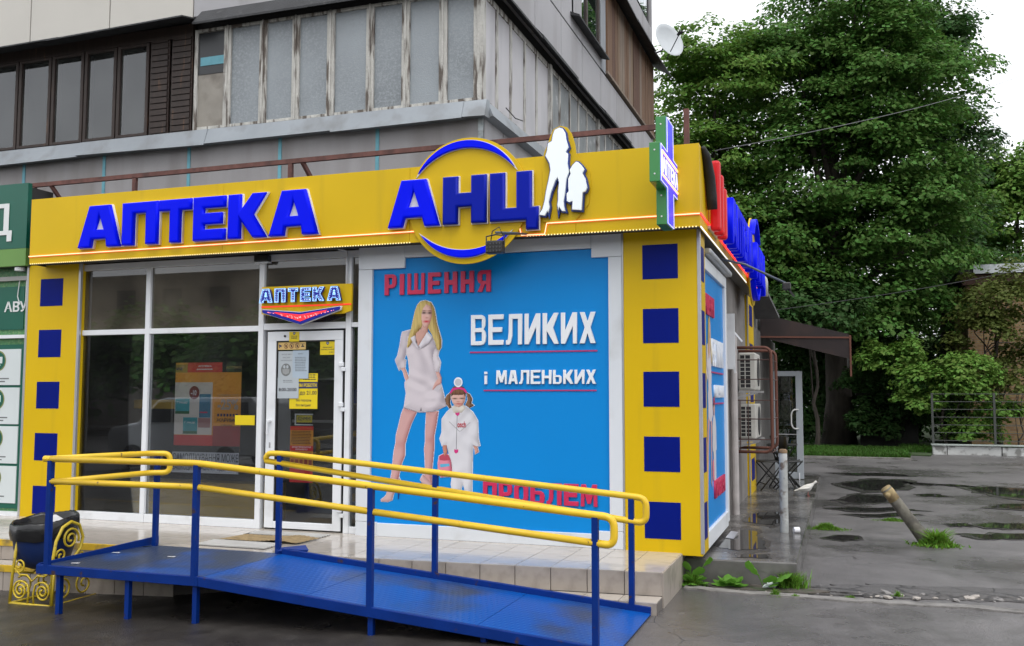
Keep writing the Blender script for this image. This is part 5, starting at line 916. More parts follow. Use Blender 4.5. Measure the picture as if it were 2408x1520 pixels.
# ---------------------------------------------------------------- litter bin in a scrolled stand
BX, BY = -5.62, -1.9; bz = ground_z(BX, BY)
bn = thing('litter_bin', 'blue bowl litter bin in a yellow scrolled iron stand by the ramp', 'bin', (BX, BY, bz))
BC = (BX, BY, .2)
prof = [(.0,-.335),(.1,-.33),(.175,-.30),(.22,-.24),(.25,-.14),(.263,-.04),(.268,.04)]
obj('bowl', MB().lathe(prof, BC, 36), mat('bin_blue', (.006,.02,.09), .45, var=.2, spec=.3), bn, smooth=True)
g = random.Random(12); n = 72; rings = [(.17,-.16),(.225,-.03),(.258,.09),(.268,.115),(.281,.10),(.286,.03),(.279,-.03),(.273,-.055)]
v = []; wr = [g.uniform(-1,1) for _ in range(n)]
for ri, (r_, z_) in enumerate(rings):
    for k in range(n):
        a = 2*math.pi*k/n; back = math.sin(a)           # the bag stands higher at the back
        w_ = 1+.012*math.sin(a*9+ri*.7)+.008*wr[k]*(ri/7)
        v.append((BC[0]+r_*w_*math.cos(a), BC[1]+r_*w_*math.sin(a), BC[2]+z_+(.032*back+.012*math.cos(a))*(1 if 1 < ri < 6 else .4)+.006*math.sin(a*5+ri*.5)+.003*wr[k]))
obj('bin_bag', MB().add(v, [(i*n+k, i*n+(k+1)%n, (i+1)*n+(k+1)%n, (i+1)*n+k) for i in range(len(rings)-1) for k in range(n)]), mat('black_bag', (.01,.01,.011), .25, var=0., bump=.3, bscale=16), bn, smooth=True)
obj('rubbish', MB().lathe([(.0,.03),(.1,.03),(.22,-.01)], (BC[0],BC[1],BC[2]-.04), 16), mat('rubbish_dark', (.03,.03,.03), .7, bump=.5), bn)
cp = MB().box(-.07,.07,-.06,.06,-.05,.05).mesh('crumpled_paper'); cp.transform(Matrix.Translation((BC[0]+.1,BC[1]+.02,BC[2]+.06)) @ Matrix.Rotation(.6,4,(.5,1,.3))); obj('crumpled_paper', cp, mat('paper_white', (.5,.5,.51), .7), bn, bevel=.02)
sy = mat('scroll_yellow', (.55,.40,.02), .4, var=.12, dirt=(.2,.13,.04), dscale=14, dlo=.6, dhi=.75)
def spiral(c, r0, turns, a0, n=36, d=1):
    return [(c[0]+r0*(1-.85*i/n)*math.cos(a0+d*2*math.pi*turns*i/n), c[1]+r0*(1-.85*i/n)*math.sin(a0+d*2*math.pi*turns*i/n)) for i in range(n+1)]
def scrolls(parts, fx):
    for pts, r_ in parts: obj('scroll_bar', MB().tube([fx(u, w_) for u, w_ in pts], r_, 7), sy, bn, smooth=True)
front_ = [([(0,0),(.47,0)], .013), ([(0,0),(.02,.3),(.06,.6)], .013), ([(.47,0),(.475,.28)], .013),
    (spiral((.11,.115), .085, 2.1, R(60), d=1), .009), (spiral((.36,.115), .085, 2.1, R(120), d=-1), .009), (spiral((.09,.33), .06, 1.4, R(-90)), .008), (spiral((.39,.32), .055, 1.4, R(270), d=-1), .008),
    ([(.15,.19),(.19,.17),(.21,.1),(.2,.0)], .009), ([(.32,.19),(.28,.17),(.26,.1),(.27,.0)], .009), ([(.04,.3),(.1,.25),(.18,.25),(.24,.2),(.3,.25),(.38,.25),(.45,.3)], .008)]
scrolls(front_, lambda u, w_: (-5.735+u, -2.15+.02*w_, bz+.014+w_))
side_ = [([(0,0),(.54,0)], .012), ([(0,.0),(0,.4),(.03,.55),(.1,.66),(.2,.7),(.3,.66),(.35,.55),(.32,.45),(.22,.36),(.12,.33)], .014), (spiral((.2,.55), .1, 1.9, R(-20), d=1), .01), (spiral((.09,.42), .06, 1.3, R(180), d=-1), .009), (spiral((.33,.4), .05, 1.2, R(90), d=1), .009),
    (spiral((.12,.12), .1, 1.7, R(120), d=-1), .009), (spiral((.38,.13), .11, 1.6, R(60), d=1), .009), ([(.1,.25),(.22,.22),(.34,.28),(.45,.25)], .009), ([(.54,0),(.56,.12),(.5,.26)], .01)]
scrolls(side_, lambda u, w_: (-5.27-.03*u, -2.15+u, bz+.014+w_))
scrolls(side_[:1]+side_[3:], lambda u, w_: (-5.73+.02*u, -2.14+u, bz+.014+w_))

# ---------------------------------------------------------------- posts, pigeon, litter on the right
pp = thing('concrete_bollard', 'upright grey round pipe bollard on the wet concrete slab', 'bollard', (.592,2.178,-.07))
pipe = MB().lathe([(.045,0),(.044,.35),(.046,.72),(.043,.885),(.0,.89)], (.592,2.178,-.07), 16); obj('pipe', pipe, mat('pipe_grey', (.36,.37,.36), .7, var=.2, vscale=8, dirt=(.14,.11,.09), dscale=9, dlo=.52, dhi=.62, bump=.3), pp, smooth=True)
obj('cap', MB().lathe([(.046,.86),(.0475,.89),(.03,.905),(0,.9)], (.592,2.178,-.07), 16), mat('cap_rusty', (.2,.13,.07), .8, var=.3, vscale=20), pp, smooth=True)
ct = obj('white_cup', MB().lathe([(.0,0),(.028,.0),(.03,.06),(.032,.062),(.032,0)], (0,0,0), 12).mesh('white_cup'), mat('cup_white', (.75,.75,.77), .5)); ct.rotation_euler = (0,R(88),.4); ct.location = (.69,2.16,-.04); tag(ct, 'white paper cup lying at the foot of the pipe bollard', 'litter')
lp_ = thing('leaning_post', 'old leaning wooden post stuck in the cracked asphalt yard', 'post', (2.161,3.318,GZ))
a, b = Vector((2.161,3.318,GZ-.05)), Vector((1.68,3.2,GZ+.63)); pth = [a.lerp(b, t) for t in (0,.2,.4,.6,.8,1.)]
obj('post', MB().tube(pth, [.082,.078,.07,.066,.066,.064], 14), mat('old_wood', (.14,.13,.105), .85, var=.3, vscale=10, vstretch=(1,1,.25), bump=.6, bscale=22, dirt=(.05,.045,.04), dscale=7), lp_, smooth=True)
d = (b-a).normalized(); obj('cut_top', MB().tube([b-d*.16,b-d*.04,b+d*.012], [.066,.0675,.06], 14), mat('cut_wood', (.34,.26,.13), .8, var=.3, vscale=14, dirt=(.16,.1,.05), dscale=10), lp_, smooth=True)
obj('branch_stub', MB().tube([a.lerp(b,.92),a.lerp(b,.92)+Vector((-.03,-.09,-.02))], [.035,.03], 8), MATS['cut_wood'], lp_, smooth=True)
# pigeon: one continuous body
def pigeon():
    R_ = [(-.21,.082,.03,.005),(-.15,.092,.036,.014),(-.09,.108,.05,.042),(-.03,.12,.066,.062),(.03,.132,.064,.064),(.07,.158,.048,.052),(.092,.19,.034,.036),(.106,.215,.031,.031),(.126,.224,.026,.024),(.146,.22,.008,.008)]
    mb_ = MB(); n_ = 14; v_ = []
    for x_, z_, ry_, rz_ in R_:
        for k in range(n_): a_ = 2*math.pi*k/n_; v_.append((x_+.25*rz_*math.sin(a_)*(1 if x_ > .05 else 0), ry_*math.cos(a_), z_+rz_*math.sin(a_)))
    f_ = [(i*n_+k, i*n_+(k+1)%n_, (i+1)*n_+(k+1)%n_, (i+1)*n_+k) for i in range(len(R_)-1) for k in range(n_)]+[tuple(range(n_-1,-1,-1)), tuple((len(R_)-1)*n_+k for k in range(n_))]
    o = bpy.data.objects.new('body', mb_.add(v_, f_).mesh('body', True)); COL.objects.link(o)
    s_ = o.modifiers.new('sub', 'SUBSURF'); s_.levels = 1; s_.render_levels = 1; return o
pg = thing('pigeon', 'white pigeon standing on the wet slab past the pipe bollard', 'bird', (.718,6.141,-.07))
def pgadd(o): o.parent = pg; o.matrix_parent_inverse = Matrix()
pw = mat('pigeon_white', (.62,.61,.58), .8, var=.12, vscale=20, bump=.2); po = pigeon(); po.data.materials.append(pw); pgadd(po)
for nm, mb_, m in (('beak', MB().tube([(.14,0,.222),(.168,0,.212)], [.009,.003], 6), mat('beak_grey', (.25,.2,.18), .6)),
        ('leg', MB().tube([(.01,.018,.075),(.012,.02,.005),(.04,.02,.003)], .004, 5), mat('leg_pink', (.35,.1,.08), .6)), ('leg', MB().tube([(.01,-.018,.075),(-.004,-.02,.005),(.024,-.02,.003)], .004, 5), MATS.get('leg_pink')),
        ('wing', MB().lathe([(0,-.13),(.022,-.08),(.05,0),(.036,.05),(0,.08)], (0,0,0), 10, .35, 1.), pw)):
    q = bpy.data.objects.new(nm, mb_.mesh(nm, True)); q.data.materials.append(m or MATS['leg_pink']); COL.objects.link(q); pgadd(q)
    if nm == 'wing': q.rotation_euler = (0,R(80),0); q.location = (-.04,-.05,.125)
pg.rotation_euler = (0,0,R(8)); pg.scale = (.95,.95,.95)

# ---------------------------------------------------------------- air conditioners in a rusty cage
acw = mat('ac_white', (.52,.51,.47), .45, var=.08, dirt=(.3,.28,.24), dscale=4, dlo=.55, dhi=.75)
rustm = mat('rust', (.12,.045,.03), .8, var=.3, vscale=12); wirem = mat('wire_rust', (.07,.035,.03), .8)
for z0, z1, lab in ((1.49,1.98,'upper white air conditioner unit on the side wall of the shop'),(.86,1.31,'lower white air conditioner unit on the side wall of the shop')):
    a = thing('air_conditioner', lab, 'air conditioner', (.05,4.2,z0), 'air conditioners on the side wall'); y0 = 3.95
    obj('casing', MB().box(-.04,.17,y0,4.75,z0,z1), acw, a, bevel=.018, seg=3)
    gb = MB(); obj('grille_back', MB().box(-.025,.11,y0-.004,y0+.01,z0+.03,z1-.03), mat('grille_dark', (.02,.02,.022), .7), a)
    for k in range(9):
        zz = z0+.03+(z1-z0-.06)*k/8; gb.box(-.03,.115,y0-.012,y0-.004,zz-.004,zz+.004)
    gb.box(.035,.047,y0-.012,y0-.004,z0+.03,z1-.03).box(-.03,-.02,y0-.012,y0-.004,z0+.03,z1-.03).box(.107,.117,y0-.012,y0-.004,z0+.03,z1-.03); obj('grille', gb, acw, a)
    obj('bracket', MB().bar((-.13,3.9,z0-.02),(.22,3.9,z0-.02),.03,.025).bar((-.13,3.9,z0-.12),(.2,3.9,z0-.03),.025), mat('bracket_grey', (.3,.3,.3), .5), a); obj('bracket', MB().bar((-.13,4.7,z0-.02),(.22,4.7,z0-.02),.03,.025), MATS['bracket_grey'], a)
    obj('fan', MB().tube([(.171,4.4,(z0+z1)/2),(.178,4.4,(z0+z1)/2)], .19, 24), MATS['grille_dark'], a)
cg = thing('ac_cage', 'rusty brown bar cage around the two air conditioners', 'cage', (.15,4.2,.7))
obj('tube_frame', MB().tube(bend([(-.13,3.85,2.04),(.375,3.85,2.04),(.375,3.85,.7),(-.13,3.85,.7)], .1), .02, 8), rustm, cg, smooth=True)
obj('tube_frame', MB().tube(bend([(-.13,4.85,2.04),(.375,4.85,2.04),(.375,4.85,.7),(-.13,4.85,.7)], .1), .02, 8), rustm, cg, smooth=True)
for z in (1.88,1.63,1.36,1.12,.86,.7): obj('cage_bar', MB().tube([(-.13,3.84,z),(.38,3.84,z),(.38,4.86,z)], .007, 5), wirem, cg)
for x in (-.02,.08): obj('cage_bar', MB().tube([(x,3.835,.7),(x,3.835,1.36)], .006, 5), wirem, cg)
pi = obj('downpipe', MB().tube([(-.07,3.6,-.07),(-.07,3.6,2.2)], .045, 12), mat('pipe_pale', (.4,.37,.36), .6, var=.2, vscale=5)); tag(pi, 'pale vertical pipe on the side wall beside the air conditioners', 'pipe')
wb = thing('wall_bracket', 'white bent steel bracket on the side wall above the air conditioners', 'bracket', (-.06,3.4,2.1))
obj('plate', MB().box(-.13,-.03,3.4,3.44,1.75,2.45), white, wb); obj('arm', MB().bar((-.12,3.42,2.32),(.05,3.5,2.1),.02).bar((-.12,3.42,2.1),(-.03,3.42,1.7),.025), white, wb)
hose = obj('black_hoses', MB().tube([(-.1,3.7,1.8),(-.06,3.75,1.6),(-.1,3.7,1.2),(-.05,3.7,.95)], .018, 8).tube([(-.05,3.72,1.7),(-.03,3.72,1.5),(-.06,3.72,1.4)], .014, 8), blk, smooth=True); tag(hose, 'black insulated hoses running down beside the air conditioners', 'hose')

# ---------------------------------------------------------------- cafe annex behind: wall, awning, open door, chairs
an = thing('rear_annex', 'dark grey low annex with a brown awning behind the pharmacy', 'annex', (-1.5,10,-.07))
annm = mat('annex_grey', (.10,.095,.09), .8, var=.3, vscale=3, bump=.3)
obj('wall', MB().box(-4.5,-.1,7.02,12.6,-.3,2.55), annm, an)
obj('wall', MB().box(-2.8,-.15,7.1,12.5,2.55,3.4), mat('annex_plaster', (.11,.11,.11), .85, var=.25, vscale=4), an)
obj('roof_edge', MB().hexa([(-.3,7.05,3.35),(.02,7.05,3.35),(.25,8.2,2.75),(-.3,8.2,2.75),(-.3,7.05,3.4),(.02,7.05,3.4),(.25,8.2,2.8),(-.3,8.2,2.8)]), mat('annex_plaster', (.11,.11,.11), .85), an)
obj('vent_pipe', MB().tube(bend([(-.0,6.7,3.05),(.0,6.7,3.3),(.12,6.8,3.3),(.12,6.8,3.0)], .08), .045, 10), mat('pipe_white', (.45,.44,.41), .6), an, smooth=True)
aw = thing('awning', 'dark brown sheet metal awning over the annex entrance', 'awning', (.6,9.5,2.3))
awm = mat('awning_brown', (.014,.007,.007), .5, var=.25, vscale=4, dirt=(.03,.015,.012), dscale=3)
for k in range(7):
    y0 = 8.6+k*.52; obj('awning_sheet', MB().hexa([(-.1,y0,2.86),(1.38,y0,2.47),(1.38,y0+.515,2.47),(-.1,y0+.515,2.86),(-.1,y0,2.875),(1.38,y0,2.485),(1.38,y0+.515,2.485),(-.1,y0+.515,2.875)]), awm, aw)
obj('valance', MB().hexa([(-.1,8.58,2.45),(1.4,8.58,2.05),(1.4,8.6,2.05),(-.1,8.6,2.45),(-.1,8.58,2.86),(1.4,8.58,2.46),(1.4,8.6,2.46),(-.1,8.6,2.86)]), awm, aw)
obj('valance', MB().box(1.38,1.41,8.58,12.2,2.0,2.46), awm, aw)
obj('frame_bar', MB().bar((-.1,8.57,2.46),(1.42,8.57,2.42),.03).bar((1.4,8.56,2.46),(1.4,8.56,1.75),.03), rustm, aw)
dd_ = thing('glass_door', 'open grey framed glass door with a looped handle at the annex', 'door', (.35,9.1,-.07))
gf = mat('door_grey', (.33,.36,.39), .4, var=.06)
obj('door_frame', MB().box(.08,.145,9.0,9.05,-.06,1.86).box(.46,.575,9.0,9.05,-.06,1.86).box(.145,.46,9.0,9.05,1.77,1.86).box(.145,.46,9.0,9.05,-.06,.06), gf, dd_, bevel=.005)
obj('pane', MB().box(.145,.46,9.02,9.028,.06,1.77), glass_mat('door_glass', (.6,.62,.6)), dd_); obj('push_bar', MB().box(.145,.46,8.985,9.0,.72,.735), alu, dd_)
obj('handle', MB().tube(bend([(.5,8.99,1.17),(.42,8.93,1.17),(.38,8.93,1.1),(.38,8.93,.9),(.42,8.93,.83),(.5,8.99,.83)], .04), .013, 8), mat('handle_white', (.55,.55,.54), .4), dd_, smooth=True)
obj('stay', MB().bar((.5,8.97,.05),(.5,8.97,-.07),.018), white, dd_)
def chair(lab, x, y, rz, fold):
    c = thing('folding_chair', lab, 'chair', (x,y,-.07), 'folding cafe chairs'); bm_ = mat('chair_black', (.012,.012,.012), .5, var=.1)
    def ad(n, mb_):
        q = bpy.data.objects.new(n, mb_.mesh(n, True)); q.data.materials.append(bm_); COL.objects.link(q); q.parent = c
    for s_ in (-.19,.19):
        ad('leg', MB().tube([(s_,-.2,0),(s_,.17,.45)], .011, 6)); ad('leg', MB().tube([(s_*.9,.22,0),(s_*.9,-.19,.45),(s_*.9,-.2,.47)], .011, 6)); ad('back_post', MB().tube([(s_,.17,.45),(s_,.25,.84)], .011, 6))
    ad('seat', MB().box(-.2,.2,-.2,.18,.44,.455)); ad('backrest', MB().box(-.2,.2,.215,.235,.62,.84) if not fold else MB().tube([(-.19,.24,.84),(0,.25,.88),(.19,.24,.84)], .012, 6)); ad('stretcher', MB().bar((-.19,-.12,.1),(.19,-.12,.1),.014))
    c.rotation_euler = (0,0,rz)
chair('black folding chair nearer the pillar beside the glass door', .12, 7.0, R(-70), 0); chair('black folding chair nearer the bollard beside the glass door', .40, 7.1, R(100), 1)
tbl = thing('cafe_table', 'small black folding table between the two cafe chairs', 'table', (.28,7.6,-.07)); bm_ = mat('chair_black', (.012,.012,.012), .5)
obj('table_top', MB().box(.05,.52,7.4,7.85,.6,.62), bm_, tbl)
for s_ in (7.45,7.8): obj('leg', MB().bar((.08,s_,-.07),(.48,s_,.6),.02).bar((.48,s_,-.07),(.08,s_,.6),.02), bm_, tbl)
sp = obj('loose_plate', MB().hexa([(.03,1.5,-.065),(.12,1.45,-.065),(.14,1.75,-.06),(.06,1.8,-.06),(.03,1.5,-.06),(.12,1.45,-.06),(.14,1.75,-.03),(.06,1.8,-.03)]), alu); tag(sp, 'loose grey metal plate lying under the side billboard', 'scrap')
# ---------------------------------------------------------------- apartment block behind
apt = thing('apartment_block', 'weathered grey panel apartment block rising behind the pharmacy', 'building', (-7,6,-.3))
pane_g = mat('panel_grey', (.29,.28,.285), .85, var=.1, vscale=1.2, bump=.12, bscale=60, dirt=(.21,.195,.19), dscale=2.2, dstretch=(1,1,.15), dlo=.45, dhi=.75)
pane_w = mat('panel_pale', (.36,.355,.37), .8, var=.08, vscale=1.0, bump=.08, bscale=60, dirt=(.27,.26,.26), dscale=2.2, dstretch=(1,1,.15), dlo=.45, dhi=.75)
joint = mat('joint_dark', (.03,.03,.03), .9); teal = mat('teal_joint', (.12,.33,.40), .6, var=.15, vscale=8)
flash = mat('zinc_flashing', (.27,.295,.32), .45, metal=.35, var=.15, vscale=1.5, dirt=(.2,.21,.22), dscale=3)
felt = mat('dark_felt', (.028,.029,.032), .7, var=.25, vscale=4, bump=.3, dirt=(.07,.07,.072), dscale=5, dlo=.6, dhi=.72)
FY, SX = 2.0, -2.9
for q in ((-30,SX-.06,FY+.06,13.45,-.3,5.0),(-30,SX-.06,FY+.06,13.45,6.6,16),(-7.2,SX-.06,FY+.06,13.45,5.002,6.598),(-30,-7.202,FY+.96,13.45,5.002,6.598),(-30,-13.6,FY+.06,FY+.958,5.002,6.598)): obj('wall', MB().box(*q), joint, apt)
# front panels below the sill, with teal joints
jx = [-16.0,-14.5,-13.1,-11.63,-10.185,-8.703,-7.242,-5.784,-4.337,SX]
for a, b in zip(jx[:-1], jx[1:]):
    obj('wall_panel', MB().box(a+.012,b-.012 if b < SX else b,FY,FY+.08,2.9,4.86), pane_g, apt, bevel=.006)
    if b < SX: obj('joint_strip', MB().box(b-.024,b+.024,FY-.012,FY-.001,2.9,4.86), teal, apt)
obj('corner_strip', MB().box(SX-.05,SX+.012,FY-.012,FY+.02,2.9,4.85), mat('corner_worn', (.33,.36,.37), .8, var=.4, vscale=12, dirt=(.12,.08,.05), dscale=8), apt)
# front flashing (lapped sheets)
fx = [-16,-13.8,-11.4,-9.1,-6.93,-4.95,-3.15,SX+.05]; g = random.Random(9)
for i, (a, b) in enumerate(zip(fx[:-1], fx[1:])):
    d = .012*(i%2); dzl, dzr = g.uniform(-.02,.02), g.uniform(-.02,.02)
    obj('sill_flashing', MB().hexa([(a,FY-.14-d,4.83+dzl),(b+.03,FY-.14-d,4.83+dzr),(b+.03,FY+.05,4.84),(a,FY+.05,4.84),(a,FY-.055-d,5.055),(b+.03,FY-.055-d,5.055),(b+.03,FY+.05,5.065),(a,FY+.05,5.065)]), flash, apt)
oldw = mat('peeling_white', (.47,.46,.43), .8, var=.2, vscale=20, vstretch=(1,1,.2), bump=.5, bscale=30, dirt=(.12,.1,.085), dscale=9, dstretch=(1.6,1.6,.25), dlo=.5, dhi=.62)
darkw = mat('dark_timber', (.03,.018,.014), .6, var=.3, vscale=20, vstretch=(1,1,.2), dirt=(.12,.06,.03), dscale=9, dstretch=(1.5,1.5,.2), dlo=.64, dhi=.74)
frost = mat('patterned_pane', (.225,.25,.27), .3, var=.28, vscale=.9, bump=.25, bscale=50, objrand=.14, dirt=(.275,.30,.32), dscale=34, dlo=.45, dhi=.7)
def front_window(x0, x1, z0, z1, fm_, pm_, fw, y=FY):
    w_ = obj('window', MB().box(x0,x1,y+.02,y+.045,z0,z1), pm_, apt)
    for (a, b, c, d) in ((x0,x0+fw,z0,z1),(x1-fw,x1,z0,z1),(x0+fw,x1-fw,z0,z0+fw*.8),(x0+fw,x1-fw,z1-fw*.8,z1)): obj('frame', MB().box(a,b,y-.012,y+.04,c,d), fm_, w_, bevel=.004)
    return w_
wx = [-7.2,-6.65,-6.08,-5.57,-5.04,-4.46,-3.95,-3.43,-2.96]
pane_clear = glass_mat('old_glass', (.6,.63,.62), refl=.9, milk=.16, milkcol=(.2,.21,.2))
for i, (a, b) in enumerate(zip(wx[:-1], wx[1:])):
    if i == 0:
        w0 = front_window(a+.008, b-.008, 5.07, 6.5, oldw, mat('board_tan', (.27,.25,.22), .8, var=.2, vscale=3, dirt=(.18,.16,.14), dscale=4), .05)
        obj('opening', MB().box(a+.06,b-.06,FY+.012,FY+.019,5.86,6.45), mat('opening_dark', (.02,.022,.025), .3), w0); obj('label_strip', MB().box(a+.1,b-.06,FY+.004,FY+.0115,5.98,6.1), teal, w0)
    else: front_window(a+.006, b-.006, 5.07, 6.5, oldw, frost, .05)
    if i: obj('mullion', MB().box(a-.012,a+.012,FY-.03,FY+.03,5.07,6.5), oldw, apt)
obj('corner_post', MB().box(-2.962,SX+.02,FY-.03,FY+.08,5.06,6.5), oldw, apt, bevel=.006)
dx_ = [-13.6,-12.95,-12.3,-11.65,-11.0,-10.36,-9.731,-9.123,-8.531,-7.96]
for a, b in zip(dx_[:-1], dx_[1:]):
    w_ = front_window(a+.01, b-.01, 5.08, 6.42, darkw, pane_clear, .05); 
obj('room_back', MB().box(-13.58,-7.21,FY+.9,FY+.95,5.05,6.59), mat('room_grey', (.2,.21,.2), .9, var=.3, vscale=1.5), apt)
for a, b, z0, z1, c_ in ((-8.98,-8.72,5.1,6.3,(.4,.41,.4)),(-8.45,-8.1,5.1,5.75,(.06,.09,.12)),(-10.2,-9.85,5.1,5.9,(.16,.17,.14)),(-9.6,-9.3,5.2,6.35,(.2,.22,.2)),(-10.9,-10.5,5.1,5.6,(.05,.07,.1)),(-7.9,-7.7,5.1,6.0,(.3,.3,.28))):
    obj('curtain', MB().box(a,b,FY+.2,FY+.23,z0,z1), mat('curtain_%d' % int(c_[0]*100), c_, .9, var=.3, vscale=9, vstretch=(1,1,.1)), apt)
obj('room_floor', MB().box(-13.58,-7.21,FY+.065,FY+.9,5.003,5.04), joint, apt)
# dark louvred shutters
for a, b in ((-7.945,-7.62),(-7.58,-7.23)):
    s_ = obj('shutter', MB().box(a,b,FY-.0,FY+.03,5.05,6.5), darkw, apt)
    for k in range(16): obj('slat', MB().box(a+.02,b-.02,FY-.018,FY-.002,5.09+.087*k,5.09+.087*k+.07), darkw, s_)
# canopies over the loggia
obj('canopy', MB().hexa([(-16,FY-.4,6.44),(-9.25,FY-.4,6.5),(-9.25,FY+.1,6.62),(-16,FY+.1,6.56),(-16,FY-.4,6.46),(-9.25,FY-.4,6.52),(-9.25,FY+.1,6.64),(-16,FY+.1,6.58)]), felt, apt)
obj('canopy', MB().hexa([(-9.45,FY-.42,6.48),(-7.1,FY-.42,6.53),(-7.1,FY+.1,6.66),(-9.45,FY+.1,6.62),(-9.45,FY-.42,6.5),(-7.1,FY-.42,6.55),(-7.1,FY+.1,6.68),(-9.45,FY+.1,6.64)]), felt, apt)
obj('fascia_board', MB().box(-16,-7.22,FY-.02,FY+.04,6.42,6.6), darkw, apt)
obj('canopy', MB().hexa([(-7.1,FY-.2,6.5),(SX+.22,FY-.2,6.5),(SX+.0,FY+.1,6.85),(-7.1,FY+.1,6.85),(-7.1,FY-.2,6.53),(SX+.22,FY-.2,6.53),(SX+.0,FY+.1,6.88),(-7.1,FY+.1,6.88)]), felt, apt)
cream = mat('cream_wall', (.52,.50,.46), .85, var=.06, vscale=1)
for a, b in zip(jx[:-1], jx[1:]): obj('wall_panel', MB().box(a+.01,b-.01 if b < SX else b,FY,FY+.08,6.7 if b > -7 else 6.66,9.4), cream if b < -7 else pane_w, apt, bevel=.006)
# ---- side elevation (facing +X)
def sbx(name, y0, y1, z0, z1, m, d0=0., d1=.07, par=None, bev=.005): return obj(name, MB().box(SX-d1,SX+d0,y0,y1,z0,z1), m, par or apt, bevel=bev)
jy = [2.02,2.78,4.16,5.55,6.87,8.24,9.6,11.0,12.38,13.5]
for a, b in zip(jy[:-1], jy[1:]):
    sbx('wall_panel', a+.012, b-.012, 2.9, 4.86, pane_w)
    sbx('wall_panel', a+.012, b-.012, 6.72, 7.53, pane_w)
    if b < 6.9: sbx('wall_panel', a+.012, b-.012, 7.56, 12, pane_w)
    else:
        sbx('wall_panel', a+.012, b-.012, 9.35, 10.3, pane_w); sbx('wall_panel', a+.012, b-.012, 12, 13.2, pane_w)
sbx('wall_panel', 6.88, 8.6, 7.56, 7.78, pane_w)
for i, (a, b) in enumerate(((2.05,4.3),(4.28,6.6),(6.58,9.0),(8.98,11.4),(11.38,13.5))):
    obj('sill_flashing', MB().hexa([(SX-.05,a,4.85),(SX+.13,a,4.87),(SX+.13,b,4.87),(SX-.05,b,4.85),(SX-.05,a,5.08),(SX+.045+.004*i,a,5.07),(SX+.045+.004*i,b,5.07),(SX-.05,b,5.08)]), flash, apt)
sy_ = [2.06,2.554,3.106,3.708,4.263,4.919,5.482,6.087,6.633,7.216,7.963,8.6,9.25,9.9,10.6,11.3,12.0]
curt = mat('white_blind', (.50,.49,.51), .6, var=.05, vscale=2, dirt=(.36,.36,.38), dscale=1.6, dstretch=(1,1,.3), dlo=.5, dhi=.7)
dirtyp = mat('dirty_pane', (.25,.265,.275), .3, var=.2, vscale=3, dirt=(.42,.43,.44), dscale=5, dlo=.6, dhi=.7)
for i, (a, b) in enumerate(zip(sy_[:-1], sy_[1:])):
    w_ = sbx('window', a, b, 5.08, 6.5, curt if i < 5 else dirtyp, -.02, .06, bev=0)
    for (c, d, e_, f_) in ((a,a+.035,5.08,6.5),(b-.035,b,5.08,6.5),(a+.035,b-.035,5.08,5.12),(a+.035,b-.035,6.42,6.5)): sbx('frame', c, d, e_, f_, oldw, .0, .03, w_, .004)
for y_ in (4.919, 7.963): sbx('mullion', y_-.05, y_+.05, 5.07, 6.5, oldw, .03, .05)
for i, (a, b) in enumerate(((2.0,3.9),(3.85,5.75),(5.7,7.7),(7.65,9.9),(9.85,12.2))):
    d = .015*(i%2); obj('canopy', MB().hexa([(SX-.1,a,6.8),(SX+.22+d,a,6.50),(SX+.22+d,b,6.50),(SX-.1,b,6.8),(SX-.1,a,6.9),(SX+.22+d,a,6.53+d),(SX+.22+d,b,6.53+d),(SX-.1,b,6.9)]), felt, apt)
obj('crossed_wires', MB().tube([(SX+.03,2.8,5.2),(SX+.06,3.1,5.14),(SX+.03,3.5,5.22)], .008, 5), blk, apt)
# upper window
w_ = sbx('window', 6.2, 8.2, 7.82, 9.3, glass_mat('dark_pane', (.2,.25,.24), refl=1.2, milk=.3, milkcol=(.07,.12,.1)), -.03, .06, bev=0)
for (c, d, e_, f_) in ((6.2,6.3,7.82,9.3),(7.2,7.3,7.82,9.3),(8.1,8.2,7.82,9.3),(6.3,8.1,7.82,7.9),(6.3,8.1,9.2,9.3)): sbx('frame', c, d, e_, f_, darkw, .0, .05, w_)
obj('window_canopy', MB().hexa([(SX,6.1,7.76),(SX+.16,6.1,7.72),(SX+.16,8.3,7.72),(SX,8.3,7.76),(SX,6.1,7.82),(SX+.16,6.1,7.75),(SX+.16,8.3,7.75),(SX,8.3,7.82)]), felt, apt)
sbx('wall_panel', 8.24, 8.62, 7.56, 9.34, mat('panel_blue_grey', (.25,.265,.29), .6, var=.1), .01)
# brown boarded balcony
bc = [mat('board_a', (.15,.085,.05), .8, var=.3, vscale=14, vstretch=(1,1,.12), bump=.3, bscale=20), mat('board_b', (.19,.13,.085), .8, var=.3, vscale=14, vstretch=(1,1,.12), bump=.3, bscale=20), mat('board_c', (.10,.05,.032), .8, var=.3, vscale=14, vstretch=(1,1,.12), bump=.3, bscale=20), mat('board_d', (.2,.155,.12), .85, var=.3, vscale=14, vstretch=(1,1,.12))]
g = random.Random(21); y = 8.66; k = 0
while y < 13.5:
    wdt = g.uniform(.19,.26); m = bc[0] if (y < 8.9 or y > 12.2) else bc[g.choice((0,1,1,3,2))]
    obj('board', MB().box(SX-.04,SX+.03+g.uniform(0,.012),y,min(y+wdt-.012,13.55),7.62+g.uniform(-.01,.01),9.36), m, apt); y += wdt
obj('sill_board', MB().box(SX-.03,SX+.055,8.6,13.55,7.58,7.63), mat('board_d', (.2,.155,.12), .85), apt)
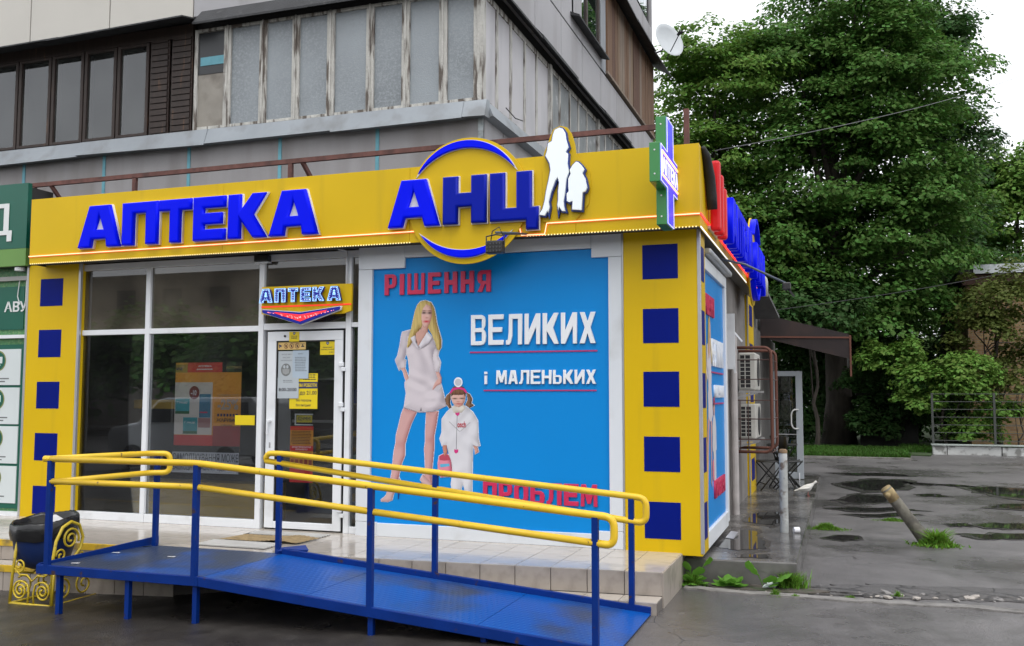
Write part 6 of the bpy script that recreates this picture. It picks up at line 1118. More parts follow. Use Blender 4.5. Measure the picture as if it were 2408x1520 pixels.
for i, (a, b) in enumerate(((8.5,10.2),(10.15,12.0),(11.95,13.75))):
    obj('canopy', MB().hexa([(SX-.1,a,9.5),(SX+.34,a,9.18),(SX+.34+.04*i,b,9.16),(SX-.1,b,9.5),(SX-.1,a,9.6),(SX+.34,a,9.21),(SX+.34+.04*i,b,9.19),(SX-.1,b,9.6)]), felt, apt)
for a in (9.0, 11.2): sbx('window', a, a+1.8, 10.4, 11.9, pane_clear, -.02, .05)
obj('corner_edge', MB().box(SX-.08,SX+.004,13.45,13.56,2.9,16), pane_w, apt)
# satellite dish
sd = thing('satellite_dish', 'grey white satellite dish mounted at the far corner of the apartment block', 'satellite dish', (-2.85,13.3,9.6))
prof = [(.0,.0),(.12,.008),(.24,.035),(.34,.07),(.42,.11),(.425,.105),(.34,.06),(.2,.018),(.0,-.01)]
dsh_ = MB().lathe(prof, (0,0,0), 32).mesh('dish', True)
dirv = Vector((.78,-.6,.25)).normalized(); dsh_.transform(Matrix.Translation((-2.45,13.0,9.74)) @ dirv.to_track_quat('Z','Y').to_matrix().to_4x4())
obj('dish', dsh_, mat('dish_white', (.5,.53,.55), .5, var=.06), sd)
c0 = Vector((-2.45,13.0,9.74)); lo = c0+Vector((0,0,-.4)); fo = c0+dirv*.45+Vector((0,0,-.05))
obj('arm', MB().tube([lo, fo], .012, 6), blk, sd); obj('lnb', MB().tube([fo-dirv*.06, fo+Vector((0,0,.03))+dirv*.05], .035, 8).tube([fo+Vector((.06,-.02,.0))-dirv*.05, fo+Vector((.08,-.02,.04))], .03, 8), blk, sd)
obj('mount', MB().tube([(-2.9,13.35,9.6),(-2.6,13.2,9.62),c0-dirv*.02], .02, 6), blk, sd)
# ---------------------------------------------------------------- rusty sign frame on the shop roof
rf = thing('rusty_frame', 'rusty steel angle frame standing on the pharmacy roof behind the fascia', 'frame', (-4.2,.2,3.5))
rst = mat('rust_steel', (.13,.055,.045), .8, var=.35, vscale=9, dirt=(.06,.03,.028), dscale=6)
obj('rail', MB().bar((-8.13,.2,3.985),(-.3,.2,4.0),.04,.05), rst, rf)
for x in (-8.1,-6.58,-4.47,-2.5,-.33): obj('upright', MB().box(x-.025,x+.025,.18,.22,3.45,3.97), rst, rf)
for x in (-7.84,-4.32,-2.42): obj('brace', MB().bar((x,.2,3.97),(x+.12,.55,3.5),.04,.04), rst, rf)
obj('upright', MB().box(-.15,-.1,.18,.22,3.45,4.15), rst, rf)

# ---------------------------------------------------------------- neighbouring green shop
ns = thing('green_shop', 'green fronted neighbouring shop cut off at the left edge', 'shop', (-9.2,0,0))
gd = mat('green_dark', (.005,.10,.065), .35, var=.05); gl = mat('green_light', (.13,.27,.06), .4, var=.05); gpat = mat('green_pattern', (.06,.2,.075), .45, var=.3, vscale=28, dirt=(.14,.26,.10), dscale=34, dlo=.52, dhi=.62)
obj('fascia_board', MB().box(-14,-7.9,-.08,-.02,3.16,3.945), gd, ns); obj('fascia_stripe', MB().box(-14,-7.9,-.078,-.02,2.95,3.158), gl, ns); obj('fascia_back', MB().box(-14,-7.9,-.02,.3,2.95,3.9), joint, ns)
obj('wall', MB().box(-14,-7.95,.06,.2,-.05,3.0), gpat, ns)
obj('sill', MB().box(-14,-7.94,.0,.1,-.04,.045), white, ns); obj('rail', MB().box(-14,-7.94,.02,.1,2.095,2.135), white, ns); obj('rail', MB().box(-14,-7.94,.02,.1,2.79,2.84), mat('grey_rail', (.35,.35,.33), .5), ns)
obj('window_film', MB().box(-14,-8.03,.05,.062,2.2,2.72), gd, ns); obj('window_film', MB().box(-14,-7.995,.045,.055,.08,2.02), gd, ns)
cardm = mat('card_white', (.6,.65,.66), .45, var=.03)
for z0, z1 in ((1.535,1.965),(1.07,1.505),(.605,1.045),(.14,.575)):
    c = obj('info_card', MB().box(-8.75,-8.03,.035,.045,z0,z1), cardm, ns); cz = z0+.58*(z1-z0)
    for r_, m, l in ((.125, mat('card_olive', (.22,.24,.08), .5), 0), (.11, gd, 1)): obj('badge', curve_mesh('badge', [[(-8.38+r_*math.cos(a*R(12)), cz+.04+r_*math.sin(a*R(12))) for a in range(30)]], .033-.001*l, .0008), m, c)
    obj('icon', MB().box(-8.42,-8.31,.0305,.0315,cz+.01,cz+.09).box(-8.4,-8.34,.0305,.0315,cz-.02,cz), cardm, c)
    tx = MB(); 
    for k in range(2): tx.box(-8.5,-8.2-.06*k,.0335,.0345,z0+.07-.035*k,z0+.085-.035*k)
    obj('text_lines', tx, inkg, c)
put_m = mat('sign_white', (.7,.72,.72), .4, var=0.)
obj('letter', text_mesh('letter', 'Д', -8.62,-8.12,3.25,3.71,-.085,.006,.01), put_m, ns)
obj('letter', text_mesh('letter', 'АВУ', -8.33,-7.975,2.415,2.54,.047,.004,.02), put_m, ns)
obj('lamp', MB().tube([(-8.06,-.0,2.9),(-8.06,-.0,2.94)], .06, 14), white, ns)
obj('cable_drip', MB().tube([(-8.1,.04,2.8),(-8.12,.035,2.6),(-8.08,.035,2.5)], .006, 5).tube([(-7.99,.035,2.8),(-7.99,.035,2.55),(-8.0,.03,2.5)], .006, 5), put_m, ns)
# ---------------------------------------------------------------- vegetation
def leaf_mat(name, col, trans=.4, var=.27):
    m = bpy.data.materials.new(name); m.use_nodes = True; N, L = nodes(m); p = N['Principled BSDF']; out = N['Material Output']
    g = N.new('ShaderNodeNewGeometry'); tc = N.new('ShaderNodeTexCoord'); n = N.new('ShaderNodeTexNoise'); n.inputs['Scale'].default_value = .7; n.inputs['Detail'].default_value = 3; L.new(tc.outputs['Object'], n.inputs[0])
    a = N.new('ShaderNodeMath'); a.operation = 'ADD'; L.new(g.outputs['Random Per Island'], a.inputs[0]); L.new(n.outputs[0], a.inputs[1])
    r = N.new('ShaderNodeMapRange'); r.inputs[1].default_value = .4; r.inputs[2].default_value = 1.6; r.inputs[3].default_value = 1-var*1.25; r.inputs[4].default_value = 1+var*1.5; L.new(a.outputs[0], r.inputs[0])
    hsv = N.new('ShaderNodeHueSaturation'); hsv.inputs['Color'].default_value = (*col, 1); L.new(r.outputs[0], hsv.inputs['Value'])
    h2 = N.new('ShaderNodeMapRange'); h2.inputs[3].default_value = .475; h2.inputs[4].default_value = .515; L.new(g.outputs['Random Per Island'], h2.inputs[0]); L.new(h2.outputs[0], hsv.inputs['Hue'])
    L.new(hsv.outputs[0], p.inputs['Base Color']); p.inputs['Roughness'].default_value = .6; p.inputs['Specular IOR Level'].default_value = .2
    t = N.new('ShaderNodeBsdfTranslucent'); L.new(hsv.outputs[0], t.inputs[0]); mx = N.new('ShaderNodeMixShader'); mx.inputs[0].default_value = trans
    L.new(p.outputs[0], mx.inputs[1]); L.new(t.outputs[0], mx.inputs[2]); L.new(mx.outputs[0], out.inputs[0]); return m
def quads_mesh(name, P):   # P: (n,4,3)
    n = len(P); me = bpy.data.meshes.new(name); me.vertices.add(n*4); me.vertices.foreach_set('co', P.reshape(-1).astype(np.float32))
    me.loops.add(n*4); me.loops.foreach_set('vertex_index', np.arange(n*4, dtype=np.int32)); me.polygons.add(n)
    me.polygons.foreach_set('loop_start', np.arange(0, n*4, 4, dtype=np.int32)); me.polygons.foreach_set('loop_total', np.full(n, 4, np.int32)); me.update(calc_edges=True); return me
def leaves(c, nrm, size, rs):
    n = len(c); nrm = nrm/np.linalg.norm(nrm, axis=1, keepdims=True); a = rs.normal(size=(n,3)); u = np.cross(nrm, a); u /= np.linalg.norm(u, axis=1, keepdims=True)+1e-9; v = np.cross(nrm, u)
    s = size*rs.uniform(.6, 1.25, (n,1)); w = s*rs.uniform(.3,.42,(n,1)); fold = nrm*s*rs.uniform(-.12,.12,(n,1))
    return np.stack([c-u*s*.5, c+v*w+fold, c+u*s*.5-nrm*s*.1, c-v*w+fold], 1)
def crown_pts(blobs, nclump, nleaf, rs, cr=(.5,1.0), shell=.5, flat=.4, down=.45):
    vol = np.array([b[3]*b[4]*b[5] for b in blobs])**.8; vol /= vol.sum(); C = []; Nn = []
    for k in range(nclump):
        b = blobs[rs.choice(len(blobs), p=vol)]; d = rs.normal(size=3); d /= np.linalg.norm(d)
        if d[2] < -.5: d[2] *= -.6
        r = shell+(1-shell)*rs.uniform()**.6; cc = np.array(b[:3])+d*r*np.array(b[3:6]); R_ = rs.uniform(*cr)
        q = rs.normal(size=(nleaf,3)); q /= np.linalg.norm(q, axis=1, keepdims=True); q *= (rs.uniform(size=(nleaf,1))**.45)
        o = q*np.array([R_,R_,R_*flat]); rad = np.sqrt(o[:,0]**2+o[:,1]**2)/R_; o[:,2] -= down*R_*rad**2
        o[:,0:2] += d[0:2]*.2*R_
        C.append(cc+o); nn = q*.55+np.array([0,0,.9])+d*.45+rs.normal(size=(nleaf,3))*.42; Nn.append(nn)
    return np.concatenate(C), np.concatenate(Nn)
bark = mat('bark', (.055,.045,.038), .9, var=.35, vscale=6, vstretch=(1,1,.3), bump=.8, bscale=14)
def tree(name, label, base, h, r0, blobs, nclump, nleaf, size, lm, seed, group=None, lean=(0,0), limbs=9, cr=(.5,1.0), shell=.5, flat=.4):
    rs = np.random.RandomState(seed); t = thing(name, label, 'tree', base, group); g = random.Random(seed)
    mb = MB(); n = 8; bx, by, bz_ = base
    path = [(bx+lean[0]*(i/n)**1.5+g.uniform(-.08,.08)*(i > 0), by+lean[1]*(i/n)**1.5+g.uniform(-.08,.08)*(i > 0), bz_-.1+h*i/n) for i in range(n+1)]
    mb.tube(path, [r0*(1.25 if i == 0 else 1)*(1-.8*i/n) for i in range(n+1)], 10)
    for k in range(limbs):
        b = blobs[k%len(blobs)]; i0 = g.randint(2, n-1); p0 = Vector(path[i0]); e = Vector((b[0]+g.uniform(-.6,.6)*b[3], b[1]+g.uniform(-.6,.6)*b[4], b[2]+g.uniform(-.3,.6)*b[5]))
        mid = p0.lerp(e, .5)+Vector((g.uniform(-.3,.3),g.uniform(-.3,.3),g.uniform(-.1,.5))); rr_ = r0*(1-.8*i0/n)*.55; mb.tube([p0, p0.lerp(mid,.5)+Vector((0,0,.1)), mid, mid.lerp(e,.55), e], [rr_,rr_*.8,rr_*.6,rr_*.35,rr_*.12], 6)
    obj('trunk', mb, bark, t, smooth=True)
    c, nn = crown_pts(blobs, nclump, nleaf, rs, cr, shell, flat); obj('crown', quads_mesh('crown', leaves(c, nn, size, rs)), lm, t); return t
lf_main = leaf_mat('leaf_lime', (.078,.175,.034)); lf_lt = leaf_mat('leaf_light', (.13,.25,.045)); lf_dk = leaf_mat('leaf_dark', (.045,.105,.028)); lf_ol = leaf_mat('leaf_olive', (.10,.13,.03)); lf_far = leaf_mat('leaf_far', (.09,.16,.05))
# the great tree in the middle
tree('linden_tree', 'tallest dark green tree with a thick trunk behind the awning', (1.17,26.5,GZ), 13, .52,
     [(1.2,26.5,4.6,4.2,3.2,2.6),(-.8,26,6.8,3.6,3.2,2.8),(3.2,26.5,7.2,3.0,3.0,3.0),(1.2,26.5,9.8,4.6,3.4,3.4),(3.2,26.5,12.4,3.0,2.8,2.8),(-.2,26.5,13.2,3.0,2.8,2.8),(2.2,26.5,15.4,2.8,2.6,2.4)], 880, 175, .175, lf_main, 1, limbs=22, cr=(.65,1.25), shell=.25, flat=.3)
tree('maple_tree', 'lighter green tree close behind the apartment block corner', (-3.2,24.5,GZ), 11, .3,
     [(-3.4,24.5,6.0,3.2,2.6,3.0),(-3.6,24.5,9.5,2.8,2.4,2.6),(-2.6,24.5,12.6,2.5,2.2,2.2)], 330, 150, .17, lf_lt, 2, cr=(.55,1.1), shell=.3, flat=.32)
tree('dark_tree', 'dark narrow tree rising behind the right side of the tallest tree', (5.2,31,GZ), 14, .3,
     [(5.0,31,6,2.4,2.2,3.6),(5.2,31,11,1.9,1.9,3.2),(4.6,31,15.2,2.0,1.8,2.6)], 260, 150, .19, lf_dk, 3, cr=(.6,1.1), shell=.25)
tree('pale_tree', 'pale green tree standing behind the flat roof of the brick house', (9,38.5,GZ), 10, .3,
     [(7.4,38.5,8,2.6,2.0,2.8),(9.6,38.5,10.4,2.8,2.2,3.0),(12.2,38.5,8.5,2.6,2.0,3.0),(7.2,38.5,11,1.8,1.6,2.0)], 330, 140, .22, lf_lt, 4, cr=(.6,1.1), shell=.3)
tree('thin_tree', 'thin dark trunk sapling left of the thick trunk', (.49,23.5,GZ), 4.2, .085, [(.4,23.5,4.2,1.6,1.4,1.1)], 45, 110, .17, lf_dk, 5, limbs=4)
tree('olive_shrub_tree', 'sparse olive green small tree against the brick wall', (5.9,24.2,GZ), 4.6, .1, [(6.2,24.2,4.4,1.5,1.1,1.3),(6.7,24.2,2.2,1.1,.9,1.1),(5.4,24.0,3.4,.9,.8,1.0),(5.3,24.0,1.6,.9,.7,1.0)], 135, 80, .13, lf_ol, 6, cr=(.35,.7), limbs=12)
tree('low_bough_tree', 'bright bushy shrub leaning over the pipe fence', (4.2,22.6,GZ), 2.0, .06, [(4.0,22.5,1.9,1.25,.8,.8),(2.9,23.2,2.6,.9,.7,.8),(4.7,22.5,1.5,.8,.6,.6),(3.4,22.4,1.2,.6,.5,.5),(4.9,22.4,.4,.8,.5,.45),(4.9,22.6,2.2,.8,.6,.7),(5.6,22.5,.9,.6,.5,.5)], 165, 80, .14, lf_lt, 7, cr=(.25,.5), limbs=8)
tree('bare_sapling', 'thin twiggy sapling by the fence at the right edge', (6.2,22.4,GZ), 1.9, .03, [(6.3,22.4,1.7,.6,.4,.6)], 12, 40, .12, lf_ol, 8, cr=(.2,.4), limbs=8)
tree('edge_tree', 'wispy tree tip at the far right edge against the sky', (10.4,29,GZ), 13, .16, [(10.2,29,12.0,.9,.8,2.3),(10.8,29,9.0,1.4,1.2,1.6)], 60, 80, .17, lf_main, 14, cr=(.3,.6), limbs=6)
# distant greenery, one mass
rs = np.random.RandomState(30); bl = [(rs.uniform(-16,34), rs.uniform(40,54), rs.uniform(1,7), rs.uniform(3,4.5), 2.5, rs.uniform(2.5,4)) for _ in range(46)]
c, nn = crown_pts(bl, 1100, 80, rs, (.8,1.7), .3, .6); o = obj('far_greenery', quads_mesh('far_greenery', leaves(c, nn, .32, rs)), lf_far); stuff(o); o['label'] = 'distant mass of green trees beyond the yard'
rs = np.random.RandomState(31); bl = [(rs.uniform(-3,5.6), rs.uniform(28.5,31.5), rs.uniform(.3,5.5), 1.5, 1.0, 1.3) for _ in range(30)]
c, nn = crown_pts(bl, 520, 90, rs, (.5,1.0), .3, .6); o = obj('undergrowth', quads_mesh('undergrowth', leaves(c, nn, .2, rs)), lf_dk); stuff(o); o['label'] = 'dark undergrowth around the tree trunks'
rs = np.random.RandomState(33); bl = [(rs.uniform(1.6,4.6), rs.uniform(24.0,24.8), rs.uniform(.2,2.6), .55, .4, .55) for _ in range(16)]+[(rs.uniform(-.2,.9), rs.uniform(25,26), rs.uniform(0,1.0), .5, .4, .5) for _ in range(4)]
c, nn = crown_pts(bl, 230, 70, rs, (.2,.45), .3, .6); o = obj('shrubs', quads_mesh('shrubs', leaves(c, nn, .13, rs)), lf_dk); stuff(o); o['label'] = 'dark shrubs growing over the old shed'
# trees across the street behind the photographer (seen only as reflections)
rs = np.random.RandomState(32); bl = [(x+rs.uniform(-2,2), -36+rs.uniform(-2,2), rs.uniform(1.5,4.5), 3.6, 2.5, 2.6) for x in range(-64, 30, 4) for _ in range(2)]
c, nn = crown_pts(bl, 1100, 50, rs, (1.0,2.0), .2, .8); o = obj('street_trees', quads_mesh('street_trees', leaves(c, nn, .5, rs)), lf_main); stuff(o); o['label'] = 'row of trees across the street'
# lawn strip
lawn = mat('lawn_soil', (.03,.055,.015), .9, var=.4, vscale=3, bump=.5)
struct(obj('lawn', MB().slab([(-3,19.2),(.6,18.9),(2.6,19.6),(3.1,20.6),(3.6,20.4),(3.75,21.6),(14,22.2),(14,60),(-14,60),(-14,19)], GZ-.02, GZ+.03), lawn))
struct(obj('kerb', MB().box(.2,3.0,18.62,18.78,GZ-.05,GZ+.05), conc))
grassm = leaf_mat('grass_blade', (.12,.25,.03), .35, .45)
lawnm = leaf_mat('lawn_blade', (.045,.115,.015), .3, .4)
def grass(name, label, pts_fn, n, hgt, seed, wdt=.008, lean=.4):
    rs = np.random.RandomState(seed); P = np.array([pts_fn(rs) for _ in range(n)]); ctr = P.mean(0); rad = np.linalg.norm((P-ctr)[:,:2]/(P.std(0)[:2]*2+1e-6), axis=1, keepdims=True); h = hgt*rs.uniform(.35,1.25,(n,1))*(np.clip(1.25-rad,.25,1.) if hgt != .12 and n < 5000 else 1.); a = rs.uniform(0,2*math.pi,n)
    u = np.stack([np.cos(a), np.sin(a), 0*a],1)*wdt; ln = rs.normal(size=(n,3))*lean*h; ln[:,2] = 0; t = P+ln+np.array([0,0,1])*h; mid = P+ln*.35+np.array([0,0,.6])*h
    q = np.concatenate([np.stack([P-u, P+u, mid+u*.8, mid-u*.8],1), np.stack([mid-u*.8, mid+u*.8, t+u*.15, t-u*.15],1)])
    o = obj(name, quads_mesh(name, q), lawnm if name == 'lawn_grass' else grassm); stuff(o); o['label'] = label; return o
def disc(cx, cy, rx, ry, z): 
    def f(rs):
        a = rs.uniform(0,2*math.pi); r_ = min(abs(rs.normal())*.5, 1.3); return (cx+rx*r_*math.cos(a), cy+ry*r_*math.sin(a), z)
    return f
grass('lawn_grass', 'green grass under the trees', lambda rs: (rs.uniform(-.5,3.0)*1., rs.uniform(19,23), GZ+.03), 15000, .12, 1, .012)
grass('lawn_grass', 'grass beside the white kerb wall', lambda rs: (rs.uniform(3.0,9), rs.uniform(21.8,24), GZ+.03), 9000, .16, 2, .012)
grass('grass_tuft', 'grass tuft round the foot of the leaning post', disc(2.2,3.22,.27,.2,GZ), 800, .16, 3, .011, .65)
grass('grass_tuft', 'low grass strip along the edge of the concrete slab', disc(1.0,4.2,.26,.13,GZ), 900, .07, 4)
grass('grass_tuft', 'yellowish grass patch far from the slab in the yard', disc(1.85,5.35,.28,.12,GZ), 500, .04, 41)
grass('grass_tuft', 'grass tuft at the near right corner of the slab', disc(.74,.2,.13,.08,GZ), 800, .12, 5, .005)
grass('grass_tuft', 'grass between the steps and the slab', disc(-.1,.06,.12,.1,GZ), 700, .1, 6, .005)
grass('grass_tuft', 'small tuft in the paving lip', disc(.63,-.2,.07,.035,GZ), 220, .06, 7, .004); grass('grass_tuft', 'small flat tuft further along the paving lip', disc(.8,-.21,.08,.02,GZ), 120, .03, 8, .004)
grass('grass_tuft', 'yellow green tuft among the cracked asphalt', disc(1.25,-.12,.12,.03,GZ), 160, .03, 9, .004); grass('grass_tuft', 'tuft by the pale stones', disc(1.62,.1,.07,.03,GZ), 160, .05, 10, .004)
crm = mat('crumbled_asphalt', (.085,.08,.078), .8, var=.4, vscale=14, bump=.9, bscale=30, dirt=(.03,.028,.027), dscale=12, dlo=.5, dhi=.58)
struct(obj('crumbled_edge', MB().slab([(x_+1.2, y_+.05+.2*x_) for x_, y_ in rnd_poly(1.1, 0, 1.2, .13, 40, 15, .3)], GZ-.02, GZ+.0085), crm))
# broad leaved weeds: each leaf its own part
def weed(label, x, y, spec, seed):
    t = thing('weed', label, 'plant', (x,y,GZ)); g = random.Random(seed); lm = leaf_mat('weed_leaf%d' % seed, (.11,.27,.035), .35, .25)
    for (az, el, stem, ln, wd_) in spec:
        ca, sa, ce, se = math.cos(R(az)), math.sin(R(az)), math.cos(R(el)), math.sin(R(el)); d = Vector((ca*ce, sa*ce, se)); s_ = Vector((-sa, ca, 0)); up_ = d.cross(s_)*-1; b0 = Vector((x,y,GZ)); b1 = b0+d*stem
        m = MB(); N_ = 8; v = []; 
        for i in range(N_+1):
            u = i/N_; ww = wd_*math.sin(math.pi*min(1,u*.93+.05))**.7; c_ = b1+d*ln*u+Vector((0,0,-.25*ln*u*u)); rip = .06*wd_*math.sin(i*2.2)
            v += [c_-s_*ww+up_*(ww*.35+rip), c_, c_+s_*ww+up_*(ww*.35-rip)]
        f = [(3*i+k, 3*i+k+1, 3*i+k+4, 3*i+k+3) for i in range(N_) for k in (0,1)]; m.add(v, f); obj('leaf', m, lm, t, smooth=True); obj('stalk', MB().tube([b0, b1], .004, 5), lm, t)
weed('tall broad leaved weed at the corner between step and slab', -.09, .06, [(300,58,.12,.14,.06),(240,66,.15,.13,.05),(-20,62,.2,.14,.07),(190,40,.05,.13,.045),(330,25,.05,.14,.045),(270,22,.05,.13,.045),(60,40,.05,.1,.04),(200,15,.05,.13,.04),(225,15,.05,.12,.04),(250,45,.08,.13,.05),(310,40,.08,.13,.05)], 1)
weed('low rosette of broad green leaves before the middle of the slab', .224, .08, [(a, 22+(a%50)/2, .03, .15, .048) for a in range(0,360,40)]+[(a, 50, .04, .12, .045) for a in range(15,360,90)], 2)
weed('large burdock leaves growing against the slab front', .52, .12, [(-12,40,.1,.23,.1),(215,64,.13,.2,.095),(300,50,.08,.15,.07),(330,30,.06,.13,.06)], 3)
# stones and litter
stm = [mat('pale_stone', (.34,.31,.28), .85, var=.25, vscale=25), mat('grey_stone', (.2,.19,.185), .85, var=.25, vscale=25)]
def stone_mesh(seed):
    bm = bmesh.new(); bmesh.ops.create_icosphere(bm, subdivisions=1, radius=1); g = random.Random(seed)
    for v in bm.verts: v.co *= g.uniform(.72,1.15); v.co.z *= .55
    me = bpy.data.meshes.new('stone'); bm.to_mesh(me); bm.free(); me.materials.append(stm[seed%2]); return me
SM = [stone_mesh(i) for i in range(6)]; g = random.Random(77)
for k in range(75):
    if k < 55: u = g.uniform(0,1); x, y, s_ = 1.3+u*2.0, .02+u*.42+g.gauss(0,.08), g.uniform(.01,.04)
    else: x, y, s_ = g.uniform(.0,1.1), g.uniform(-.25,.2), g.uniform(.005,.013)
    o = bpy.data.objects.new('stone', SM[k%6]); o.location = (x,y,GZ+s_*.3); o.scale = (s_*g.uniform(.8,1.5),s_,s_); o.rotation_euler = (g.uniform(-.3,.3),g.uniform(-.3,.3),g.uniform(0,6)); COL.objects.link(o)
    tag(o, 'pale broken stone lying along the crumbled asphalt edge' if k < 55 else 'small pebble on the dirt in front of the concrete slab', 'stone', 'stones along the crumbled edge' if k < 55 else 'pebbles before the slab')
pk = obj('crumpled_wrapper', MB().hexa([(.5,.06,GZ+.01),(.62,.1,GZ+.01),(.64,.2,GZ+.02),(.53,.17,GZ+.02),(.51,.07,GZ+.03),(.61,.1,GZ+.07),(.65,.19,GZ+.1),(.55,.18,GZ+.05)]), mat('wrapper', (.42,.48,.46), .3, var=.2, vscale=30, bump=.6, bscale=40), bevel=.01); tag(pk, 'crumpled pale wrapper under the burdock leaves', 'litter')
for k, (x, y, z, lab) in enumerate(((-4.4,-1.75,.008,'white paper slip on the worn ramp landing'),(-4.95,-2.28,.008,'white paper scrap on the left end of the ramp'),(-5.0,-1.75,.01,'tiny white scrap near the landing flap'))):
    tag(obj('paper_scrap', MB().hexa([(x,y,z),(x+.07,y+.01,z),(x+.07,y+.03,z+.002),(x,y+.02,z),(x,y,z+.003),(x+.07,y+.01,z+.004),(x+.07,y+.03,z+.006),(x,y+.02,z+.003)]), MATS['paper_white']), lab, 'litter')
# ---------------------------------------------------------------- white kerb wall, pipe fence, shed, brick house, cables
ww = thing('white_kerb_wall', 'low whitewashed concrete wall at the far side of the yard', 'wall', (6,21.5,GZ))
wwm = mat('whitewash', (.50,.51,.5), .85, var=.15, vscale=3, bump=.4, bscale=14, dirt=(.2,.2,.19), dscale=4, dlo=.52, dhi=.62)
for i, (a, b) in enumerate(((3.75,4.12),(4.14,5.55),(5.57,7.4),(7.42,9.4))): obj('block', MB().box(a,b,21.45+.02*(i%2),21.7,GZ-.05,-.02-.015*i), wwm, ww, bevel=.015)
obj('coping', MB().box(3.72,9.4,21.4,21.72,-.02,.015), mat('coping_grey', (.36,.40,.38), .8, var=.15), ww)
pf = thing('pipe_fence', 'dark horizontal pipe fence above the low white wall', 'fence', (6,21.6,-.02)); pfm = mat('fence_dark', (.05,.055,.05), .7)
for x in (3.78,5.42,7.1,8.8): obj('post', MB().box(x-.03,x+.03,21.57,21.63,-.05,1.5), pfm, pf)
for k in range(7): obj('rail', MB().tube([(3.78,21.6,.12+.225*k),(9.2,21.6,.12+.225*k)], .011, 6), pfm, pf)
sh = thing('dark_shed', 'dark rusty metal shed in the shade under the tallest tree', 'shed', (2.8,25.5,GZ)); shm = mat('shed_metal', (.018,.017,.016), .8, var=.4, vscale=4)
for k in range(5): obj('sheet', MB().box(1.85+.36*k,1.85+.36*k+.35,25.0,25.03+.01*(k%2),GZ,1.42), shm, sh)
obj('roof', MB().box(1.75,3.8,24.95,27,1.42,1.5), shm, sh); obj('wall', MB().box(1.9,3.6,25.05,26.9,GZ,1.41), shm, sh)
def brick_mat():
    m = bpy.data.materials.new('yellow_brick'); m.use_nodes = True; N, L = nodes(m); p = N['Principled BSDF']; tc = N.new('ShaderNodeTexCoord'); mp = N.new('ShaderNodeMapping'); mp.inputs['Rotation'].default_value = (R(90),0,0); L.new(tc.outputs['Object'], mp.inputs[0])
    b = N.new('ShaderNodeTexBrick'); b.inputs['Scale'].default_value = 1.; b.inputs['Brick Width'].default_value = .26; b.inputs['Row Height'].default_value = .077; b.inputs['Mortar Size'].default_value = .006; b.inputs['Color1'].default_value = (.30,.20,.09,1); b.inputs['Color2'].default_value = (.22,.125,.06,1); b.inputs['Mortar'].default_value = (.2,.18,.15,1); L.new(mp.outputs[0], b.inputs[0])
    n = N.new('ShaderNodeTexNoise'); n.inputs['Scale'].default_value = .9; n.inputs['Detail'].default_value = 5; L.new(tc.outputs['Object'], n.inputs[0]); mx = N.new('ShaderNodeMix'); mx.data_type = 'RGBA'; mx.blend_type = 'MULTIPLY'; mx.inputs[0].default_value = .6; L.new(b.outputs[0], mx.inputs[6]); L.new(n.outputs['Color'], mx.inputs[7]); L.new(b.outputs[0], p.inputs['Base Color']); p.inputs['Roughness'].default_value = .85; return m
bh = thing('brick_house', 'tan brick house with a flat pale roof edge at the right', 'house', (12,30,GZ))
obj('wall', MB().box(5.45,22,27,36,GZ-.1,5.2), brick_mat(), bh); obj('roof', MB().box(5.2,22.3,26.5,36.3,5.55,5.7), mat('roof_dark', (.03,.03,.03), .8), bh); obj('parapet', MB().box(5.62,22.3,26.45,26.6,5.55,5.85), mat('roof_pale', (.5,.53,.56), .6, var=.1), bh); obj('eave', MB().box(5.3,22,26.7,27,5.2,5.55), mat('eave_rust', (.08,.04,.03), .8), bh)
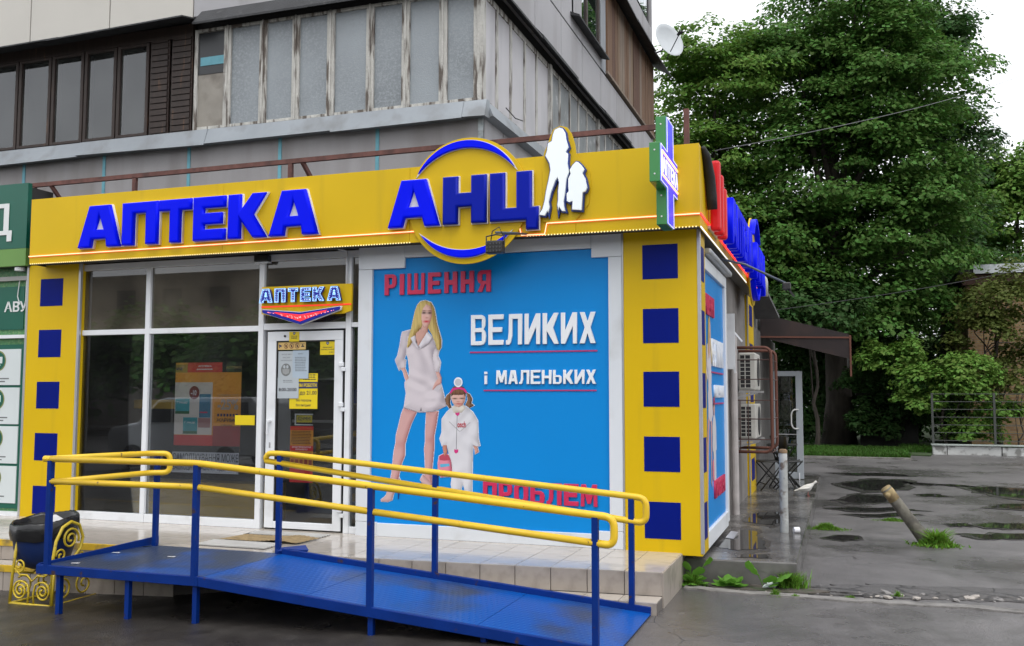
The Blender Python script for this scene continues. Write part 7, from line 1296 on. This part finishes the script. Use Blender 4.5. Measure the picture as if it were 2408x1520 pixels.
for x in (8.6,11.6,14.6): w_ = obj('window', MB().box(x,x+1.2,26.985,27,1.2,2.7), glass_mat('dark_pane', (.2,.25,.24)), bh); obj('frame', MB().box(x-.06,x,26.97,27.0,1.14,2.76).box(x+1.2,x+1.26,26.97,27.0,1.14,2.76).box(x,x+1.2,26.97,27.0,1.14,1.2).box(x,x+1.2,26.97,27.0,2.7,2.76), white, w_)
def cable(label, a, b, sag):
    a, b = Vector(a), Vector(b); tag(obj('overhead_cable', MB().tube([a.lerp(b, i/24)+Vector((0,0,-4*sag*(i/24)*(1-i/24))) for i in range(25)], .005, 5), blk, smooth=True), label, 'cable', 'overhead cables')
cable('upper overhead cable running from the fascia corner to the upper right', (.098,.5,3.80), (5.72,16.7,9.28), .12)
cable('lower overhead cable running from the annex roof to the right edge', (.1,8.3,2.9), (6.2,14.8,4.45), .08)

# across the street, behind the photographer: long grey house and a parked van, mirrored in the shop glass
ob = thing('opposite_house', 'long brown grey house across the street', 'house', (-20,-46,0)); obm = mat('opposite_wall', (.17,.15,.13), .9, var=.2, vscale=.4)
obj('wall', MB().box(-75,35,-52,-46,-1,10), obm, ob)
for k in range(26):
    for z in (1.6,4.6,7.4): obj('window', MB().box(-72+k*4,-70.4+k*4,-46,-45.96,z,z+1.5), MATS['opening_dark'], ob)
vn = thing('parked_van', 'silver grey van parked across the street', 'van', (-16.5,-14.5,ground_z(-17,0))); vz = ground_z(-17,0)
vm = mat('van_silver', (.42,.43,.44), .3, var=.03, coat=.3)
body = [(-19.2,.35),(-19.25,.95),(-19.1,1.15),(-18.2,1.3),(-17.5,1.95),(-17.2,2.02),(-14.3,2.05),(-14.15,1.9),(-14.1,.4)]
obj('body', MB().prism([(x, vz+z) for x, z in body], -15.5, -13.7), vm, vn, bevel=.06, seg=3)
for pts in ([(-18.0,1.32),(-17.42,1.88),(-17.0,1.9),(-17.0,1.32)], [(-16.9,1.32),(-16.9,1.9),(-15.6,1.9),(-15.6,1.32)], [(-15.5,1.32),(-15.5,1.9),(-14.4,1.9),(-14.35,1.32)]):
    obj('window', MB().prism([(x, vz+z) for x, z in pts], -13.69, -13.66), MATS['opening_dark'], vn)
for x in (-18.3,-15.1):
    for y in (-15.45,-13.75): obj('wheel', MB().tube([(x,y-.1,vz+.33),(x,y+.1,vz+.33)], .33, 20), MATS['opening_dark'], vn)
